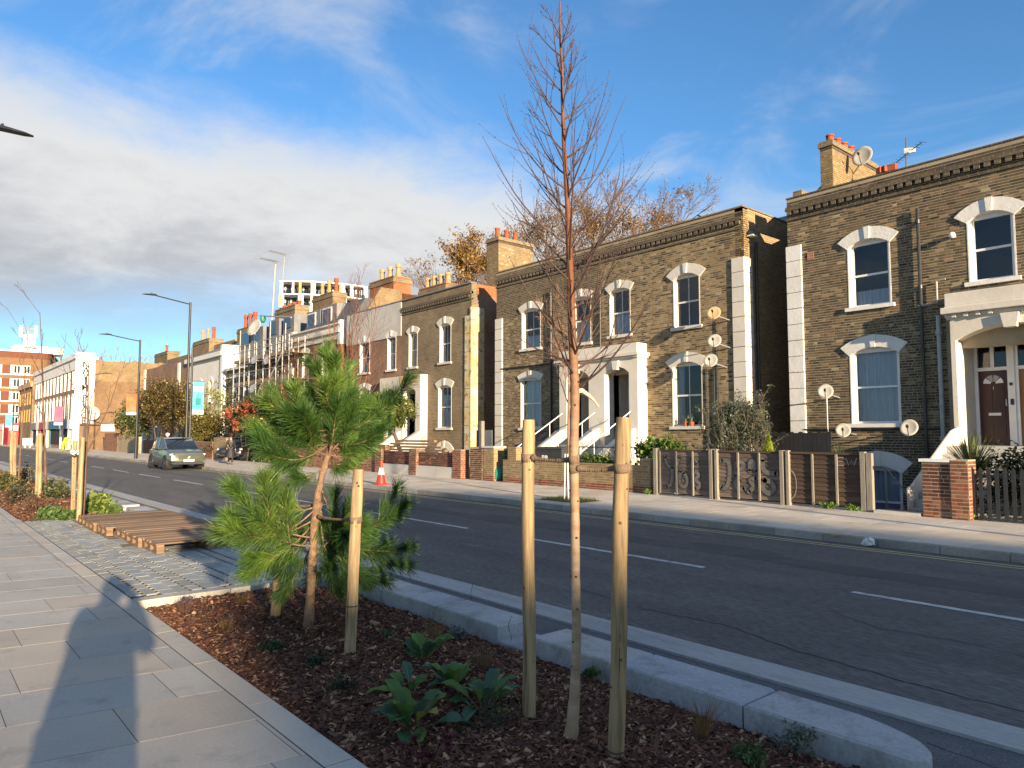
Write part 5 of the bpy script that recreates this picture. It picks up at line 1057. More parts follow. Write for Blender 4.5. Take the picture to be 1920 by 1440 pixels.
# dark ochre shop block beyond it
q = MB()
OB = thing('shop_building', 'narrow ochre brick building between the white fronted shops and the flats', 'building', (-135, 15.6, 0))
q.box(-146, -130.05, 15.0, 30, -0.2, 9.6); q.build('wall', M['brick_stock'], OB); q = MB(); q.box(-146.2, -130.04, 14.7, 15.0, 9.0, 9.8); q.build('cornice', M['flats_band'], OB)
for zz in (3.6, 6.3):
    for i in range(5): q = MB(); q.box(-145 + i * 3, -143.6 + i * 3, 14.9, 14.99, zz, zz + 2.0); wo = q.build('window', M['ochre_panel'], OB)

# ================================================================== far: flats on the left
XJ = -190.0
JF = thing('flats', 'long six storey brick block of flats with white windows at the far left', 'building', (XJ, 20, 0))
def jx(px_, py_): return atx(px_, py_, XJ)
jy1 = jx(98, 700).y; jy0 = jy1 - 26; jz = jx(0, 656).z; fl = 3.12
fls = [jx(30, p_).z for p_ in (692, 717, 742, 766, 788, 812)]
b = MB(); poly = [(XJ, jy0), (XJ, jy1 - 2.4)] + [(XJ - 2.4 + 2.4 * math.cos(a), jy1 - 2.4 + 2.4 * math.sin(a)) for a in [math.pi / 2 * i / 5 for i in range(1, 6)]] + [(XJ - 70, jy1 + 14), (XJ - 74, jy0)]
b.prism(poly[::-1], -1, jz, 'z'); b.build('wall', M['flats_brick'], JF)
def band_(name, z0, z1, pr_, mm):
    b = MB(); cxj = XJ - 30; cyj = (jy0 + jy1) / 2; P2 = [(cxj + (p[0] - cxj) * (1 + pr_ / 30), cyj + (p[1] - cyj) * (1 + pr_ / 14)) for p in poly]; b.prism(P2[::-1], z0, z1, 'z'); return b.build(name, M[mm], JF)
band_('top_band', jz - 1.5, jz - 0.15, 0.06, 'flats_red'); band_('roof_edge', jz - 0.15, jz + 0.15, 0.22, 'white_paint')
for k, zz in enumerate(fls):
    band_('window_sill_band', zz - 1.0 - 0.32, zz - 1.0 - 0.12, 0.14, 'white_paint')
    wx = jy1 - 4.2; n = 0
    while wx > jy0 + 1:
        wd = 3.6 if n % 3 == 0 else (1.9 if n % 3 == 1 else 2.6)
        q = MB(); q.box(XJ - 0.02, XJ + 0.10, wx - wd, wx, zz - 1.0, zz + 0.85); wo = q.build('window', M['upvc'], JF)
        m_ = int(wd / 0.6); q = MB()
        for i in range(m_): 
            if (i + n) % 3: q.box(XJ + 0.101, XJ + 0.12, wx - wd + 0.08 + i * wd / m_, wx - wd - 0.08 + (i + 1) * wd / m_, zz - 0.85, zz + 0.7)
        q.build('pane', M['car_glass'], wo); q = MB(); q.box(XJ - 0.02, XJ + 0.05, wx - wd - 1.5, wx - wd - 0.02, zz - 1.0, zz + 0.85); q.build('red_panel', M['flats_red'], JF); wx -= wd + 1.52; n += 1
    d = Vector((-70, 14 + 2.4, 0)).normalized()
    for i in range(5): p = Vector((XJ - 6 - i * 6, jy1 + 0.9 + i * 1.42, zz - 0.1)); q = MB(); q.cbox(p, (1.7, 0.35, 0.9), math.atan2(d.y, d.x)); q.build('window', M['upvc'], JF)
RM = thing('phone_mast', 'white mobile phone mast on the roof of the flats', 'antenna', jx(60, 640)); b = MB()
for i, (pa, t_, b_) in enumerate(((42, 608, 630), (71, 609, 630), (50, 625, 648), (59, 625, 648), (66, 630, 650))): a = jx(pa, t_); c_ = jx(pa, b_); q = MB(); q.box(XJ - 3, XJ - 2.3, a.y - 0.3, a.y + 0.3, c_.z, a.z); q.build('antenna_panel', M['white_paint'], RM)
b = MB(); a = jx(40, 612); c_ = jx(73, 628); b.tube([(XJ - 3, a.y, a.z), (XJ - 3, c_.y, a.z)], 0.12, 5); b.tube([(XJ - 3, a.y, c_.z), (XJ - 3, c_.y, c_.z)], 0.12, 5); b.tube([(XJ - 3, a.y, a.z), (XJ - 3, c_.y, c_.z)], 0.1, 5); b.tube([(XJ - 3, (a.y + c_.y) / 2, a.z), (XJ - 3, (a.y + c_.y) / 2, jz)], 0.2, 5); b.build('frame', M['galv'], RM)
RP = thing('roof_plant_room', 'white and grey plant room on the roof of the flats', 'roof room', jx(90, 650)); q = MB(); a = jx(30, 646); c_ = jx(95, 655); q.box(XJ - 9, XJ - 3.5, a.y, c_.y, jz, a.z + 0.3); q.build('wall', M['white_paint'], RP); q = MB(); a = jx(92, 648); c_ = jx(124, 660); q.box(XJ - 8, XJ - 3.6, a.y, c_.y, jz, a.z); q.build('metal_cladding', M['grey_metal'], RP)

# ================================================================== far: modern block behind the terrace
d_ = ray(608, 560); d_.z = 0; d_.normalize(); KD = 178.0; KC = Vector(EYE) + d_ * KD; krz = math.atan2(-d_.x, d_.y)
KB = thing('modern_flats', 'curved modern block of flats with white and ochre fins above the terrace roofs', 'building', (KC.x, KC.y, 0), None, krz); WL[KB] = Vector((0, 0, 0))
depthK = KD * math.cos(math.acos(max(-1, min(1, d_.dot(Vector((fw.x, fw.y, 0)).normalized()))))); ppm = F_PX / (depthK * math.cos(PITCH)) * 1.0
kx = lambda p_: (p_ - 608) / ppm * 0.955
kz = lambda p_: EYE[2] + (815 - p_) / ppm
ky = lambda p_: 2.2 * ((p_ - 590) / 85) ** 2
ztopK = kz(527.5); kfl = [kz(p_) for p_ in (552, 576, 601, 628)]
q = MB(); q.box(kx(525), kx(691), 4.5, 16, 0, ztopK); q.build('core', M['grey_panel'], KB)
n = 16
for zz, h_ in [(ztopK, 0.35)] + [(z, 0.3) for z in kfl]:
    b = MB()
    for i in range(n):
        p0, p1 = 522 + 172 * i / n, 522 + 172 * (i + 1) / n
        b.add([(kx(p0), ky(p0) - .3, zz), (kx(p1), ky(p1) - .3, zz), (kx(p1), 4.6, zz), (kx(p0), 4.6, zz), (kx(p0), ky(p0) - .3, zz + h_), (kx(p1), ky(p1) - .3, zz + h_), (kx(p1), 4.6, zz + h_), (kx(p0), 4.6, zz + h_)], [(0, 3, 2, 1), (4, 5, 6, 7), (0, 1, 5, 4), (2, 3, 7, 6), (1, 2, 6, 5), (3, 0, 4, 7)])
    b.build('floor_slab', M['white_stucco'], KB)
fins = {0: [(523, 529, 0), (546, 550, 0), (559, 564, 1), (582, 591, 0), (615, 620, 0), (637, 642, 1), (642, 648, 0), (658, 665, 0), (686, 693, 0)], 1: [(521, 525, 1), (526, 531, 0), (558, 562, 0), (563, 568, 0), (582, 586, 0), (622, 629, 0), (646, 652, 0)], 2: [(530, 534, 0), (553, 558, 0), (559, 564, 1), (580, 586, 0), (640, 646, 0)], 3: [(530, 540, 0), (560, 570, 1), (600, 610, 0)]}
lv = [ztopK] + kfl
for k in range(4):
    for a, c_, o in fins[k]: q = MB(); q.box(kx(a), kx(c_), ky(a) - .25, ky(a) + .35, lv[k + 1] + .31, lv[k] - .01); q.build('fin', M['ochre_panel' if o else 'white_stucco'], KB)
    for i in range(14):
        p0, p1 = 529 + i * 11.6, 529 + i * 11.6 + 9.5; q = MB(); q.box(kx(p0), kx(p1), 4.3, 4.49, lv[k + 1] + .35, lv[k] - .4); wo = q.build('window', M['car_glass'], KB); q = MB(); q.box(kx(p0) + .2, kx(p0) + .55, 4.2, 4.29, lv[k + 1] + .35, lv[k] - .4); q.build('mullion', M['white_paint'], wo)
        q = MB(); q.box(kx(p0), kx(p1), ky(p0) + .1, ky(p0) + .14, lv[k + 1] + .31, lv[k + 1] + 1.2); q.build('balcony_glass', M['far_glass'], KB)
for k in range(2): q = MB(); q.cyl(kx(589 + k * 4.5), 6, ztopK, ztopK + 1.4, 0.3, 0.3, 6); q.build('flue', M['white_paint'], KB)
for (y0, y1, x0, x1, hh, lab) in ((45, 60, -76, -60, 7.0, 'plain brick house back beyond the terrace roofs'),):
    t = thing('brick_house', lab, 'house', (x0, y0, 0)); q = MB(); q.box(x0, x1, y0, y1, -1, hh); q.build('wall', M['brick_stock'], t); q = MB(); q.prism([(y0, hh), ((y0 + y1) / 2, hh + 3), (y1, hh)], x0, x1, 'x'); q.build('roof', M['slate'], t)

# ================================================================== garden walls, fences, gates (front boundary line)
YB = 16.6
def gwall(label, px0_, px1_, ptop, palf, nind, base=None, thick=0.22, mort='mortar', coping=None, zb=-0.03, ztop=None, x0=None, x1=None, cat='wall', Y_=YB, retl=True):
    a = x0 if x0 is not None else aty(px0_, 900, Y_).x; c_ = x1 if x1 is not None else aty(px1_, 900, Y_).x; zt_ = ztop if ztop is not None else aty((px0_ + px1_) / 2, ptop, Y_).z
    t = thing('garden_wall' if cat == 'wall' else 'gate_pillar', label, cat, (a, Y_, 0)); wl_ = backing(t, (a, Y_), (1, 0), c_ - a, zb, zt_, [], M[mort], thick)
    brickwork(wl_, (a, Y_), (1, 0), c_ - a, zb + 0.005, zt_, [], palf, nind); brickwork(wl_, (c_, Y_), (0, 1), thick, zb + 0.005, zt_, [], palf, 20)
    if coping: q = MB(); q.box(a - 0.04, c_ + 0.04, Y_ - 0.05, Y_ + thick + 0.05, zt_, zt_ + 0.06); q.build('coping', M[coping], t)
    return t, a, c_, zt_
gwall('red brick gate pillar at the right of the driveway gap', 1782, 1816, 862, lambda u, z: choose(PAL_RED), 180, thick=0.45, mort='mortar', cat='pillar', Y_=16.2)
gwall('short dark red brick wall left of the right gate pillar', 1729, 1781, 866, lambda u, z: choose(PAL_DKRED if z > 0.45 else PAL_RED), 200, coping='white_paint', Y_=16.25)
def palY(u, z): return choose(PAL_RED) if z < 0.2 else choose(PAL_GOLD if rng.random() < 0.6 else PAL_STOCK)
t, LA, LB, LZ = gwall('long low yellow brick garden wall with red brick base courses behind the birch', 943, 1219, 868, palY, 300, ztop=0.80)
gwall('square yellow brick pier on the left end of the long low garden wall', 943, 968, 845, lambda u, z: choose(PAL_GOLD), 60, thick=0.5, x0=aty(952, 900, YB).x, x1=aty(968, 900, YB).x, zb=0.802, ztop=aty(960, 838, YB).z, cat='pillar')
gwall('yellow brick pier at the right end of the long low garden wall', 1200, 1219, 850, lambda u, z: choose(PAL_GOLD), 30, thick=0.5, zb=0.802, ztop=1.0, cat='pillar')
gwall('buff brick gate pillar left of the gap with the green bag', 906, 926, 840, lambda u, z: choose(PAL_GOLD if z > 0.2 else PAL_RED), 100, thick=0.5, cat='pillar')
gwall('dark red brick gate pillar beside the buff one', 881, 904, 838, lambda u, z: choose(PAL_RED if rng.random() < 0.5 else PAL_DKRED), 100, thick=0.5, cat='pillar')
q = MB(); q.box(aty(906, 900, YB).x - 0.05, aty(926, 900, YB).x + 0.05, YB - 0.05, YB + 0.55, aty(915, 840, YB).z, aty(915, 840, YB).z + 0.07); tag(q.build('pillar_cap', M['grey_render'], None), 'cement cap on the buff brick gate pillar', 'cap')
gwall('brown brick garden wall with a cement foot behind the traffic cone', 705, 862, 845, lambda u, z: choose(PAL_DKRED if rng.random() < 0.7 else PAL_RED), 120, mort='mortar_dark', ztop=0.98, x0=aty(705, 890, YB).x, x1=aty(853, 890, YB).x)
for k, px_ in enumerate((707, 771, 853)):
    gwall(('left', 'middle', 'right')[k] + ' brick pier of the brown wall behind the traffic cone', px_, px_ + 8, 845, lambda u, z: choose(PAL_RED), 40, thick=0.4, ztop=1.12, Y_=YB - 0.12, x0=aty(px_, 890, YB).x, x1=aty(px_, 890, YB).x + 0.55, cat='pillar')
q = MB(); q.box(aty(714, 890, YB).x, aty(852, 890, YB).x, YB - 0.10, YB - 0.03, 0, 0.42); tag(q.build('cement_foot', M['grey_render'], None), 'pale cement plinth along the foot of the brown wall by the cone', 'plinth')
gwall('red brick garden wall with piers beyond the person in black', 460, 505, 842, lambda u, z: choose(PAL_RED), 0, ztop=1.25, x0=-38.8, x1=-28.3)
gwall('orange brick wall stub on the pavement before the plain side wall', 196, 228, 820, lambda u, z: choose(PAL_RED), 0, ztop=1.9, x0=-86.5, x1=-80.5, Y_=16.6)
gwall('pale block wall beside the dark car in the driveway', 386, 410, 830, lambda u, z: choose(PAL_STOCK), 0, ztop=1.5, x0=-51.5, x1=-49.0)
gwall('low red brick wall between the lamp post and the dark car', 360, 385, 840, lambda u, z: choose(PAL_RED), 0, ztop=1.2, x0=-56.5, x1=-51.7)
gwall('grey cement wall with a white post by the wheeled bins', 228, 262, 832, lambda u, z: choose(PAL_STOCK), 0, ztop=1.5, x0=-80.3, x1=-72.0, mort='grey_render')
# entrance plinth between fence and brick wall
q = MB(); q.box(aty(1640, 960, 16.3).x, aty(1727, 960, 16.3).x, 16.25, 16.5, -0.1, 0.06); tag(q.build('doorstep', M['grey_render'], None), 'low broken cement step across the gap beside the fence end', 'step')
q = MB(); q.box(aty(1640, 960, 16.5).x, aty(1727, 960, 16.5).x, 16.5, 17.2, -1, 0.02); q.box(aty(1640, 960, 16.5).x, aty(1727, 960, 16.5).x + 0.6, 17.2, 19.2, -1.1, -0.35); tag(q.build('red_path', M['brick_red'], None), 'red path going down behind the gap beside the fence', 'path')
t = thing('handrail', 'grey handrail sloping down to the basement window behind the gap', 'handrail', (xat(1660, 880), 19.5, 0)); b = MB(); p0 = aty(1660, 875, 19.0); b.tube([(p0.x, 19.0, -1), (p0.x, 19.0, p0.z), (p0.x + 0.75, 19.0, p0.z - 1.0), (p0.x + 0.8, 19.0, -1)], 0.03, 6); b.build('rail', M['grey_metal'], t)
# timber fence
FY = 16.45; x0 = aty(1226, 900, FY).x; x1 = aty(1630, 900, FY).x; fz = 1.32
pans = [(1238, 1332), (1346, 1466), (1480, 1617)]; shades = [(1.7, 1.95, 2.4), (1.9, 2.2, 2.7), (0.95, 0.92, 0.95)]; plab = ['left grey fence panel with silver graffiti', 'middle grey fence panel with big silver bubble graffiti', 'right brown fence panel with thin tags']
for k, (pa, pb) in enumerate(pans):
    a, c_ = aty(pa, 900, FY).x, aty(pb, 900, FY).x; t = thing('timber_fence', plab[k], 'fence', (a, FY, 0), 'timber fence panels')
    n = 11; bh = 1.14 / n
    for i in range(n):
        z = 0.10 + i * bh; tl = rng.uniform(-0.008, 0.008); q = MB(); kk = rng.uniform(0.65, 1.3); sh = tuple(s_ * kk for s_ in shades[k])
        q.add([(a, FY + 0.010, z - 0.018), (c_, FY + 0.010, z - 0.018 + tl), (c_, FY + 0.032, z + bh), (a, FY + 0.032, z + bh), (a, FY + 0.034, z - 0.018), (c_, FY + 0.034, z - 0.018 + tl), (c_, FY + 0.042, z + bh), (a, FY + 0.042, z + bh)], [(0, 1, 2, 3), (4, 7, 6, 5), (0, 4, 5, 1), (3, 2, 6, 7)], sh); q.build('board', M['fence_board'], t)
    q = MB(); q.box(a, c_, FY - 0.01, FY + 0.05, 0.10 + 1.14, 0.10 + 1.19); q.build('top_rail', M['fence_board'], t)
    for f in (0.0, 0.34, 0.67, 1.0):
        xx = a + (c_ - a) * f; q = MB(); q.box(xx - 0.022, xx + 0.022, FY - 0.03, FY + 0.01, 0.05, 1.25); q.build('batten', M['post_wood'], t)
    def ribbon(pts, wd, mm, nm='graffiti', off=0.0):
        q = MB(); A = []; B = []
        for i, p in enumerate(pts):
            d = Vector(pts[min(i + 1, len(pts) - 1)]) - Vector(pts[max(i - 1, 0)]); d = Vector((-d.y, d.x)).normalized() * wd / 2 if d.length > 1e-6 else Vector((wd / 2, 0)); A.append((p[0] + d.x, FY + 0.0085 - off, p[1] + d.y)); B.append((p[0] - d.x, FY + 0.0085 - off, p[1] - d.y))
        q.strip(A, B); return q.build(nm, M[mm], t, fixn=False)
    def loop(cx_, cz_, rx, rz, a0=0, a1=360, n=20, wob=0.0): return [(cx_ + rx * math.cos(R(a0 + (a1 - a0) * i / n)) * (1 + wob * math.sin(3 * i)), cz_ + rz * math.sin(R(a0 + (a1 - a0) * i / n))) for i in range(n + 1)]
    W = c_ - a
    def fat(pts, wd, off=0.0):      # one bubble letter stroke: black under, silver over, round ends
        P_ = [(a + W * p[0], p[1]) for p in pts]; Q = []
        for u_, v_ in zip(P_[:-1], P_[1:]): Q += [(u_[0] + (v_[0] - u_[0]) * i / 4, u_[1] + (v_[1] - u_[1]) * i / 4) for i in range(4)]
        Q.append(P_[-1])
        for _ in range(3): Q = [Q[0]] + [((Q[i - 1][0] + 2 * Q[i][0] + Q[i + 1][0]) / 4, (Q[i - 1][1] + 2 * Q[i][1] + Q[i + 1][1]) / 4) for i in range(1, len(Q) - 1)] + [Q[-1]]
        for g, mm, nm, o_ in ((wd + .03, 'graffiti_black', 'graffiti_outline', off), (wd, 'graffiti_silver', 'graffiti_fill', off + .0008)):
            ribbon(Q, g, mm, nm, o_)
            for e in (Q[0], Q[-1]): q = MB(); P3 = [(p[0], FY + .0085 - o_, p[1]) for p in loop(e[0], e[1], g / 2, g / 2, n=12)[:-1]]; q.add(P3, [tuple(range(12))]); q.build(nm, M[mm], t, fixn=False)
    if k == 0:
        for n_, (p_, w_) in enumerate((([(.10, 1.08), (.16, .78), (.34, .80), (.40, 1.08)], .09), ([(.25, .8), (.25, .32), (.12, .24)], .10), ([(.42, .7), (.38, .35), (.5, .24), (.58, .45), (.48, .66)], .10), ([(.68, .75), (.80, .62), (.70, .48), (.84, .34), (.70, .24)], .10), ([(.62, 1.0), (.72, 1.05), (.76, .92)], .07))): fat(p_, w_, .0016 * n_)
    elif k == 1:
        for n_, (p_, w_) in enumerate((([(.06, 1.02), (.20, 1.04), (.19, .5), (.12, .27), (.05, .34)], .11), ([(.30, .62), (.30, 1.03), (.42, 1.0), (.42, .84), (.32, .80)], .11), ([(.52, .78), (.52, 1.05), (.60, 1.02), (.58, .88), (.63, .78)], .10), ([(.72, 1.08), (.72, .76), (.92, .74)], .12), ([(.36, .58), (.27, .45), (.33, .27), (.43, .33)], .12), ([(.62, .60), (.50, .56), (.60, .40), (.50, .26)], .11), ([(.74, .56), (.70, .36), (.80, .22), (.90, .36), (.84, .56), (.75, .56)], .12))): fat(p_, w_, .0016 * n_)
    else:
        ribbon(loop(a + W * 0.02, 0.5, W * 0.08, 0.33, -90, 90), 0.02, 'graffiti_white')
        s = [(0, 1), (0.4, .4), (.5, 1), (.9, .35), (1.0, 1), (1.3, .5), (1.6, 1), (1.7, .3)]
        for o, mm in ((0.06, 'graffiti_black'), (0.38, 'graffiti_black')): ribbon([(a + W * o + p[0] * 0.22, 0.95 + p[1] * 0.22) for p in s], 0.014, mm)
        # the white tag: strokes of E W Y
        bx_ = a + W * 0.68; z0_ = 1.0
        for st_ in ([(0, 0), (0, 0.17)], [(0, 0.17), (0.15, 0.17)], [(0, 0.09), (0.12, 0.09)], [(0, 0), (0.15, 0)], [(0.2, 0.17), (0.26, 0), (0.32, 0.12), (0.38, 0), (0.44, 0.17)], [(0.5, 0.17), (0.56, 0.08), (0.62, 0.17)], [(0.56, 0.08), (0.56, -0.05)], [(0.66, -0.12), (0.64, 0.13)]): ribbon([(bx_ + p[0], z0_ + p[1]) for p in st_], 0.018, 'graffiti_white')
posts = [(1229, 0.11), (1338, 0.09), (1342, 0.07), (1472, 0.09), (1477, 0.06), (1624, 0.12), (1634, 0.10)]
for k, (px_, wd) in enumerate(((1231, .12), (1335, .10), (1345, .08), (1468, .10), (1479, .08), (1620, .11), (1632, .13))):
    x_ = aty(px_, 900, FY).x; t = thing('fence_post', 'weathered timber fence post, number %s from the left' % ('one', 'two', 'three', 'four', 'five', 'six', 'seven')[k], 'post', (x_, FY, 0), 'timber fence posts'); t['label'] = ('post between the yellow wall and the left graffiti panel', 'post at the right end of the left graffiti panel', 'post at the left end of the big bubble graffiti panel', 'post at the right end of the big bubble graffiti panel', 'post at the left end of the brown fence panel', 'post at the right end of the brown fence panel', 'outermost thick fence post beside the gap')[k]
    q = MB(); q.box(x_ - wd / 2, x_ + wd / 2, FY - 0.07, FY + 0.05, -0.02, 1.32 - (0.03 if k == 6 else 0)); q.build('timber', M['post_wood'], t, bev=0.006)
# black picket fence at the right edge
t = thing('picket_fence', 'black picket fence right of the red brick pillar', 'fence', (aty(1822, 900, 16.4).x, 16.4, 0)); x_ = aty(1820, 900, 16.4).x
while x_ < -2.2: q = MB(); q.prism([(x_, 0.03), (x_ + 0.07, 0.03), (x_ + 0.07, 1.0), (x_ + 0.035, 1.06), (x_, 1.0)], 16.38, 16.40, 'y'); q.build('picket', M['black_metal'], t); x_ += 0.14
for zz in (0.25, 0.85): q = MB(); q.box(aty(1820, 900, 16.4).x, -2.2, 16.402, 16.44, zz, zz + 0.06); q.build('rail', M['black_metal'], t)
# black railings behind the long wall, gate in the passage
t = thing('railing', 'thin black railing behind the right part of the long low wall', 'railing', (xat(1085, 850, 17.2), 17.2, 0)); xa, xb = aty(1086, 850, 17.3).x, aty(1203, 850, 17.3).x; b = MB(); zt_ = aty(1150, 839, 17.3).z; b.tube([(xa, 17.3, zt_), (xb, 17.3, zt_)], 0.018, 6); b.build('top_rail', M['black_metal'], t)
for k in range(6): q = MB(); xx = xa + (xb - xa) * k / 5; q.tube([(xx, 17.3, 0), (xx, 17.3, zt_)], 0.018, 6); q.build('upright', M['black_metal'], t)
t = thing('timber_gate', 'dark timber fence closing the passage between the two right houses', 'gate', (XM1 + 0.8, 19.5, 0)); 
for k in range(14): q = MB(); xx = aty(1440, 850, 19.3).x + k * 0.135; q.box(xx, xx + 0.125, 19.3, 19.33, -1, 1.75 + 0.03 * (k % 2)); q.build('slat', M['black_plastic'], t)
t = thing('timber_gate', 'grey boarded gate in the passage left of the yellow brick house', 'gate', (aty(900, 850, 20.0).x, 20, 0))
for k in range(8): q = MB(); xx = aty(893, 850, 19.6).x + k * 0.14; q.box(xx, xx + 0.13, 19.6, 19.63, -1, 1.9); q.build('slat', M['grey_panel'], t)
q = MB(); xx = aty(905, 850, 19.6).x; q.box(xx, xx + 0.15, 19.4, 19.58, -1, 2.3); tag(q.build('gate_post', M['post_wood'], None), 'pale post beside the boarded passage gate', 'post')
# tall boards ahead of the pale render: timber planks stacked on the brown wall
q = thing('stacked_planks', 'stacked planks lying on the brown wall behind the cone', 'planks', (aty(720, 830, 17.6).x, 17.5, 1.2))
for k in range(4): b = MB(); xa = aty(715 + 8 * k, 830, 17.4).x; b.box(xa, xa + 5.5 - k * 0.8, 17.2 + 0.1 * k, 17.35 + 0.1 * k, 0.98 + 0.13 * k, 1.07 + 0.13 * k); b.build('plank', M['pallet_wood'], q)

# ================================================================== vegetation tools
def rv(s=1.0, r_=rng): return Vector((r_.uniform(-s, s), r_.uniform(-s, s), r_.uniform(-s, s)))
def leaves(name, pts, size, cols, m='leaf', parent=None, kind=None, asp=0.5, up=0.3, jit=0.6, rs=None, fold=False):
    """pts Nx3 leaf centres -> quads with random attitude"""
    P = np.asarray(pts, 'f'); n = len(P); d = nr.normal(0, 1, (n, 3)); d[:, 2] += up; d /= np.linalg.norm(d, axis=1)[:, None]
    e = nr.normal(0, 1, (n, 3)); e -= (e * d).sum(1)[:, None] * d; e /= np.linalg.norm(e, axis=1)[:, None]
    L_ = size * nr.uniform(1 - jit, 1 + jit, n)[:, None]; a = e * L_ / 2; b_ = np.cross(d, e) * L_ * asp / 2
    V = np.stack([P - a, P + b_, P + a, P - b_], 1).reshape(-1, 3); F = np.arange(4 * n).reshape(-1, 4)
    c = np.array(cols)[nr.integers(0, len(cols), n)] * nr.uniform(0.75, 1.25, (n, 1)); return npmesh(name, V, F, M[m], parent, kind, c)
def clumps(c, r_, n, per, spread, shell=0.55, zmin=None):
    """n leaf clumps in an ellipsoid, per leaves each"""
    c = np.array(c); r_ = np.array(r_); d = nr.normal(0, 1, (n, 3)); d /= np.linalg.norm(d, axis=1)[:, None]; k = nr.uniform(shell, 1.0, n)[:, None] * (1 + 0.18 * np.sin(d[:, :1] * 7 + d[:, 1:2] * 5 + d[:, 2:] * 6)); cc = c + d * k * r_
    P = (cc[:, None, :] + nr.normal(0, spread, (n, per, 3))).reshape(-1, 3)
    if zmin is not None: P = P[P[:, 2] > zmin]
    return P
def gi(a, i): return a[min(i, len(a) - 1)]
def grow(b, p, d, L_, r_, lev, prm, tips=None, tint=(1, 1, 1), rg=rng):
    """prm: dict(n children per level, ang, ratio, up, sides, seg)"""
    seg = gi(prm['seg'], lev); pts = [p.copy()]; rad = [r_]; q = p.copy(); dd_ = d.normalized()
    for i in range(seg):
        dd_ = (dd_ + rv(gi(prm['wob'], lev), rg) + Vector((0, 0, gi(prm['up'], lev)))).normalized(); q = q + dd_ * L_ / seg; pts.append(q.copy()); rad.append(max(r_ * (1 - (i + 1) / seg * prm['tap']), prm['rmin']))
    b.tube(pts, rad, gi(prm['sides'], lev), False, tint)
    if tips is not None and lev >= prm['depth'] - 1: tips.extend(pts[1:])
    if lev + 1 >= prm['depth']: return
    for k in range(gi(prm['n'], lev)):
        f = gi(prm['start'], lev) + (1 - gi(prm['start'], lev)) * (k + rg.random()) / gi(prm['n'], lev); idx = min(int(f * seg), seg - 1); w_ = f * seg - idx; pp = pts[idx].lerp(pts[idx + 1], w_)
        ax = (pts[idx + 1] - pts[idx]).normalized(); pr = ax.cross(rv(1, rg)).normalized(); ang = R(gi(prm['ang'], lev) + rg.uniform(-12, 12)); nd_ = ax * math.cos(ang) + pr * math.sin(ang)
        grow(b, pp, nd_, L_ * gi(prm['ratio'], lev) * (1.15 - 0.6 * f) * rg.uniform(0.7, 1.2), max((rad[idx]) * prm['rr'], prm['rmin']), lev + 1, prm, tips, tint, rg)
def tree(name, label, base, H_, r0, prm, m='bark', group=None, leafspec=None, cat='tree', lean=(0, 0, 1), tint=(1, 1, 1)):
    t = thing(name, label, cat, base, group); b = MB(); tips = []; bp = Vector(base)
    grow(b, bp, Vector(lean), H_, r0, 0, prm, tips, tint); b.build('trunk', M[m], t, fixn=False, smooth=True)
    if leafspec:
        P = np.array([tuple(q) for q in tips]); sel = nr.integers(0, len(P), leafspec['n']); P = P[sel] + nr.normal(0, leafspec.get('sp', 0.12), (leafspec['n'], 3)); leaves('crown', P, leafspec['size'], leafspec['cols'], parent=t)
    return t
BIG = dict(depth=5, n=[11, 7, 5, 5], ang=[30, 32, 34, 32], ratio=[0.5, 0.58, 0.6, 0.6], up=[0.02, 0.06, 0.08, 0.08], wob=[0.04, 0.10, 0.12, 0.14], seg=[6, 4, 3, 2, 2], sides=[7, 5, 4, 3, 3], tap=0.75, start=[0.3, 0.25, 0.2, 0.2], rr=0.55, rmin=0.010)
# big bare trees behind the yellow house, last orange leaves
ORG = [(0.27, 0.15, 0.055), (0.33, 0.20, 0.065), (0.22, 0.13, 0.06), (0.28, 0.19, 0.08)]
for k, (px_, top_, yy, nl, r0, lab) in enumerate(((878, 430, 38, 5200, .28, 'tall tree with golden leaves left of the chimney with three red pots'), (1010, 395, 40, 4200, .26, 'tall bare tree directly right of the three red chimney pots'), (1105, 372, 42, 4200, .28, 'tallest bare tree rising behind the yellow house roof beside the birch'), (1180, 378, 44, 3800, .26, 'bare tree behind the yellow house roof right of the birch'), (1240, 376, 48, 3400, .26, 'bare tree rightmost behind the yellow house roof'))):
    top = aty(px_, top_, yy); prm = dict(BIG); prm['rmin'] = 0.013; tree('bare_tree', lab, (top.x, yy, -1), (top.z + 1) * 0.82, r0, prm, group='trees behind the houses', leafspec=dict(n=nl, size=0.20 if k == 0 else 0.14, sp=0.22, cols=ORG), tint=(1.25, 1.08, .88) if k else (1.3, 1.05, 0.8))
for k, (px_, py_, yy, rx, ry, n_, sz) in enumerate(((876, 482, 38, 40, 44, 190, .24), (1000, 440, 40, 46, 40, 60, .17), (1105, 428, 42, 50, 44, 70, .17), (1178, 420, 44, 44, 34, 55, .17), (1240, 412, 48, 32, 30, 45, .17))):
    c = aty(px_, py_, yy); r3 = (abs(aty(px_ + rx, py_, yy).x - c.x) * .72, 2.2, abs(aty(px_, py_ - ry, yy).z - c.z)); leaves('crown', clumps(tuple(c), r3, n_, 26, .28, .15), sz, [(.38, .22, .06), (.44, .28, .07), (.30, .17, .05)] if k == 0 else ORG, parent=bpy.data.objects['bare_tree' + ('' if k == 0 else '.%03d' % k)])
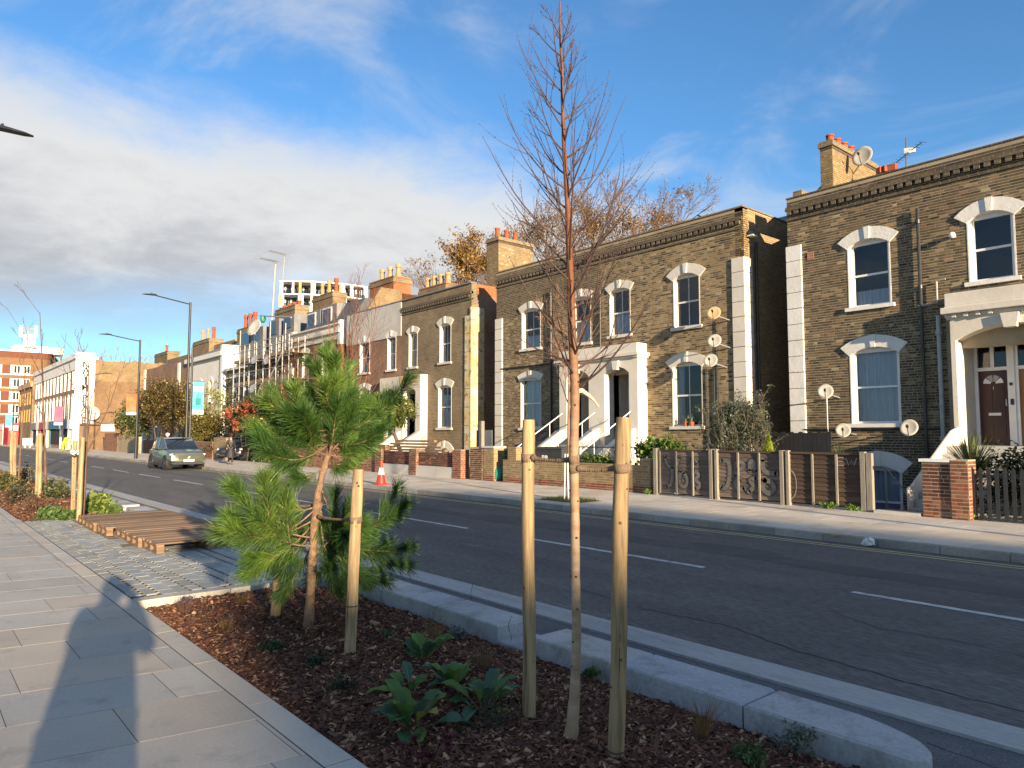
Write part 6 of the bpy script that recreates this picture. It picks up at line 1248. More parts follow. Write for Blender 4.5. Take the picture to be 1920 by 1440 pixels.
# faint line of distant trees behind the brick side wall
b = MB(); rg = random.Random(5)
for i in range(46):
    yy = 18 + i * 1.05; x_ = -128 + rg.uniform(-3, 3); prm = dict(depth=3, n=[6, 4], ang=[30, 30], ratio=[.5, .5], up=[0, .05, .05], wob=[.05, .1, .1], seg=[4, 3, 2], sides=[3, 3, 3], tap=.7, start=[.4, .2], rr=.5, rmin=.03)
    grow(b, Vector((x_, yy, 5)), Vector((0, 0, 1)), rg.uniform(6.0, 9.2), .12, 0, prm, None, (2.2, 1.6, 1.4), rg)
o = b.build('distant_trees', M['bark'], None, 'stuff', fixn=False); tag(o, 'far thin line of bare tree tops above the plain brick side wall', 'trees')
# left hand garden trees in autumn leaf
def bush(name, label, c, r_, n, per, size, cols, cat='bush', trunk=None, spread=0.12, group=None, shell=0.35, asp=0.55):
    t = thing(name, label, cat, (c[0], c[1], 0), group); P = clumps(c, r_, n, per, spread, shell, zmin=0.05); leaves('foliage', P, size, cols, parent=t, asp=asp)
    b = MB(); z0 = 0 if trunk is None else trunk
    for k in range(7):
        a = rng.uniform(0, 6.28); p0 = Vector((c[0] + 0.1 * math.cos(a), c[1] + 0.1 * math.sin(a), -0.1)); p1 = Vector((c[0] + r_[0] * 0.5 * math.cos(a), c[1] + r_[1] * 0.5 * math.sin(a), c[2])); b.tube([p0, p0.lerp(p1, 0.5) + rv(0.1), p1, p1 + (p1 - p0) * 0.3], [0.05, 0.035, 0.02, 0.008], 5, False)
    b.build('stems', M['bark'], t, fixn=False); return t
AUT = [(0.13, 0.075, 0.026), (0.16, 0.095, 0.03), (0.09, 0.07, 0.026), (0.07, 0.06, 0.024), (0.25, 0.19, 0.04)]
GRN = [(0.075, 0.10, 0.030), (0.11, 0.14, 0.04), (0.05, 0.07, 0.025), (0.16, 0.16, 0.05)]
def at_bush(px_, py_, yy, prx, pry):
    c = aty(px_, py_, yy); return (c.x, c.y, c.z), (abs(aty(px_ + prx, py_, yy).x - c.x) * 0.75, 1.6, abs(aty(px_, py_ - pry, yy).z - c.z))
c, r_ = at_bush(300, 755, 17.6, 42, 42); bush('garden_tree', 'broad rust brown tree in leaf hiding the red brown terrace', c, r_, 520, 34, 0.15, AUT, 'tree', spread=0.22)
c, r_ = at_bush(254, 785, 17.2, 22, 34); bush('garden_tree', 'dark green bushy tree leftmost before the terrace', c, r_, 200, 24, 0.22, GRN, 'tree', spread=0.2)
c, r_ = at_bush(338, 765, 18.0, 20, 50); bush('garden_tree', 'brown leaved tree directly left of the lamp post', c, r_, 300, 34, 0.14, AUT, 'tree', spread=0.2)
c, r_ = at_bush(381, 800, 17.6, 21, 32); bush('garden_bush', 'round bronze green bush right of the banner post', c, r_, 260, 26, 0.16, [(0.16, 0.13, 0.035), (0.12, 0.12, 0.03), (0.22, 0.16, 0.04)], spread=0.16)
c, r_ = at_bush(396, 752, 18.2, 13, 44); bush('garden_tree', 'thin tree with yellow green leaves before the cream house', c, r_, 60, 14, 0.18, [(0.36, 0.36, 0.06), (0.24, 0.28, 0.05)], 'tree', spread=0.18)
c, r_ = at_bush(463, 782, 18.0, 21, 42); bush('garden_bush', 'green bush with scarlet new leaves above the dark red wall', c, r_, 300, 26, 0.15, [(0.07, 0.10, 0.03), (0.11, 0.14, 0.04), (0.055, 0.05, 0.025), (0.10, 0.05, 0.03)], spread=0.15)
c2, r2 = at_bush(472, 780, 17.4, 17, 32); o = leaves('red_leaves', clumps(c2, r2, 22, 24, 0.14, 0.8), 0.17, [(0.5, 0.07, 0.03), (0.42, 0.12, 0.06)], parent=bpy.data.objects['garden_bush.001'])
c, r_ = at_bush(530, 740, 18.3, 22, 26); bush('garden_bush', 'loose shrub with red leaf tips in front of the scaffolded corner', c, r_, 60, 18, 0.16, [(0.40, 0.07, 0.04), (0.20, 0.09, 0.05), (0.12, 0.11, 0.05)], spread=0.2)
c, r_ = at_bush(510, 800, 17.6, 22, 20); bush('garden_bush', 'dark shrub with yellow tips behind the pine', c, r_, 120, 20, 0.14, [(0.06, 0.08, 0.03), (0.09, 0.10, 0.03), (0.45, 0.42, 0.06)], spread=0.16)
c, r_ = at_bush(428, 838, 17.8, 14, 12); bush('garden_bush', 'low dark bush over the dark car', c, r_, 90, 20, 0.14, [(0.04, 0.055, 0.02), (0.06, 0.07, 0.03)], spread=0.14)
# upright bare garden tree between the brown house and the pine
UPR = dict(depth=4, n=[11, 6, 4], ang=[22, 22, 25], ratio=[0.72, 0.5, 0.5], up=[0, .10, .10, .08], wob=[.03, .05, .07, .1], seg=[5, 5, 3, 2], sides=[6, 4, 3, 3], tap=.8, start=[.08, .2, .2], rr=.5, rmin=.008)
p = aty(655, 860, 18.3); tree('bare_tree', 'upright many stemmed bare tree between the pine top and the rendered parapet', (p.x, 18.3, -0.5), 7.6, .12, UPR, tint=(1.6, 0.95, 0.8))
p = aty(500, 860, 18.6); UP2 = dict(UPR); UP2['n'] = [7, 4, 3]; tree('bare_tree', 'thin bare tree in front of the scaffolding', (p.x, 18.6, -0.5), 6.0, .09, UP2, tint=(1.3, 1, 0.9))
p = aty(560, 860, 18.8); tree('bare_tree', 'thin bare tree left of the pine top', (p.x, 18.8, -0.5), 6.6, .09, UP2, tint=(1.4, 0.95, 0.8))
# trimmed tree with a clear leaning stem
p = aty(735, 830, 17.9); c = aty(726, 772, 17.9); t = thing('garden_tree', 'small clipped green tree with a bare leaning stem before the pale porch', 'tree', (p.x, 17.9, 0)); P = clumps((c.x, 17.9, c.z), (1.62, 1.2, 0.95), 360, 30, 0.12, 0.3); P = P[P[:, 2] > aty(726, 808, 17.9).z]
leaves('foliage', P, 0.12, [(0.13, 0.17, 0.035), (0.18, 0.20, 0.04), (0.08, 0.11, 0.03), (0.23, 0.24, 0.05)], parent=t); b = MB(); q0 = aty(751, 848, 17.9); q1 = aty(741, 818, 17.9); q2 = aty(727, 795, 17.9); b.tube([(q0.x, 17.9, -0.2), q0, q1, q2, q2 + Vector((-0.4, 0, 0.5))], [.12, .11, .09, .07, .04], 7); b.tube([q2, q2 + Vector((0.5, 0.1, 0.5))], [.06, .03], 6); b.tube([q1, q2 + Vector((-0.6, 0.1, 0.3))], [.05, .03], 6); b.build('trunk', M['bark'], t)
# olive, lime conifer, climber, palms
c = aty(1380, 792, 18.3); t = thing('olive_tree', 'grey green olive bush rising behind the fence in front of the white quoins', 'bush', (c.x, 18.3, 0)); b = MB(); tips = []
OLV = dict(depth=3, n=[7, 6], ang=[24, 28], ratio=[.62, .5], up=[0, .12, .1], wob=[.08, .1, .12], seg=[5, 4, 3], sides=[5, 4, 3], tap=.8, start=[.05, .15], rr=.5, rmin=.005)
for k in range(8): a = k * 0.8; grow(b, Vector((c.x + 0.1 * math.cos(a), 18.3, -0.9)), Vector((0.20 * math.cos(a), 0.18 * math.sin(a), 1)), rng.uniform(2.3, 3.1), .035, 0, OLV, tips)
b.build('stems', M['bark'], t, fixn=False); P = np.array([tuple(q) for q in tips]); sel = nr.integers(0, len(P), 9000); P = P[sel] + nr.normal(0, .05, (9000, 3)); P = np.concatenate([P, clumps((c.x, 18.3, c.z - .12), (.78, .55, .80), 560, 42, .08, .2)]); leaves('foliage', P, .075, [(0.10, 0.12, 0.075), (0.14, 0.16, 0.10), (0.065, 0.08, 0.05), (0.22, 0.24, 0.17)], parent=t, asp=.28)
c = aty(1441, 832, 17.6); t = thing('conifer', 'small lime green conifer peeping over the fence', 'bush', (c.x, 17.6, 0)); z_ = nr.uniform(0, 1, 5000) ** 0.7; a = nr.uniform(0, 6.28, 5000); rr_ = 0.34 * (1 - z_) * nr.uniform(.6, 1, 5000); leaves('foliage', np.stack([c.x + rr_ * np.cos(a), 17.6 + rr_ * np.sin(a), 0.6 + z_ * (aty(1441, 815, 17.6).z - 0.6)], 1), .06, [(0.30, 0.40, 0.03), (0.42, 0.48, 0.04)], parent=t); b = MB(); b.tube([(c.x, 17.6, -0.5), (c.x, 17.6, 1.2)], .03, 5); b.build('stem', M['bark'], t)
c = aty(1238, 840, 17.2); t = thing('climbing_plant', 'leafy green climber spilling behind the left fence panel', 'plant', (c.x, 17.2, 0)); leaves('foliage', clumps((c.x, 17.3, 1.25), (0.95, 0.4, 0.33), 130, 24, .09, .2), .10, [(0.05, 0.10, 0.02), (0.10, 0.17, 0.03), (0.16, 0.24, 0.04)], parent=t, asp=.8)
c = aty(1120, 865, 16.95); t = thing('ground_plants', 'low leafy plants growing behind the long low wall', 'plant', (c.x, 16.9, 0)); leaves('foliage', clumps((c.x, 17.0, 0.86), (1.5, 0.15, 0.16), 90, 22, .07, .1), .085, [(0.10, 0.17, 0.03), (0.18, 0.26, 0.05), (0.05, 0.09, 0.02)], parent=t, asp=.6)
def yucca(label, c, n, L_, wd, cols, spread=1.0):
    t = thing('yucca_plant', label, 'plant', c); V = []; F = []; T = []
    for k in range(n):
        a = rng.uniform(0, 6.28); el = R(rng.uniform(15, 85)); l_ = L_ * rng.uniform(.7, 1.1); d = Vector((math.cos(a) * math.cos(el) * spread, math.sin(a) * math.cos(el) * spread, math.sin(el))); s = Vector((-math.sin(a), math.cos(a), 0)); p = Vector(c) + d * 0.05; b0 = len(V); dr_ = 0.0
        for i in range(6):
            f = i / 5; w_ = wd * (1 - f) ** .6 * (0.6 + f) ; q = p + d * l_ * f - Vector((0, 0, (f ** 2.2) * l_ * 0.35 * math.cos(el))); V += [tuple(q - s * w_), tuple(q + s * w_)]
        cc = rng.choice(cols); 
        for i in range(5): F.append((b0 + 2 * i, b0 + 2 * i + 1, b0 + 2 * i + 3, b0 + 2 * i + 2)); T.append(cc)
    npmesh('leaves', V, F, M['leaf'], t, None, np.array(T)); return t
c = aty(1822, 850, 17.3); yucca('spiky green yucca behind the red brick gate pillar', (c.x, 17.3, c.z - 0.5), 260, 1.0, .018, [(0.12, 0.14, 0.05), (0.17, 0.18, 0.07), (0.08, 0.10, 0.04)])
c = aty(1572, 845, 18.6); yucca('small dark palm below the low satellite dish', (c.x, 18.6, c.z - 0.35), 60, .65, .012, [(0.05, 0.08, 0.03), (0.09, 0.12, 0.05)])
c = aty(1905, 900, 17.2); bush('hedge', 'dark hedge behind the black picket fence at the right edge', (c.x + 0.5, 17.3, 0.8), (1.6, .5, .75), 240, 26, .09, [(0.02, 0.035, 0.012), (0.035, 0.05, 0.02)], 'hedge')
for px_, py_, lab in ((1571, 952, 'small green weed at the foot of the brown fence panel'), (1612, 955, 'tiny green weed at the last fence post'), (1236, 925, 'tiny green weed at the left end of the fence'), (1822, 972, 'tuft of grass at the foot of the red pillar')):
    c = atz(px_, py_, 0); t = thing('weed', lab, 'weed', (c.x, 16.38, 0)); leaves('leaves', clumps((c.x, 16.34, 0.06), (.16, .05, .07), 14, 14, .03, .1), .05, [(0.14, 0.24, 0.03), (0.2, 0.32, 0.05)], parent=t)
# young tree in the far pavement with its grass pit
c = atz(1066, 938, 0); t = thing('street_tree', 'thin young street tree with white stem guards in the far pavement behind the birch', 'tree', (c.x, c.y, 0)); b = MB(); prm = dict(depth=4, n=[14, 5, 3], ang=[50, 40, 35], ratio=[.42, .5, .5], up=[0, .08, .08, .05], wob=[.03, .08, .1, .1], seg=[8, 4, 3, 2], sides=[6, 4, 3, 3], tap=.7, start=[.42, .2, .2], rr=.45, rmin=.005)
grow(b, Vector((c.x, c.y, 0)), Vector((0.02, 0, 1)), 5.0, .055, 0, prm, None, (1.8, 1.5, 1.4)); b.build('trunk', M['bark'], t, fixn=False)
for dx in (-.09, .05): q = MB(); q.tube([(c.x + dx, c.y - .06, 0), (c.x + dx * .6, c.y - .06, 1.2)], .018, 6); q.build('guard_rod', M['white_paint'], t)
TP_ = (c.x, c.y)
q = MB(); q.box(c.x - .7, c.x + .7, c.y - .45, c.y + .5, 0.001, 0.006); tag(q.build('tree_pit', M['soil'], None), 'square earth pit round the young street tree', 'tree pit')
n = 1500; gx = nr.uniform(-.65, .65, n) + c.x; gy = nr.uniform(-.42, .46, n) + c.y; V = np.stack([np.stack([gx, gy, 0 * gx], 1), np.stack([gx + .012, gy, 0 * gx], 1), np.stack([gx + nr.normal(0, .04, n), gy + nr.normal(0, .03, n), nr.uniform(.03, .12, n)], 1)], 1).reshape(-1, 3); o = npmesh('pit_grass', V, np.arange(3 * n).reshape(-1, 3), M['leaf'], None, 'stuff', np.array([(0.16, 0.22, 0.05), (0.25, 0.32, 0.08)])[nr.integers(0, 2, n)]); tag(o, 'short green grass in the square pit of the young street tree', 'grass')

# ================================================================== street furniture
def lamp(label, x, y, H_, arm, L_=1.7, r_=0.085, banner=None, name='street_lamp', headl=0.75):
    t = thing(name, label, 'street lamp', (x, y, 0), 'street lamps'); b = MB(); b.tube([(x, y, 0), (x, y, 1.4), (x, y, 1.42), (x, y, H_)], [r_ * 1.35, r_ * 1.35, r_, r_ * .75], 10); b.build('post', M['black_metal'], t, smooth='auto')
    a = Vector(arm).normalized(); e = Vector((x, y, H_ - .05)) + a * L_ + Vector((0, 0, .22)); b = MB(); b.tube([(x, y, H_ - .12), e], .035, 6); b.build('arm', M['black_metal'], t)
    sd = Vector((-a.y, a.x, 0)); f = e + a * headl; b = MB(); h = .13; V = []
    for p, w_, tt in ((e - a * .05, .05, .06), (e + a * .12, h, .09), (e + a * headl * .8, h * .9, .04), (f, .05, .015)): V += [p - sd * w_ - Vector((0, 0, .0)), p + sd * w_, p + sd * w_ * .7 + Vector((0, 0, tt)), p - sd * w_ * .7 + Vector((0, 0, tt))]
    b.add(V, [(0, 3, 2, 1), (12, 13, 14, 15)] + [(i * 4 + j, i * 4 + (j + 1) % 4, i * 4 + 4 + (j + 1) % 4, i * 4 + 4 + j) for i in range(3) for j in range(4)]); b.tube([e + a * .25 + Vector((0, 0, .08)), e + a * .25 + Vector((0, 0, .14))], .03, 6); b.build('lamp_head', M['black_metal'], t); return t
ml = aty(357, 567, 12.9); lamp('tall black street lamp beside the blue banner and the parked car', ml.x, 12.9, ml.z, (0, -1, 0), 1.9)
m2 = aty(263, 637, 12.9); lamp('second tall black street lamp behind the parked car', m2.x, 12.9, m2.z, (0, -1, 0), 1.9)
m3 = aty(163, 702, 13.2); lamp('small far street lamp in front of the plain brick side wall', m3.x, 13.2, m3.z, (0, 1, 0), 1.4, .07)
m4 = aty(14, 720, 4.6); lamp('near side street lamp with its head in the top left corner', -19.6, -0.35, 8.45, (0, 1, 0), 1.55, headl=.85)
def banner(label, x, y, z0, z1, wd, m, side=1, post=None, deco=None):
    t = thing('street_banner', label, 'banner', (x, y, 0), 'banners on the street posts'); b = MB(); y0, y1 = (y + .08, y + .08 + wd) if side > 0 else (y - .08 - wd, y - .08); b.box(x - .01, x + .01, y0, y1, z0, z1); b.build('cloth', M[m], t)
    for zz in (z0, z1): q = MB(); q.tube([(x, y, zz), (x, y1 if side > 0 else y0, zz)], .02, 5); q.build('rod', M['black_metal'], t)
    q = MB(); q.box(x + .0105, x + .015, y0, y1, z0 + .0, z0 + (z1 - z0) * .13); q.build('white_foot', M['print_white'], t)
    if post: q = MB(); q.cyl(x, y, 0, post, .07, .06, 8); q.build('post', M['black_metal'], t)
    return t, y0, y1
pb = aty(357, 740, 13.1); x_ = ml.x + 0.9; z1 = atx(372, 715, x_).z; z0 = atx(372, 777, x_).z; ya = atx(361, 745, x_).y; yb = atx(382, 745, x_).y
t, y0, y1 = banner('pale blue banner on the post by the parked car', x_, ya - .08, z0, z1, yb - ya, 'banner_blue', 1, z1 + 2.0)
q = MB(); q.box(x_ + .0105, x_ + .014, y0 + .05, y1 - .05, z1 - .62, z1 - .30); q.build('print_block', M['print_white'], t); q = MB(); q.box(x_ + .0105, x_ + .014, y0, y1, z0 + .42, z0 + .52); q.build('print_band', M['print_teal'], t)
for k in range(5): q = MB(); yy = y0 + .15 + k * (y1 - y0 - .3) / 5; q.box(x_ + .0105, x_ + .014, yy, yy + .1, z0 + .55, z0 + .95 + .2 * (k % 3)); q.build('print_tower', M['print_teal'], t)
for px0_, px1_, t_, b_, xx, mm, lab, sd in ((237, 256, 737, 778, m2.x + .4, 'banner_orange', 'orange banner half hidden by the dark green tree', -1), (103, 119, 762, 797, -96.0, 'banner_pink', 'pink banner in front of the white fronted shops', -1), (12, 25, 777, 801, -118, 'banner_blue', 'small far pale blue banner at the left edge', -1)):
    ya, yb = atx(px0_, 750, xx).y, atx(px1_, 750, xx).y; z1, z0 = atx(px0_, t_, xx).z, atx(px0_, b_, xx).z; banner(lab, xx, yb + .08 if sd < 0 else ya - .08, z0, z1, yb - ya, mm, sd, z1 + 1.5)
c = atz(723, 908, 0); t = thing('traffic_cone', 'red and white traffic cone standing on the far kerb', 'traffic cone', (c.x, 12.6, 0)); b = MB(); b.box(c.x - .22, c.x + .22, 12.38, 12.82, 0.004, 0.04); b.build('base', M['cone_red'], t, bev=.015)
def cz(z): return .17 - .14 * (z - .04) / .72
for z0, z1, mm, nm in ((.04, .34, 'cone_red', 'lower_cone'), (.34, .57, 'reflective', 'white_sleeve'), (.57, .78, 'cone_red', 'cone_tip')): b = MB(); k = .004 if mm == 'reflective' else 0; b.tube([(c.x, 12.6, z0), (c.x, 12.6, z1)], [cz(z0) + k, cz(z1) + k], 16); b.build(nm, M[mm], t, smooth='auto')
# wheeled bins
def bin_(label, x, y, z, m='grey_bin', num=None, w_=.58, d=.6, h=1.05, tf=1.0):
    t = thing('wheelie_bin', label, 'bin', (x, y, z), 'wheeled bins'); b = MB(); V = [(x - w_ / 2 * .85, y - d / 2 * .8, z + .05), (x + w_ / 2 * .85, y - d / 2 * .8, z + .05), (x + w_ / 2 * .85, y + d / 2 * .8, z + .05), (x - w_ / 2 * .85, y + d / 2 * .8, z + .05), (x - w_ / 2, y - d / 2, z + h), (x + w_ / 2, y - d / 2, z + h), (x + w_ / 2, y + d / 2, z + h), (x - w_ / 2, y + d / 2, z + h)]
    b.add(V, [(0, 3, 2, 1), (4, 5, 6, 7), (0, 1, 5, 4), (1, 2, 6, 5), (2, 3, 7, 6), (3, 0, 4, 7)]); b.box(x - w_ / 2 - .015, x + w_ / 2 + .015, y - d / 2 - .015, y + d / 2 + .015, z + h - .07, z + h); bo = b.build('body', M[m], t, bev=.015)
    b = MB(); b.prism([(y - d / 2 - .04, z + h + .005), (y - d / 2 - .04, z + h + .03), (y, z + h + .085), (y + d / 2, z + h + .06), (y + d / 2, z + h + .005)], x - w_ / 2 - .03, x + w_ / 2 + .03, 'x'); b.build('lid', M[m], t, bev=.01)
    for s in (-1, 1): b = MB(); b.tube([(x + s * w_ / 2 * .8, y + d / 2, z + .1), (x + s * w_ / 2 * .95, y + d / 2, z + .1)], .1, 12); b.build('wheel', M['tyre'], t)
    if num: placetext(num, .30, M['print_white'], bo, facing((0, -1, 0), at=(x - .02, y - d / 2 * .97, z + h * .72)), bold=.012)
    return t
BY = 17.35
for px_, num, lab in ((972, None, 'dark wheeled bin leftmost behind the long low wall'), (1012, '58', 'wheeled bin numbered 58 beside the left stake'), (1033, '58', 'wheeled bin numbered 58 in the middle of the row'), (1054, None, 'unnumbered wheeled bin nearest the birch trunk')):
    x_ = aty(px_, 850, BY).x; h_ = aty(px_, 842, BY).z; bin_(lab, x_, BY, 0.0, num=num, h=h_)
x_ = atz(270, 862, 0); bin_('large grey wheeled bin behind the parked car', x_.x, 15.2, 0, 'grey_bin', None, 1.2, .9, 1.25)
bin_('dark wheeled bin in the yard before the plain side wall', -88.0, 17.2, 0, 'grey_bin', None, .8, .8, 1.4)
q = MB(); q.ball((aty(934, 880, 16.85).x, 16.85, .27), (.24, .22, .32), 10, 8); o = q.build('refuse_bag', M['green_bag'], None, smooth=True); tag(o, 'green refuse bag in the gap between the buff pillar and the long wall', 'bag')
b = MB(); c = atz(1634, 1022, -.11)
for k in range(9): b.cbox((c.x + rng.uniform(-.07, .07), 12.12, -.09 + .01 * k), (.06, .03, .012), rng.uniform(0, 3), ax=Matrix.Rotation(rng.uniform(0, 3), 3, Vector((rng.random(), rng.random(), rng.random())).normalized()))
tag(b.build('crumpled_paper', M['print_white'], None), 'crumpled white paper lying in the far gutter', 'litter')
for k, (px_, py_) in enumerate(((1320, 985), (1565, 1003), (1430, 942), (1690, 981), (870, 903))):
    c = atz(px_, py_, .006); q = MB(); q.cbox(c, (.05, .035, .003), rng.uniform(0, 3)); q.cbox(c + Vector((.05, .01, .002)), (.03, .02, .003), rng.uniform(0, 3)); tag(q.build('dry_leaf', M['buff_clay'], None), ('dry leaf near the kerb below the left graffiti panel', 'dry leaf near the kerb below the bubble graffiti', 'dry leaf close to the foot of the fence', 'dry leaf on the pavement before the red brick wall', 'dry leaf on the pavement before the brown wall')[k], 'leaf')

# ================================================================== vehicles
def car(name, label, pos, rz, L_, W, H_, paint, suv=True, logo=False, plate=True):
    t = thing(name, label, 'car', pos, 'cars by the far pavement', rz); WL[t] = Vector((0, 0, 0)); hl = L_ / 2; hw = W / 2; gc = .2
    # lower body: stations from rear (-hl) to front (+hl): (x, halfwidth at sill, halfwidth at belt, z bottom, z shoulder, z top(hood))
    st_ = [(-hl, .60, .62, .45, .85, .95), (-hl + .10, .86, .86, .36, .98, 1.06), (-hl + .6, .97, .96, .27, 1.0, 1.10), (-hl + 1.3, .99, .975, .25, 1.0, 1.08), (0, .99, .97, .25, .98, 1.04), (hl - 1.45, .99, .965, .25, 1.0, 1.07), (hl - .8, .995, .96, .26, .97, 1.04), (hl - .25, .97, .93, .29, .88, .97), (hl - .05, .90, .86, .32, .76, .86), (hl, .76, .74, .38, .62, .72)]
    b = MB(); rings = []
    k_ = H_ / 1.65
    for x, ws, wb, zb, zs, zt in st_:
        zb, zs, zt = zb * k_, zs * k_, zt * k_; ws *= hw; wb *= hw; rings.append([(x, -ws * .92, zb), (x, -ws, zb + .12), (x, -ws, (zb + zs) / 2), (x, -wb, zs), (x, -wb * .86, zt), (x, 0, zt + .025), (x, wb * .86, zt), (x, wb, zs), (x, ws, (zb + zs) / 2), (x, ws, zb + .12), (x, ws * .92, zb)])
    n = 11; V = [q for r_ in rings for q in r_]; F = [(i * n + j, i * n + j + 1, (i + 1) * n + j + 1, (i + 1) * n + j) for i in range(len(rings) - 1) for j in range(n - 1)] + [(i * n, (i + 1) * n, (i + 1) * n + n - 1, i * n + n - 1) for i in range(len(rings) - 1)] + [tuple(range(n)), tuple((len(rings) - 1) * n + j for j in range(n))]
    b.add(V, F); body = b.build('body', M[paint], t, smooth='auto')
    # cabin
    cb = [(-hl + .25, .80, .62, 1.06, 1.10), (-hl + .75, .90, .74, 1.08, H_ / k_ - .06), (-hl + 1.5, .94, .80, 1.06, H_ / k_), (-.1, .94, .80, 1.05, H_ / k_ - .01), (.38, .92, .76, 1.04, H_ / k_ - .07), (hl - 1.02, .90, .84, 1.03, 1.07)]
    b = MB(); r2 = [[(x, -a * hw, zb * k_), (x, -c_ * hw, zt * k_), (x, c_ * hw, zt * k_), (x, a * hw, zb * k_)] for x, a, c_, zb, zt in cb]; V = [q for r_ in r2 for q in r_]; b.add(V, [(i * 4 + j, i * 4 + j + 1, i * 4 + 5 + j, i * 4 + 4 + j) for i in range(5) for j in range(3)] + [(0, 1, 2, 3), (20, 21, 22, 23)]); b.build('windows', M['car_glass'], t, smooth='auto')
    b = MB(); A = []; B = []
    for i in (1, 2, 3, 4):
        x, a, c_, zb, zt = cb[i]; z = zt * k_ + .012; A.append((x + (.0 if i < 4 else 0), -c_ * hw * 1.01, z - .01)); B.append((x, c_ * hw * 1.01, z - .01))
    mid = [((p[0] + q[0]) / 2, 0, p[2] + .035) for p, q in zip(A, B)]; b.strip(A, mid); b.strip(mid, B)
    for s in (-1, 1):
        for i0, i1, r_ in ((5, 4, .03), (1, 0, .07), (4, 3, .02), (3, 2, .02), (2, 1, .03)): x, a, c_, zb, zt = cb[i0]; x2, a2, c2_, zb2, zt2 = cb[i1]; b.tube([(x, s * c_ * hw, zt * k_), (x2, s * c2_ * hw, zt2 * k_)], r_, 5)
        for i in (2, 3): x, a, c_, zb, zt = cb[i]; b.tube([(x, s * a * hw, zb * k_), (x, s * c_ * hw, zt * k_)], .035, 5)
    b.build('roof', M[paint], t)
    wr = .36 * k_ if suv else .31
    for x in (hl - .88, -hl + .85):
        for s in (-1, 1):
            q = MB(); q.tube([(x, s * (hw - .30), wr), (x, s * (hw * 1.0 + .005), wr)], wr * 1.16, 20); q.build('wheel_arch', M['black_plastic'], t)
            q = MB(); q.tube([(x, s * (hw - .22), wr), (x, s * (hw + .012), wr), (x, s * (hw + .022), wr)], [wr, wr, wr * .93], 20); wo = q.build('wheel', M['tyre'], t); q = MB()
            for k in range(5): a = k * 1.2566; q.tube([(x, s * (hw + .03), wr), (x + math.cos(a) * wr * .62, s * (hw + .03), wr + math.sin(a) * wr * .62)], .035, 4)
            q.tube([(x, s * (hw + .018), wr), (x, s * (hw + .026), wr)], wr * .66, 16); q.build('rim', M['rim'], wo)
        
    for s in (-1, 1):
        q = MB(); q.cbox((hl - .17, s * hw * .74, .80 * k_), (.10, .17, .05), s * -.35); hd = q.build('headlight', M['headlamp'], t, bev=.02); q = MB(); q.cbox((hl - .09, s * hw * .78, .80 * k_), (.075, .05, .03), s * -.35); q.build('lamp_insert', M['black_plastic'], hd)
        q = MB(); q.cbox((hl - .08, s * hw * .80, .43 * k_), (.10, .12, .045), s * -.3); q.build('fog_lamp', M['black_plastic'], t)
        q = MB(); q.cbox((hl - 1.45, s * (hw + .10), 1.10 * k_), (.07, .10, .065)); q.build('door_mirror', M['black_plastic'], t, bev=.02)
        q = MB(); q.box(-hl + .5, hl - .5, s * hw * .97 - .02, s * hw * .97 + .02, .22, .34); q.build('sill_trim', M['black_plastic'], t)
        for xx in (-.15, -1.0): q = MB(); q.cbox((xx, s * hw * .985, .90 * k_), (.09, .02, .015)); q.build('door_handle', M[paint], t)
    q = MB(); q.cbox((hl + .015, 0, .65 * k_), (.02, .50 * hw / .93, .10)); gr = q.build('grille_panel', M[paint if suv else 'black_plastic'], t, bev=.02)
    q = MB(); q.cbox((hl - .02, 0, .36 * k_), (.05, .72 * hw / .93, .07)); q.build('lower_grille', M['black_plastic'], t, bev=.02)
    if plate: q = MB(); q.cbox((hl + .045, 0, .50 * k_), (.01, .26, .055)); q.build('number_plate', M['print_white'], t)
    if logo: q = MB(); q.tube([(hl + .036, 0, .65 * k_), (hl + .042, 0, .65 * k_)], .04, 14); e = q.build('emblem', M['print_white'], t); q = MB(); q.tube([(hl + .05, -.07, .58 * k_), (hl + .05, .07, .72 * k_)], .008, 5); q.build('emblem_bar', M['print_white'], e)
    return t
car('parked_car', 'sage green sport utility car parked half on the far kerb', (-41.2, 11.35, -.12), 0, 4.43, 1.87, 1.66, 'car_sage', True, True)
car('parked_car', 'dark blue black hatchback nosing out of the driveway behind the person in black', (-50.2, 17.9, 0), R(-38), 4.0, 1.72, 1.5, 'car_black', False, False, False)
# red bus and van at the far left
t = thing('bus', 'red bus far down the road at the left edge', 'bus', (-150, 8, 0)); b = MB(); b.box(-158, -148, 9.2, 11.7, .35, 3.6); b.build('body', M['bus_red'], t, bev=.15); b = MB(); b.box(-148.0, -147.9, 9.4, 11.5, 1.3, 2.9); b.box(-157, -148.5, 9.1, 9.2, 1.5, 2.6); b.build('windows', M['car_glass'], t)
for yy in (9.4, 11.4): b = MB(); b.tube([(-149.8, yy - .15, .5), (-149.8, yy + .15, .5)], .5, 12); b.build('wheel', M['tyre'], t)
b = MB(); b.box(-148, -147.88, 9.5, 11.4, 3.0, 3.45); b.build('destination_board', M['print_white'], t)
t = thing('shop_parade', 'row of red and white shop fronts at the far left below the flats', 'shops', (-165, 16, 0)); 
for k in range(4): q = MB(); q.box(-150 - k * 8, -142.6 - k * 8, 13.4, 14.8, 0, 3.6); q.build('shop', M['red_panel' if k % 2 == 0 else 'white_paint'], t); q = MB(); q.box(-142.59, -142.5, 13.5, 14.7, 2.4, 3.2) if k == 0 else q.box(-150 - k * 8, -142.6 - k * 8, 13.3, 13.39, 2.5, 3.2); q.build('fascia', M['print_white'], t)
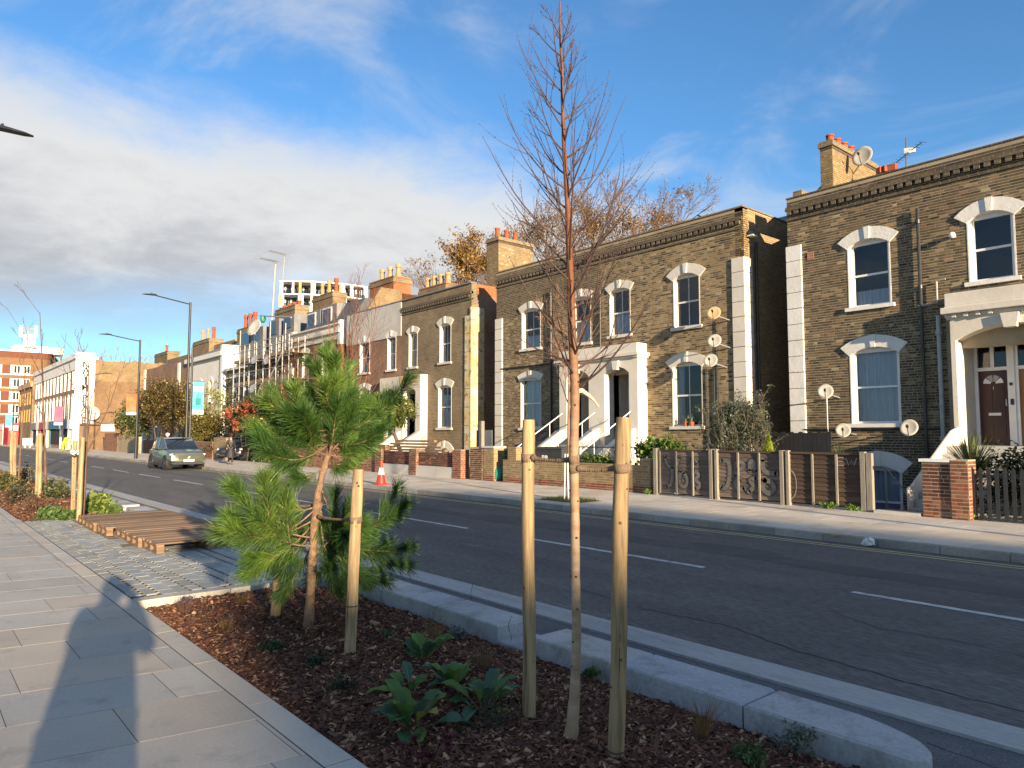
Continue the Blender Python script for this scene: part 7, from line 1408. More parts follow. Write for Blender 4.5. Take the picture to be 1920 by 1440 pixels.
t = thing('barrier', 'white boards on feet standing on the far pavement', 'barrier', (-104, 13.6, 0)); ya, yb = atx(42, 834, -112).y, atx(60, 834, -112).y; b = MB(); b.box(-112, -111.9, ya, yb, .35, 1.25); b.build('board', M['print_white'], t)
for yy in (ya + .25, yb - .25): b = MB(); b.box(-112.3, -111.6, yy - .1, yy + .1, 0, .35); b.build('foot', M['grey_render'], t)

# ================================================================== people
def skinfig(name, joints, edges, m, parent, sub=2):
    """joints: name -> (pos, radius); root first"""
    names = list(joints); me = bpy.data.meshes.new(name); me.from_pydata([joints[k][0] for k in names], [(names.index(a), names.index(c_)) for a, c_ in edges], [])
    o = bpy.data.objects.new(name, me); C.objects.link(o); md = o.modifiers.new('skin', 'SKIN'); sk = me.skin_vertices[0].data if me.skin_vertices else None
    if sk is None: me.skin_vertices.new(name='s') if hasattr(me.skin_vertices, 'new') else None; sk = me.skin_vertices[0].data
    for i, k in enumerate(names): r_ = joints[k][1]; sk[i].radius = r_ if isinstance(r_, tuple) else (r_, r_)
    sk[0].use_root = True
    s_ = o.modifiers.new('sub', 'SUBSURF'); s_.levels = sub; s_.render_levels = sub; dg = bpy.context.evaluated_depsgraph_get(); m2_ = bpy.data.meshes.new_from_object(o.evaluated_get(dg)); bpy.data.objects.remove(o); m2_.materials.clear()
    for p in m2_.polygons: p.use_smooth = True
    return link(name, m2_, M[m], parent)
def person(label, pos, rz, H_, pose, cloth, legs, skin='skin', extra=None, hairc='hair', group=None):
    t = thing('person', label, 'person', pos, group); Rz = Matrix.Rotation(rz, 3, 'Z'); P0 = Vector(pos); k = H_ / 1.75
    def T(p): return tuple(P0 + Rz @ (Vector(p) * k))
    J = dict(pose); jj = {n_: (T(p), (r_[0] * k, r_[1] * k) if isinstance(r_, tuple) else r_ * k) for n_, (p, r_) in J.items()}
    E_ = [(a, c_) for a, c_ in (('pelvis', 'waist'), ('waist', 'chest'), ('chest', 'neck'), ('neck', 'head0'), ('head0', 'head1'), ('chest', 'shL'), ('shL', 'elL'), ('elL', 'haL'), ('haL', 'fiL'), ('chest', 'shR'), ('shR', 'elR'), ('elR', 'haR'), ('haR', 'fiR'), ('pelvis', 'hipL'), ('hipL', 'knL'), ('knL', 'anL'), ('anL', 'toL'), ('pelvis', 'hipR'), ('hipR', 'knR'), ('knR', 'anR'), ('anR', 'toR'))]
    skinfig('body', jj, E_, skin, t)
    def sub(keys, edges, grow_, m, nm):
        j2 = {n_: (jj[n_][0], tuple(q * 1.0 + grow_ * k for q in (jj[n_][1] if isinstance(jj[n_][1], tuple) else (jj[n_][1],) * 2))) for n_ in keys}; return skinfig(nm, j2, edges, m, t)
    sub(['pelvis', 'waist', 'chest', 'shL', 'elL', 'haL', 'shR', 'elR', 'haR', 'neck'], [('pelvis', 'waist'), ('waist', 'chest'), ('chest', 'shL'), ('shL', 'elL'), ('elL', 'haL'), ('chest', 'shR'), ('shR', 'elR'), ('elR', 'haR'), ('chest', 'neck')], .022, cloth, 'jacket')
    sub(['pelvis', 'hipL', 'knL', 'anL', 'hipR', 'knR', 'anR'], [('pelvis', 'hipL'), ('hipL', 'knL'), ('knL', 'anL'), ('pelvis', 'hipR'), ('hipR', 'knR'), ('knR', 'anR')], .014, legs, 'trousers')
    hd = Vector(jj['head1'][0]); b = MB(); b.ball(hd + Vector((0, 0, .02 * k)) - Rz @ Vector((.02, 0, 0)) * k, (.105 * k, .092 * k, .115 * k), 12, 8); b.build('hair', M[hairc], t, smooth=True)
    for s in (-1, 1): b = MB(); b.ball(hd + Rz @ Vector((.088, s * .032, -.015)) * k, .013 * k, 6, 4); b.build('eye', M['letter_black'], t)
    b = MB(); b.ball(hd + Rz @ Vector((.104, 0, -.045)) * k, (.018 * k, .014 * k, .025 * k), 6, 4); b.build('nose', M[skin], t)
    for s in (-1, 1): b = MB(); b.tube([Vector(jj['an' + 'LR'[s > 0]][0]) - Vector((0, 0, .06 * k)), Vector(jj['to' + 'LR'[s > 0]][0]) - Vector((0, 0, .0))], [.058 * k, .045 * k], 8); b.build('shoe', M['letter_black'], t)
    return t, T, jj, k, Rz
def walk():
    return dict(pelvis=((0, 0, .95), (.15, .11)), waist=((0, 0, 1.12), (.13, .10)), chest=((.01, 0, 1.33), (.16, .11)), neck=((.01, 0, 1.50), .055), head0=((.03, 0, 1.60), .075), head1=((.03, 0, 1.68), .078),
        shL=((0, .19, 1.42), .06), elL=((-.06, .25, 1.15), .045), haL=((.06, .27, .93), .03), fiL=((.09, .27, .85), .022), shR=((0, -.19, 1.42), .06), elR=((.02, -.26, 1.15), .045), haR=((.16, -.24, .98), .03), fiR=((.20, -.23, .91), .022),
        hipL=((0, .09, .88), .085), knL=((.12, .09, .50), .06), anL=((.16, .09, .09), .04), toL=((.28, .09, .035), .035), hipR=((0, -.09, .88), .085), knR=((0.02, -.09, .48), .06), anR=((-.20, -.09, .12), .04), toR=((-.10, -.09, .035), .035))
t, T, jj, k, Rz = person('person in a long black coat and dark scarf walking on the far pavement', (-42.0, 14.5, 0.0), R(-12), 1.63, walk(), 'black_cloth', 'black_cloth')
b = MB(); rings = []
for z, rx, ry in ((1.0, .17, .19), (.8, .21, .25), (.6, .24, .31), (.42, .27, .36)):
    rings.append([Vector(T((rx * math.cos(6.283 * i / 20) * (1 + .08 * math.sin(i * 2.3)), ry * math.sin(6.283 * i / 20) * (1 + .08 * math.cos(i * 2.1)), z))) for i in range(20)])
for a, c_ in zip(rings[:-1], rings[1:]): b.add(a + c_, [(i, (i + 1) % 20, (i + 1) % 20 + 20, i + 20) for i in range(20)])
b.build('coat_skirt', M['black_cloth'], t, smooth=True)
b = MB(); b.tube([T((-.02, -.1, 1.46)), T((.10, 0, 1.44)), T((-.02, .1, 1.46))], .05 * k, 8); b.build('scarf', M['grey_panel'], t)
def bend():
    return dict(pelvis=((-.15, 0, .88), (.15, .11)), waist=((0, 0, 1.02), (.14, .11)), chest=((.20, 0, 1.15), (.17, .12)), neck=((.36, 0, 1.24), .055), head0=((.44, 0, 1.27), .075), head1=((.50, 0, 1.29), .08),
        shL=((.24, .18, 1.18), .06), elL=((.34, .22, .92), .048), haL=((.42, .16, .68), .035), fiL=((.44, .14, .60), .024), shR=((.24, -.18, 1.18), .06), elR=((.34, -.22, .92), .048), haR=((.42, -.16, .68), .035), fiR=((.44, -.14, .60), .024),
        hipL=((-.15, .10, .82), .09), knL=((-.02, .14, .46), .065), anL=((-.12, .14, .09), .045), toL=((.02, .14, .035), .035), hipR=((-.15, -.10, .82), .09), knR=((-.06, -.14, .46), .065), anR=((-.20, -.14, .09), .045), toR=((-.06, -.14, .035), .035))
c = atz(104, 845, 0); t, T, jj, k, Rz = person('worker in a yellow high visibility suit bending over outside the blue shop', (-86.0, 12.95, 0), R(20), 1.95, bend(), 'hivis', 'hivis')
b = MB(); b.ball(Vector(jj['head1'][0]) + Vector((0, 0, .05 * k)), (.14 * k, .13 * k, .12 * k), 10, 6); b.build('helmet', M['print_white'], t, smooth=True)
c = aty(315, 815, 13.6); t, T, jj, k, Rz = person('worker in a white helmet and yellow jacket standing behind the parked car', (c.x, 13.6, 0), R(-60), 1.72, walk(), 'hivis', 'trousers'); b = MB(); b.ball(Vector(jj['head1'][0]) + Vector((0, 0, .06 * k)), (.15 * k, .14 * k, .12 * k), 10, 6); b.build('helmet', M['print_white'], t, smooth=True)

# ================================================================== foreground: stakes, ties, trees
def stake(label, bpx, tpx, Yp, r_, zb=-.08, ring=False, group='round timber tree stakes', tint=(1, 1, 1), parent=None, knots=7):
    """bpx,tpx pixel centre of foot and head; Yp: x plane it stands on"""
    p0 = atz(bpx[0], bpx[1], zb); p1 = atx(tpx[0], tpx[1], p0.x); t = thing('tree_stake', label, 'stake', p0, group); b = MB(); pts = []; rad = []
    n = 16
    for i in range(n + 1): f = i / n; q = p0.lerp(p1, f); pts.append(q + Vector((.003 * math.sin(f * 9 + bpx[0]), .003 * math.sin(f * 7), 0))); rad.append(r_ * (1 + .03 * math.sin(f * 23 + bpx[0]) + .02 * math.sin(f * 51)))
    rad[-1] *= .93; pts[0] = pts[0] - Vector((0, 0, .15)); b.tube(pts, rad, 18, True, tint); o = b.build('timber', M['stake_wood'], t, smooth='auto')
    for k in range(knots):
        f = rng.uniform(.05, .95); a = rng.uniform(-2.6, .2); q = p0.lerp(p1, f); nrm = Vector((math.cos(a), math.sin(a), 0)); b = MB(); rr_ = r_ * rng.uniform(.16, .34); b.tube([q + nrm * (r_ - .004), q + nrm * (r_ + .0015)], [rr_, rr_ * .7], 8, True, (.35, .24, .18)); b.build('knot', M['stake_wood'], t)
    for k in range(2):
        a = rng.uniform(-2.4, -.2); f0 = rng.choice((.98, rng.uniform(.2, .6))); b = MB(); nrm = Vector((math.cos(a), math.sin(a), 0)); b.tube([p0.lerp(p1, f0 - .03 * i) + nrm * (r_ - .0005) + Vector((.002 * math.sin(i * 2.1), 0, 0)) for i in range(7)], [.0008, .0022, .0026, .002, .0022, .0015, .0006], 4); b.build('split', M['letter_black'], t)
    if ring: q = p0.lerp(p1, ring); b = MB(); b.tube([q + Vector((math.cos(6.283 * i / 16), math.sin(6.283 * i / 16), 0.0)) * (r_ + .003) for i in range(17)], .004, 5); b.build('wire_ring', M['black_metal'], t)
    return t, p0, p1
_, sL0, sL1 = stake('left of the two stakes tied to the slim birch', (992, 1358), (990, 787), None, .041, -.075)
_, sR0, sR1 = stake('right and nearest of the two stakes tied to the slim birch', (1155, 1430), (1168, 783), None, .044, -.07, .035, tint=(.86, .84, .82))
_, pS0, pS1 = stake('front stake of the pine, right of its trunk', (655, 1232), (672, 880), None, .046, -.07, .27, tint=(1.12, 1.12, 1.15))
_, pB0, pB1 = stake('rear stake of the pine, left of its trunk', (515, 1165), (530, 935), None, .046, -.07)
def seg(px_, py_, px2, py2, lab, r_=.048, zb=-.07): return stake(lab, (px_, py_), (px2, py2), None, r_, zb)
seg(147, 982, 155, 820, 'right stake of the pair nearest the pallets'); seg(136, 975, 141, 826, 'left stake of the pair nearest the pallets', .046)
seg(73, 937, 76, 812, 'right stake of the middle pair in the far bed', .055); seg(68, 930, 72, 815, 'left stake of the middle pair in the far bed', .045)
seg(27, 915, 28, 810, 'right stake of the farthest pair at the left edge', .05); seg(21, 912, 22, 808, 'left stake of the farthest pair at the left edge', .05)
# birch
BX = -3.0
def bp(px_, py_, dy=0.0): return atx(px_, py_, BX + dy)
t = thing('birch_tree', 'slim young birch with copper trunk tied between two stakes', 'tree', atz(1068, 1390, -.075)); 
path = [(1068, 1396), (1072, 1370), (1078, 1290), (1081, 1180), (1079, 1080), (1078, 960), (1076, 860), (1078, 740), (1076, 690), (1072, 600), (1068, 480), (1064, 380), (1058, 280), (1055, 200), (1053, 120), (1050, 60), (1050, 3)]
rp = [16, 13, 9.8, 9, 8.8, 8.8, 9, 9, 8.5, 7.6, 6.6, 5.2, 4.2, 3.4, 2.6, 2.0, 1.5]
ct = []; cr = []
for (a, c_), rr_ in zip(path, rp):
    q = bp(a, c_); dd0 = (q - Vector(EYE)).dot(fw); ct.append(q); cr.append(rr_ / F_PX * dd0)
def smoothpath(P, Q, m_):
    PP = []; QQ = []
    for i in range(len(P) - 1):
        p0, p1, p2, p3 = P[max(i - 1, 0)], P[i], P[i + 1], P[min(i + 2, len(P) - 1)]
        for j in range(m_): f = j / m_; PP.append(0.5 * ((2 * p1) + (p2 - p0) * f + (2 * p0 - 5 * p1 + 4 * p2 - p3) * f * f + (3 * p1 - p0 - 3 * p2 + p3) * f ** 3)); QQ.append(Q[i] + (Q[i + 1] - Q[i]) * f)
    PP.append(P[-1]); QQ.append(Q[-1]); return PP, QQ
CP, CR = smoothpath(ct, cr, 5)
zsplit = bp(1077, 860).z
b = MB()
for i in range(len(CP) - 1):
    z = CP[i].z; f = min(1, max(0, (z - .9) / 1.6)); lo = (.92, .92, .92); hi = (.38, .17, .085); tt = tuple(lo[j] * (1 - f) + hi[j] * f for j in range(3))
    r0_, r1_ = CR[i] * (1 + .05 * math.sin(i * 2.7)), CR[i + 1] * (1 + .05 * math.sin((i + 1) * 2.7)); b.tube([CP[i], CP[i + 1]], [r0_, r1_], 12, False, tt)
b.build('trunk', M['birch_low'], t, smooth=True)
for k in range(22):
    i = rng.randrange(3, 52); a = rng.uniform(-2.6, .3); q = CP[i]; nrm = Vector((math.cos(a), math.sin(a), 0)); b = MB(); b.tube([q + nrm * (CR[i] - .004), q + nrm * (CR[i] + .004)], [.009, .004], 6, True, (.12, .07, .06)); b.build('bud_scar', M['birch_low'], t)
# branches: whips sweeping up, longest in the lower crown
rg = random.Random(23); nb = 50; buds = MB(); tot = len(CP) - 1
def cpos(z):
    for i in range(tot):
        if CP[i].z <= z <= CP[i + 1].z: f = (z - CP[i].z) / max(1e-6, CP[i + 1].z - CP[i].z); return CP[i].lerp(CP[i + 1], f), CR[i]
    return CP[-1], CR[-1]
ztop_ = CP[-1].z
def whip(b, p, d, L_, r_, lev):
    pts = [p]; rad = [r_]; q = p; n = 9; dd_ = d
    for i in range(n):
        dd_ = (dd_ + Vector((rg.uniform(-.09, .09), rg.uniform(-.09, .09), .085 if lev == 0 else .075))).normalized(); q = q + dd_ * L_ / n; pts.append(q); rad.append(max(r_ * (1 - (i + 1) / n * .82), .00075))
    b.tube(pts, rad, 5 if lev < 2 else 4, False, (1, 1, 1))
    for i in range(2, n + 1):
        if rg.random() < .8: a = rg.uniform(0, 6.28); pp = pts[i] + Vector((math.cos(a), math.sin(a), .5)) * .002; ax = (pts[i] - pts[i - 1]).normalized(); buds.tube([pp - ax * .003, pp + ax * .002 + Vector((math.cos(a), math.sin(a), 0)) * .002, pp + ax * .007], [.0008, .0021, .0006], 4, False, (.8, .7, .7))
    if lev < 2:
        m_ = rg.randint(2, 5) if lev == 0 else rg.randint(0, 1)
        if L_ < .2: m_ = min(m_, 1)
        for k in range(m_):
            f = rg.uniform(.12, .8); i = int(f * n); ax = (pts[i + 1] - pts[i]).normalized(); pr = ax.cross(Vector((rg.uniform(-1, 1), rg.uniform(-1, 1), rg.uniform(-1, 1)))).normalized(); an = R(rg.uniform(22, 42)); whip(b, pts[i], ax * math.cos(an) + pr * math.sin(an), L_ * rg.uniform(.4, .75) * (1.1 - .5 * f), rad[i] * .62, lev + 1)
for k in range(nb):
    f = (k + rg.random() * .7) / nb; z = 1.95 + (ztop_ - .18 - 1.95) * f ** 1.02; p, r_ = cpos(z); az = k * 2.399 + rg.uniform(-.4, .4)
    L_ = (.94 if f < .35 else .94 * (1 - (f - .35) / .65 * .72)) * rg.uniform(.6, 1.05); el = R(rg.uniform(18, 42) + 14 * f); b = MB()
    if f < .12: L_ *= .8; el = R(rg.uniform(5, 35))
    whip(b, p, Vector((math.cos(az) * math.cos(el), math.sin(az) * math.cos(el), math.sin(el))), L_, .0066 * (1 - .5 * f) + .0016, 0); b.build('branch', M['twig'], t, fixn=False, smooth=True)
buds.build('buds', M['twig'], t, 'stuff', fixn=False)
# torn branch with pale wood
b = MB(); q = [bp(1078, 735), bp(1090, 735), bp(1103, 741), bp(1113, 750), bp(1123, 763)]; b.tube([q[0], q[1] + Vector((0, 0, .01)), q[2], q[3], q[4]], [.017, .015, .012, .009, .003], 7); b.build('torn_branch', M['pale_break'], t)
b = MB(); q = [bp(1075, 730), bp(1066, 745), bp(1062, 790), bp(1063, 840)]; 
# hessian ties
def tie(label, A, ra, B, rb, zz, side='flat', zb_=None):
    t = thing('tree_tie', label, 'tie', A, 'brown webbing tree ties'); a = Vector(A); c_ = Vector(B); d = (c_ - a); d.z = 0; d.normalize()
    for ctr, r_, sgn in ((a, ra, 1), (c_, rb, -1)):
        b = MB(); h = .026; A_ = []; B_ = []
        for i in range(25): an = 6.283 * i / 24; o_ = Vector((math.cos(an), math.sin(an), 0)); A_.append(ctr + o_ * (r_ + .004 + .002 * math.sin(3 * an)) + Vector((0, 0, -h + .004 * math.sin(an * 2)))); B_.append(ctr + o_ * (r_ + .004) + Vector((0, 0, h + .004 * math.sin(an))))
        b.strip(A_, B_); o = b.build('loop', M['strap'], t, smooth=True, fixn=False); md = o.modifiers.new('t', 'SOLIDIFY'); md.thickness = .004
    p0 = a + d * (ra * .9); p1 = c_ - d * (rb * .9); b = MB(); pts = []; rad = []; n = 16
    for i in range(n + 1): f = i / n; pts.append(p0.lerp(p1, f) + Vector((0, 0, -.012 * math.sin(3.14 * f)))); rad.append(.010 + .013 * (abs(f - .5) * 2) ** 3 + .0012 * math.sin(i * 2.4))
    b.tube(pts, rad, 8); b.build('twisted_strap', M['strap'], t, smooth=True)
    for i in range(4, 13): 
        q = MB(); q.tube([pts[i] - d * .0035, pts[i] + d * .0035], [rad[i] + .0015, rad[i] + .0012], 8); q.build('wrap', M['strap'], t)
def onstake(p0, p1, py_): # height by photo row
    x_ = (p0.x + p1.x) / 2; z = atx((proj(p0)[0] + proj(p1)[0]) / 2, py_, p0.x).z; f = (z - p0.z) / (p1.z - p0.z); return p0.lerp(p1, f)
pt = cpos(bp(1075, 862).z)[0]; tie('webbing tie from the left stake to the birch', onstake(sL0, sL1, 858), .041, pt, cpos(pt.z)[1], 0)
pt = cpos(bp(1076, 878).z)[0]; tie('webbing tie from the birch to the right stake', pt, cpos(pt.z)[1], onstake(sR0, sR1, 878), .044, 0)

# pine
PX_ = -6.19
def pp(px_, py_, dx=0.0): return atx(px_, py_, PX_ + dx)
t = thing('pine_tree', 'young long needled pine with a rough trunk between two short stakes', 'tree', atz(578, 1182, -.07)); PT = [pp(576, 1190), pp(580, 1150), pp(586, 1050), pp(592, 960), pp(602, 900), pp(618, 840), pp(628, 790), pp(628, 740), pp(624, 700)]; PR = [.075, .052, .048, .044, .038, .030, .022, .015, .008]
TP, TR = smoothpath(PT, PR, 4); b = MB(); b.tube(TP, [r_ * (1 + .10 * math.sin(i * 1.9)) * .82 for i, r_ in enumerate(TR)], 12); b.build('trunk', M['pine_bark'], t, smooth=True)
rg = random.Random(9); NV = []; NF = []; NT = []; brn = MB(); cand_ = MB()
def needles(pts, n, L_, ang=34, col=None, rbase=.004):
    m_ = len(pts) - 1
    for k in range(n):
        f = rg.random() ** .8; f = f * m_; i = min(int(f), m_ - 1); p = pts[i].lerp(pts[i + 1], f - i); ax = (pts[i + 1] - pts[i]).normalized(); pr = ax.cross(Vector((rg.uniform(-1, 1), rg.uniform(-1, 1), rg.uniform(-1, 1)))); 
        if pr.length < .05: continue
        pr.normalize(); a = R(ang + rg.uniform(-14, 16)); d = ax * math.cos(a) + pr * math.sin(a); l_ = L_ * rg.uniform(.8, 1.3); s = d.cross(Vector((rg.uniform(-1, 1), rg.uniform(-1, 1), rg.uniform(-1, 1)))).normalized() * .0017
        mid_ = p + d * l_ * .55 + Vector((0, 0, .004)); tip = p + d * l_ + Vector((0, 0, -.012 * rg.random())) + rv(.006, rg); b0 = len(NV); NV.extend([p - s, p + s, mid_ + s, mid_ - s, tip + s * .4, tip - s * .4]); NF.extend([(b0, b0 + 1, b0 + 2, b0 + 3), (b0 + 3, b0 + 2, b0 + 4, b0 + 5)]); v = rg.uniform(.75, 1.3); c_ = col or (1, 1, 1); cc = (c_[0] * v * rg.uniform(.9, 1.15), c_[1] * v, c_[2] * v); NT.extend([cc, cc])
def shoot(p0, p1, L_=.16, dens=1.0, curve=.10, col=None, r_=.009, side=2):
    d = p1 - p0; n = 10; pts = [p0 + d * (i / n) + Vector((0, 0, -curve * math.sin(3.14 * i / n) * d.length)) for i in range(n + 1)]
    cand_.tube(pts, [max(r_ * (1 - .6 * i / n), .003) for i in range(n + 1)], 6, False, (1, 1, 1))
    needles(pts[3:], int(250 * dens * d.length / .5), L_, 36, col); needles(pts[8:], int(110 * dens), L_ * .95, 24, col)
    for k in range(side):
        i = rg.randint(4, 7); an = rg.uniform(0, 6.28); o_ = Vector((math.cos(an), math.sin(an), 0)) * .6 + d.normalized() + Vector((0, 0, .35)); o_.normalize(); l_ = d.length * rg.uniform(.35, .55); q = [pts[i] + o_ * l_ * j / 6 + Vector((0, 0, .25 * l_ * (j / 6) ** 2)) for j in range(7)]
        cand_.tube(q, [max(r_ * .6 * (1 - .6 * j / 6), .003) for j in range(7)], 5, False); needles(q[1:], int(220 * dens * l_ / .3), L_ * .95, 34, col); needles(q[5:], int(80 * dens), L_ * .9, 22, col)
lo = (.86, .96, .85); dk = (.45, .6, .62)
S_ = [ # base px (on trunk), tip px, depth shift at tip, colour
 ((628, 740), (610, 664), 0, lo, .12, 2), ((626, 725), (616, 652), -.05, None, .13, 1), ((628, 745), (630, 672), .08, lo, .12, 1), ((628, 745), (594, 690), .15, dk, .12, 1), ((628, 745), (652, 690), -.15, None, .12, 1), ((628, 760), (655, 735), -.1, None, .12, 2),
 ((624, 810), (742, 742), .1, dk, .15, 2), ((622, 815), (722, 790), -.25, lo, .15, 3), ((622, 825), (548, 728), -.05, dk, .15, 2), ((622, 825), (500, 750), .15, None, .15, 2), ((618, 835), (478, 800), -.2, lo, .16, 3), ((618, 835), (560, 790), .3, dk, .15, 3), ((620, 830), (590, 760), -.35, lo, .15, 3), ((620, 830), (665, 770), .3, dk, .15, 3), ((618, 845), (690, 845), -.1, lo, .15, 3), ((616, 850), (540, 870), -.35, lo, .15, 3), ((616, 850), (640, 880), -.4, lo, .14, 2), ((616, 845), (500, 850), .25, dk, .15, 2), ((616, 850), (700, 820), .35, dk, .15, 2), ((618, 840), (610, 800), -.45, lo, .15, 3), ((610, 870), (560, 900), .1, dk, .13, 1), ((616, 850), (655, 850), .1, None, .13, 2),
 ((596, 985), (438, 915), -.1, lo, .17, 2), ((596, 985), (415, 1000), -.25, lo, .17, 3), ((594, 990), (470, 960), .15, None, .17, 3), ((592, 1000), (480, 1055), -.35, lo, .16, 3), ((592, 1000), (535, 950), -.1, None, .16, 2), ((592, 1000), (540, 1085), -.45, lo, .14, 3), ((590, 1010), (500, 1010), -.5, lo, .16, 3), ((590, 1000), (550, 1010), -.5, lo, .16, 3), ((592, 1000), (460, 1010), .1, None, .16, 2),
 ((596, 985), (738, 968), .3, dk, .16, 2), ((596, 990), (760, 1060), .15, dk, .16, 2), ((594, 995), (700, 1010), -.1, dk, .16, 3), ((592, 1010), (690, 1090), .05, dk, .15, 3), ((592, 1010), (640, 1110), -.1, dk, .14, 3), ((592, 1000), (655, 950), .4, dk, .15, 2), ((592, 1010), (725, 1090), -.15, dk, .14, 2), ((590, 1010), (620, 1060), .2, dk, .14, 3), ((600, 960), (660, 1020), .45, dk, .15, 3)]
for k in range(17):
    a = rg.uniform(0, 6.28); q_ = rg.uniform(.3, 1); S_.append(((620 + rg.uniform(-6, 6), rg.uniform(770, 860)), (612 + 92 * q_ * math.cos(a), 780 + 70 * q_ * math.sin(a)), rg.uniform(-.45, .4), rg.choice([lo, None, dk]), .15, 2))
for k in range(3):
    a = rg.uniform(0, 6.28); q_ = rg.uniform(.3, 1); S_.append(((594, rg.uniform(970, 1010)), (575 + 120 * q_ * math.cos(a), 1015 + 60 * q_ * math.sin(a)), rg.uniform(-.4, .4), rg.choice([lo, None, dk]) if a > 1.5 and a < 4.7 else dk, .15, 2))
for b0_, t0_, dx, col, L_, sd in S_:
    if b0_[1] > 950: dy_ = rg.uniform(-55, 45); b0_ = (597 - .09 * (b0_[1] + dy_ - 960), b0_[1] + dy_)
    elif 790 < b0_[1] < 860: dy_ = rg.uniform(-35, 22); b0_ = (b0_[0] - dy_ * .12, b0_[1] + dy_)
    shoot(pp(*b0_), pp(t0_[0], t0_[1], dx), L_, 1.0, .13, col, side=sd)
cand_.build('branches', M['pine_bark'], t, fixn=False, smooth=True)
npmesh('needles', [tuple(v) for v in NV], NF, M['pine_needle'], t, 'stuff', np.array(NT))
print('needles', len(NF))
tie('short webbing tie from the pine to its front stake', pp(594, 968), .038, onstake(pS0, pS1, 975), .046, 0)
tie('webbing tie from the pine to its rear stake', pp(597, 948), .037, onstake(pB0, pB1, 945), .046, 0)

# bare saplings between the far stake pairs
SAP = dict(depth=4, n=[6, 3, 2], ang=[24, 30, 30], ratio=[.55, .5, .5], up=[0, .10, .08, .05], wob=[.04, .07, .09, .1], seg=[6, 5, 3, 2], sides=[6, 4, 3, 3], tap=.8, start=[.35, .2, .2], rr=.5, rmin=.004)
for px_, py_, H_, lab in ((141, 978, 3.2, 'bare sapling tied between the stakes nearest the pallets'), (75, 935, 5.2, 'tall bare sapling between the middle pair of far stakes'), (25, 914, 4.0, 'bare sapling between the farthest stakes at the left edge')):
    c = atz(px_, py_, -.07); c.y += .12; pr_ = dict(SAP)
    if H_ > 5: pr_ = dict(SAP, ang=[40, 35, 30], n=[5, 2, 2], ratio=[.45, .5, .5])
    tree('sapling', lab, tuple(c), H_, .042, pr_, group='bare saplings in the far bed', tint=(1.1, .9, .85))
q = MB(); c = atx(141, 848, atz(141, 978, -.07).x); q.tube([c + Vector((.07 * math.cos(a), .07 * math.sin(a), .04 * math.sin(a * 2))) for a in [i * .7 for i in range(10)]], .018, 6); tag(q.build('fabric_tie', M['print_white'], None), 'pale fabric tie knotted between the stakes nearest the pallets', 'tie')

# ================================================================== planting in the beds
def broadleaf(label, c, n, L_, W, seed, yel=1, up=(22, 82)):
    rg = random.Random(seed); t = thing('broadleaf_plant', label, 'plant', c, 'broad leaved plants in the near bed')
    for k in range(n):
        a = 6.283 * k / n + rg.uniform(-.4, .4); el = R(rg.uniform(*up)); l_ = L_ * rg.uniform(.7, 1.15); w_ = W * rg.uniform(.75, 1.2); h = Vector((math.cos(a), math.sin(a), 0)); s = Vector((-math.sin(a), math.cos(a), 0)); b = MB(); m_ = 10; p = Vector(c) + h * .01; e_ = el; A = []; Mi = []; B = []
        for i in range(m_ + 1):
            f = i / m_; ww = (.10 if f < .35 else max(0.03, math.sin(math.pi * min(1, (f - .28) / .76)) ** .7)) * w_ / 2; e_ = el - f * f * R(rg.uniform(45, 60)); p = p + (h * math.cos(e_) + Vector((0, 0, math.sin(e_)))) * l_ / m_; wv = .18 * ww * math.sin(f * 14 + k); A.append(p - s * ww + Vector((0, 0, ww * .35 + wv))); Mi.append(p.copy()); B.append(p + s * ww + Vector((0, 0, ww * .35 - wv)))
        col = (.34, .30, .06) if k < yel else rg.choice([(.05, .14, .05), (.08, .18, .04), (.055, .13, .075), (.10, .21, .045), (.15, .25, .045)])
        b.strip(A, Mi, col); b.strip(Mi, B, tuple(q * 1.12 for q in col)); b.build('leaf', M['leaf'], t, fixn=False, smooth=True)
        b = MB(); b.tube(Mi, [.0045 * (1 - i / (m_ + 2)) for i in range(m_ + 1)], 4, False, (.22, .24, .10) if rg.random() < .7 else (.25, .07, .05)); b.build('midrib', M['leaf'], t, fixn=False)
    return t
for i, (px_, py_, n, L_, W, lab) in enumerate(((795, 1245, 14, .25, .105, 'broad leaved plant farthest back of the near cluster'), (850, 1300, 15, .24, .10, 'broad leaved plant in the middle of the near cluster'), (905, 1335, 16, .27, .095, 'broad leaved plant rightmost near the left stake'), (770, 1308, 10, .25, .08, 'thin broad leaved plant leftmost of the near cluster'), (772, 1375, 18, .29, .115, 'largest broad leaved plant with one yellow leaf, nearest the camera'))):
    c = atz(px_, py_, -.06); broadleaf(lab, tuple(c), n, L_, W, 40 + i, 1 if i in (4, 2) else 0)
def tuft(label, c, n, L_, col, cat='grass tuft', name='dry_grass', spread=.5, r0=.0011, base=.04, kind=None, rg=None):
    rg = rg or random.Random(int(c[0] * 1000)); t = thing(name, label, cat, c); b = MB()
    for k in range(n):
        a = rg.uniform(0, 6.283); p = Vector(c) + Vector((math.cos(a), math.sin(a), 0)) * base * rg.random(); d = Vector((math.cos(a) * spread * rg.random(), math.sin(a) * spread * rg.random(), 1)).normalized(); l_ = L_ * rg.uniform(.5, 1.1); q = [p, p + d * l_ * .5, p + d * l_ + Vector((math.cos(a), math.sin(a), -.2)) * l_ * .15]; cc = rg.choice(col); b.tube(q, [r0, r0, r0 * .4], 3, False, cc)
    b.build('blades', M['leaf'], t, fixn=False); return t
STR = [(.38, .23, .09), (.26, .14, .05), (.45, .30, .14)]
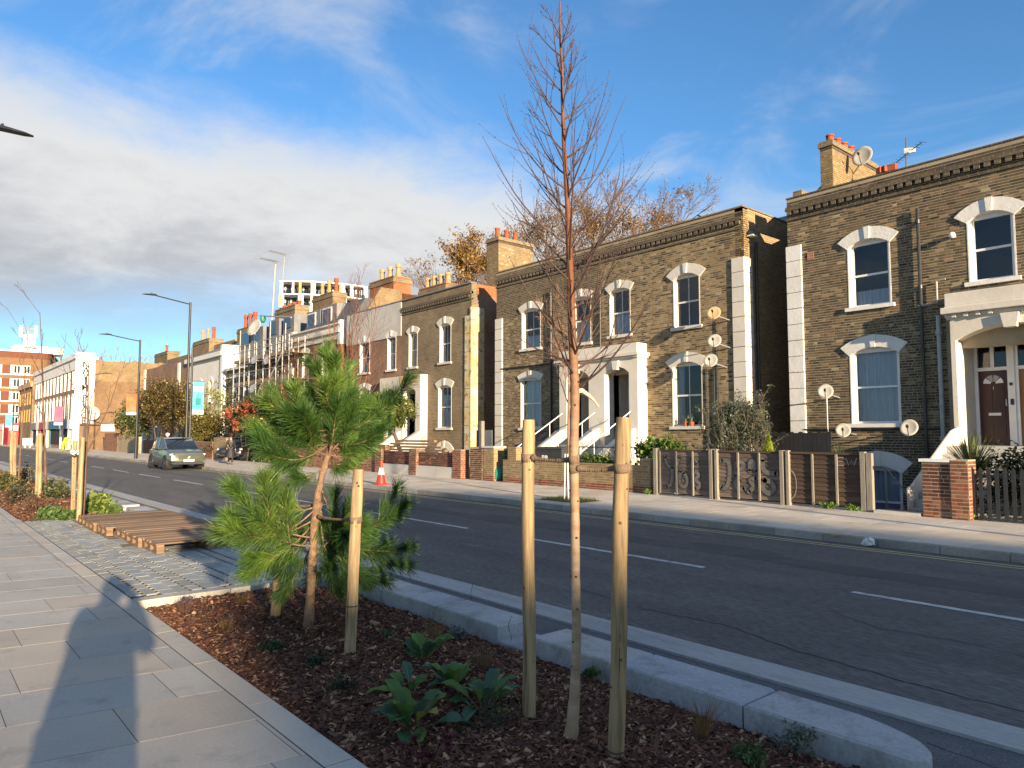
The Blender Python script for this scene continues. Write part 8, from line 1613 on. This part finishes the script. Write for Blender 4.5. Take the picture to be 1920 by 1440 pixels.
for px_, py_, n, L_, lab in ((815, 1205, 110, .24, 'tall straw tuft behind the broad leaved plants'), (910, 1258, 90, .18, 'straw tuft left of the left stake'), (1318, 1385, 110, .24, 'straw tuft right of the right stake'), (1168, 1330, 50, .20, 'thin straw tuft by the right stake'), (345, 1150, 90, .16, 'pinkish dry tuft by the pale end kerb'), (455, 1135, 90, .16, 'dry brown tuft near the pad corner'), (425, 1185, 80, .15, 'dry brown tuft between kerb and pine'), (1000, 1330, 45, .16, 'low brown stems by the foot of the birch')):
    c = atz(px_, py_, -.06); tuft(lab, tuple(c), n, L_, STR if px_ > 400 else [(.34, .16, .13), (.30, .18, .12)])
for px_, py_, r_, cols, lab, sz in ((858, 1195, .10, [(.15, .17, .14), (.20, .22, .19)], 'silvery low shrub behind the broad leaved plants', .03), (1490, 1405, .13, [(.14, .17, .13), (.09, .12, .07), (.2, .23, .18)], 'grey green low shrub at the bottom right of the bed', .03), (510, 1225, .10, [(.03, .07, .025), (.05, .10, .03)], 'dark green small plant left of the pine stake', .035), (590, 1255, .10, [(.03, .06, .03), (.05, .08, .035)], 'dark green small plant below the pine stake', .035), (640, 1300, .14, [(.035, .05, .03), (.05, .06, .035)], 'feathery dark plant beside the pavement edging', .022), (920, 1375, .20, [(.03, .05, .028), (.045, .06, .035)], 'wide feathery dark plant left of the left stake', .02), (350, 1135, .09, [(.06, .08, .05), (.22, .14, .35)], 'small plant with violet flowers by the pad end kerb', .022), (725, 1195, .05, [(.06, .13, .06)], 'tiny green rosette right of the pine stake', .04), (1110, 1265, .05, [(.08, .16, .04)], 'tiny green seedling between the stakes', .025), (1400, 1430, .10, [(.07, .12, .04), (.12, .18, .06)], 'fine green grassy plant at the bottom edge', .03)):
    c = atz(px_, py_, -.06); t = thing('small_plant', lab, 'plant', tuple(c)); leaves('foliage', clumps((c.x, c.y, c.z + r_ * .35), (r_, r_, r_ * .55), 46, 14, r_ * .16, .1), sz, cols, parent=t, asp=.4)
c = atz(800, 1435, -.06)
t = thing('sedum', 'dark red flower heads on bare stems at the bottom edge', 'plant', tuple(c)); b = MB()
for k in range(12):
    a = rng.uniform(0, 6.28); p = c + Vector((.03 * math.cos(a), .03 * math.sin(a), 0)); e_ = c + Vector((.11 * math.cos(a), .13 * math.sin(a), rng.uniform(.09, .13))); b.tube([p, p.lerp(e_, .6) + Vector((0, 0, .02)), e_], [.003, .0025, .002], 5, False, (.30, .13, .08)); leaves('flower_head', clumps(tuple(e_), (.032, .032, .015), 14, 9, .006, .2), .011, [(.10, .012, .025), (.07, .01, .02), (.14, .03, .04)], parent=t)
b.build('stems', M['leaf'], t, fixn=False)
for px_, py_, l_, lab in ((885, 1150, .30, 'thin dark seed stalk standing before the kerb, tallest'), (956, 1205, .22, 'thin dark seed stalk beside the left stake'), (777, 1130, .12, 'short dark seed stalk near the pine')):
    c = atz(px_, py_, -.1); t = thing('seed_stalk', lab, 'stalk', tuple(c)); b = MB(); p = [c + Vector((.01 * math.sin(i * .8), .012 * math.sin(i), l_ * i / 8)) for i in range(9)]; b.tube(p, [.0022] * 6 + [.0016] * 3, 5, False, (.06, .04, .03)); b.build('stalk', M['leaf'], t, fixn=False); b = MB()
    for i in range(4, 9): b.ball(p[i] + Vector((.003, 0, 0)), .0042, 5, 4, (.05, .035, .03))
    b.build('seeds', M['leaf'], t, fixn=False)
for px_, py_, r_, col, lab in ((692, 1185, .030, (.36, .25, .15), 'buff pebble, leftmost of three right of the pine stake'), (708, 1188, .024, (.30, .20, .13), 'brown pebble, middle of three right of the pine stake'), (737, 1183, .036, (.42, .25, .13), 'tan pebble beside the tiny green rosette'), (802, 1258, .032, (.34, .22, .16), 'pinkish stone between two broad leaved plants'), (734, 1262, .018, (.50, .42, .34), 'pale round pebble left of the broad leaved plants')):
    c = atz(px_, py_, -.055); c.z = bedz(c.x, c.y) + r_ * .45; b = MB(); b.ball(c, (r_, r_ * .75, r_ * .6), 9, 6, col); tag(b.build('pebble', M['chip'], None, smooth=True), lab, 'pebble')
# far bed ground cover, pieces big enough to count kept single
FB = [(185, 962, .45, [(.16, .24, .04), (.24, .30, .06), (.10, .16, .03)], 'bright green leafy clump left of the pallets', .12), (95, 975, .30, [(.08, .15, .04), (.13, .2, .05)], 'green leafy clump left of the nearest stakes', .10), (122, 978, .28, [(.07, .14, .03), (.11, .18, .04)], 'green leafy clump at the foot of the nearest stakes', .10), (210, 950, .35, [(.2, .28, .06), (.42, .36, .06)], 'yellow and green leafy clump beside the pallets', .10), (100, 935, .55, [(.04, .08, .03), (.06, .10, .03), (.16, .13, .05)], 'dark green shrub between the stake pairs', .07), (128, 925, .5, [(.22, .19, .06), (.14, .15, .05)], 'straw green tall clump behind the nearest stakes', .06), (60, 960, .45, [(.16, .08, .05), (.22, .12, .07)], 'brown dead heads clump between the stake pairs', .04), (40, 930, .5, [(.06, .08, .03), (.18, .12, .05)], 'brownish clump at the foot of the middle stakes', .06), (10, 918, .6, [(.06, .09, .03), (.22, .18, .05)], 'olive clump at the left edge of the far bed', .07), (20, 945, .5, [(.05, .07, .03), (.12, .08, .04)], 'dark low clump beside the pavement in the far bed', .06), (165, 915, .45, [(.14, .16, .05), (.26, .22, .07)], 'grassy clump by the granite blocks', .06), (50, 905, .7, [(.10, .10, .04), (.2, .14, .06)], 'mixed low planting behind the middle stakes', .08), (215, 965, .2, [(.13, .2, .04)], 'small green clump at the pallet corner', .08)]
for px_, py_, r_, cols, lab, sz in FB:
    c = atz(px_, py_, -.05); c.y = min(max(c.y, 1.95 + r_ * .8), 3.9 - r_ * .6); t = thing('bedding_plant', lab, 'plant', tuple(c)); leaves('foliage', clumps((c.x, c.y, c.z + r_ * .35), (r_, r_ * .7, r_ * .5), 60, 16, r_ * .14, .15), sz, cols, parent=t, asp=.5)

# ================================================================== pallets
def pallet(label, x0, x1, y0, y1, z, first, tintk):
    t = thing('pallet', label, 'pallet', ((x0 + x1) / 2, (y0 + y1) / 2, z), 'wooden pallets on the paved pad'); n = 7; wd = (x1 - x0) / n
    for i in range(n): q = MB(); k = rng.uniform(.6, 1.3) * tintk; a = x0 + i * wd + rng.uniform(0, .01); dz = rng.uniform(-.002, .002); q.box(a, a + wd - .018, y0 + rng.uniform(-.015, .015), y1 + rng.uniform(-.015, .015), z + .122 + dz, z + .144 + dz, (k, k, k * .97)); q.build('deck_board', M['pallet_wood'], t)
    for j in range(3):
        yy = y0 + (y1 - y0 - .1) * j / 2; q = MB(); q.box(x0, x1, yy, yy + .1, z + .1, z + .121); q.build('stringer_board', M['pallet_wood'], t)
        for i in range(3): xx = x0 + (x1 - x0 - .14) * i / 2; q = MB(); q.box(xx, xx + .14, yy, yy + .1, z + .022, z + .0995, (.8, .75, .7)); q.build('block', M['pallet_wood'], t)
        q = MB(); q.box(x0, x1, yy, yy + .1, z, z + .0215); q.build('base_board', M['pallet_wood'], t)
    return t
PL = [(-11.95, -11.15, 2.85, 4.35, 'nearest pallet of the row on the pad'), (-12.8, -11.97, 2.80, 4.3, 'second nearest pallet of the row on the pad'), (-13.62, -12.82, 2.83, 4.35, 'third pallet of the row on the pad'), (-14.44, -13.64, 2.70, 4.3, 'fourth pallet of the row on the pad'), (-15.27, -14.46, 2.66, 4.3, 'fifth pallet of the row on the pad'), (-16.1, -15.29, 2.69, 4.28, 'farthest pallet of the row on the pad')]
for i, (x0, x1, y0, y1, lab) in enumerate(PL): pallet(lab, x0, x1, y0, y1, .006 + (.0 if i < 3 else .0), i == 0, 1.0 if i < 3 else .8)

# ================================================================== the photographer, standing behind the camera, and unseen blocks added and shaped to shade the street
def shootpose():
    return dict(pelvis=((0, 0, .95), (.17, .12)), waist=((0, 0, 1.12), (.16, .12)), chest=((.0, 0, 1.36), (.19, .13)), neck=((.02, 0, 1.53), .06), head0=((.04, 0, 1.63), .08), head1=((.04, 0, 1.71), .085),
        shL=((0, .21, 1.45), .07), elL=((.10, .29, 1.24), .055), haL=((.24, .10, 1.60), .035), fiL=((.26, .05, 1.66), .026), shR=((0, -.21, 1.45), .07), elR=((.10, -.32, 1.22), .055), haR=((.24, -.10, 1.60), .035), fiR=((.26, -.05, 1.66), .026),
        hipL=((0, .10, .88), .095), knL=((.02, .12, .50), .068), anL=((0, .13, .09), .045), toL=((.14, .14, .035), .038), hipR=((0, -.10, .88), .095), knR=((.02, -.12, .50), .068), anR=((0, -.13, .09), .045), toR=((.14, -.14, .035), .038))
hz_ = math.atan2(fw.y, fw.x); bx_, by_ = -fw.x / math.hypot(fw.x, fw.y) * .42, -fw.y / math.hypot(fw.x, fw.y) * .42
t, T, jj, k, Rz = person('photographer standing behind the camera whose shadow falls on the pavement', (bx_, by_, 0), hz_, 1.80, shootpose(), 'black_cloth', 'trousers')
b = MB(); rings = []
for z, rx, ry in ((1.46, .14, .19), (1.25, .17, .25), (1.0, .18, .26), (.6, .19, .26), (.35, .2, .27)): rings.append([Vector(T((rx * math.cos(6.283 * i / 16), ry * math.sin(6.283 * i / 16), z))) for i in range(16)])
for a, c_ in zip(rings[:-1], rings[1:]): b.add(a + c_, [(i, (i + 1) % 16, (i + 1) % 16 + 16, i + 16) for i in range(16)])
b.build('coat', M['black_cloth'], t, smooth=True)
b = MB(); b.ball(Vector(jj['head1'][0]) + Vector((0, 0, -.03)), (.125, .12, .15), 14, 10); b.build('hood', M['black_cloth'], t, smooth=True)
q = MB(); q.cbox(Vector((0, 0, 1.7)) - Vector((fw.x, fw.y, 0)) * .07 + Vector((0, 0, -.03)), (.006, .038, .075), hz_); tag(q.build('phone', M['black_plastic'], None), 'dark mobile phone held up by the photographer', 'phone')
def offb(x0, x1, y0, y1, h, lab, roof=0):  # added occluder, sized for where its shadow ends
    t = thing('shade_block', lab, 'building', (x0, y0, 0)); q = MB(); q.box(x0, x1, y0, y1, -.2, h); q.build('wall', M['occluder_brick'], t); q = MB(); q.box(x0 - .1, x1 + .1, y0 - .1, y1 + .1, h, h + .25); q.build('parapet', M['stucco'], t)
    for zz in np.arange(1.2, h - 1.5, 3.0):
        for yy in np.arange(y0 + 1, y1 - 1.5, 2.6): q = MB(); q.box(x0 - .04, x0 - .005, yy, yy + 1.1, zz, zz + 1.6); q.build('window', M['car_glass'], t)
tn = math.tan(R(SUN_EL)) / math.hypot(SUN_DIR.x, SUN_DIR.y) * math.hypot(SUN_DIR.x, SUN_DIR.y)
offb(110, 130, -70, -24.4, 21.0, 'tall unseen block added far behind the camera to shade the pavement')
offb(66, 84, -14.3, -12.3, 13.6, 'narrow unseen block added behind the camera to shade the planting bed')
offb(66, 84, -12.2, -5.9, 15.4, 'taller unseen block added behind the camera to shade the road')
lamp('street lamp on the far pavement behind the camera', 10.5, 10.75 + .45, 9.6, (0, -1, 0), 1.9)
bpy.context.view_layer.update()
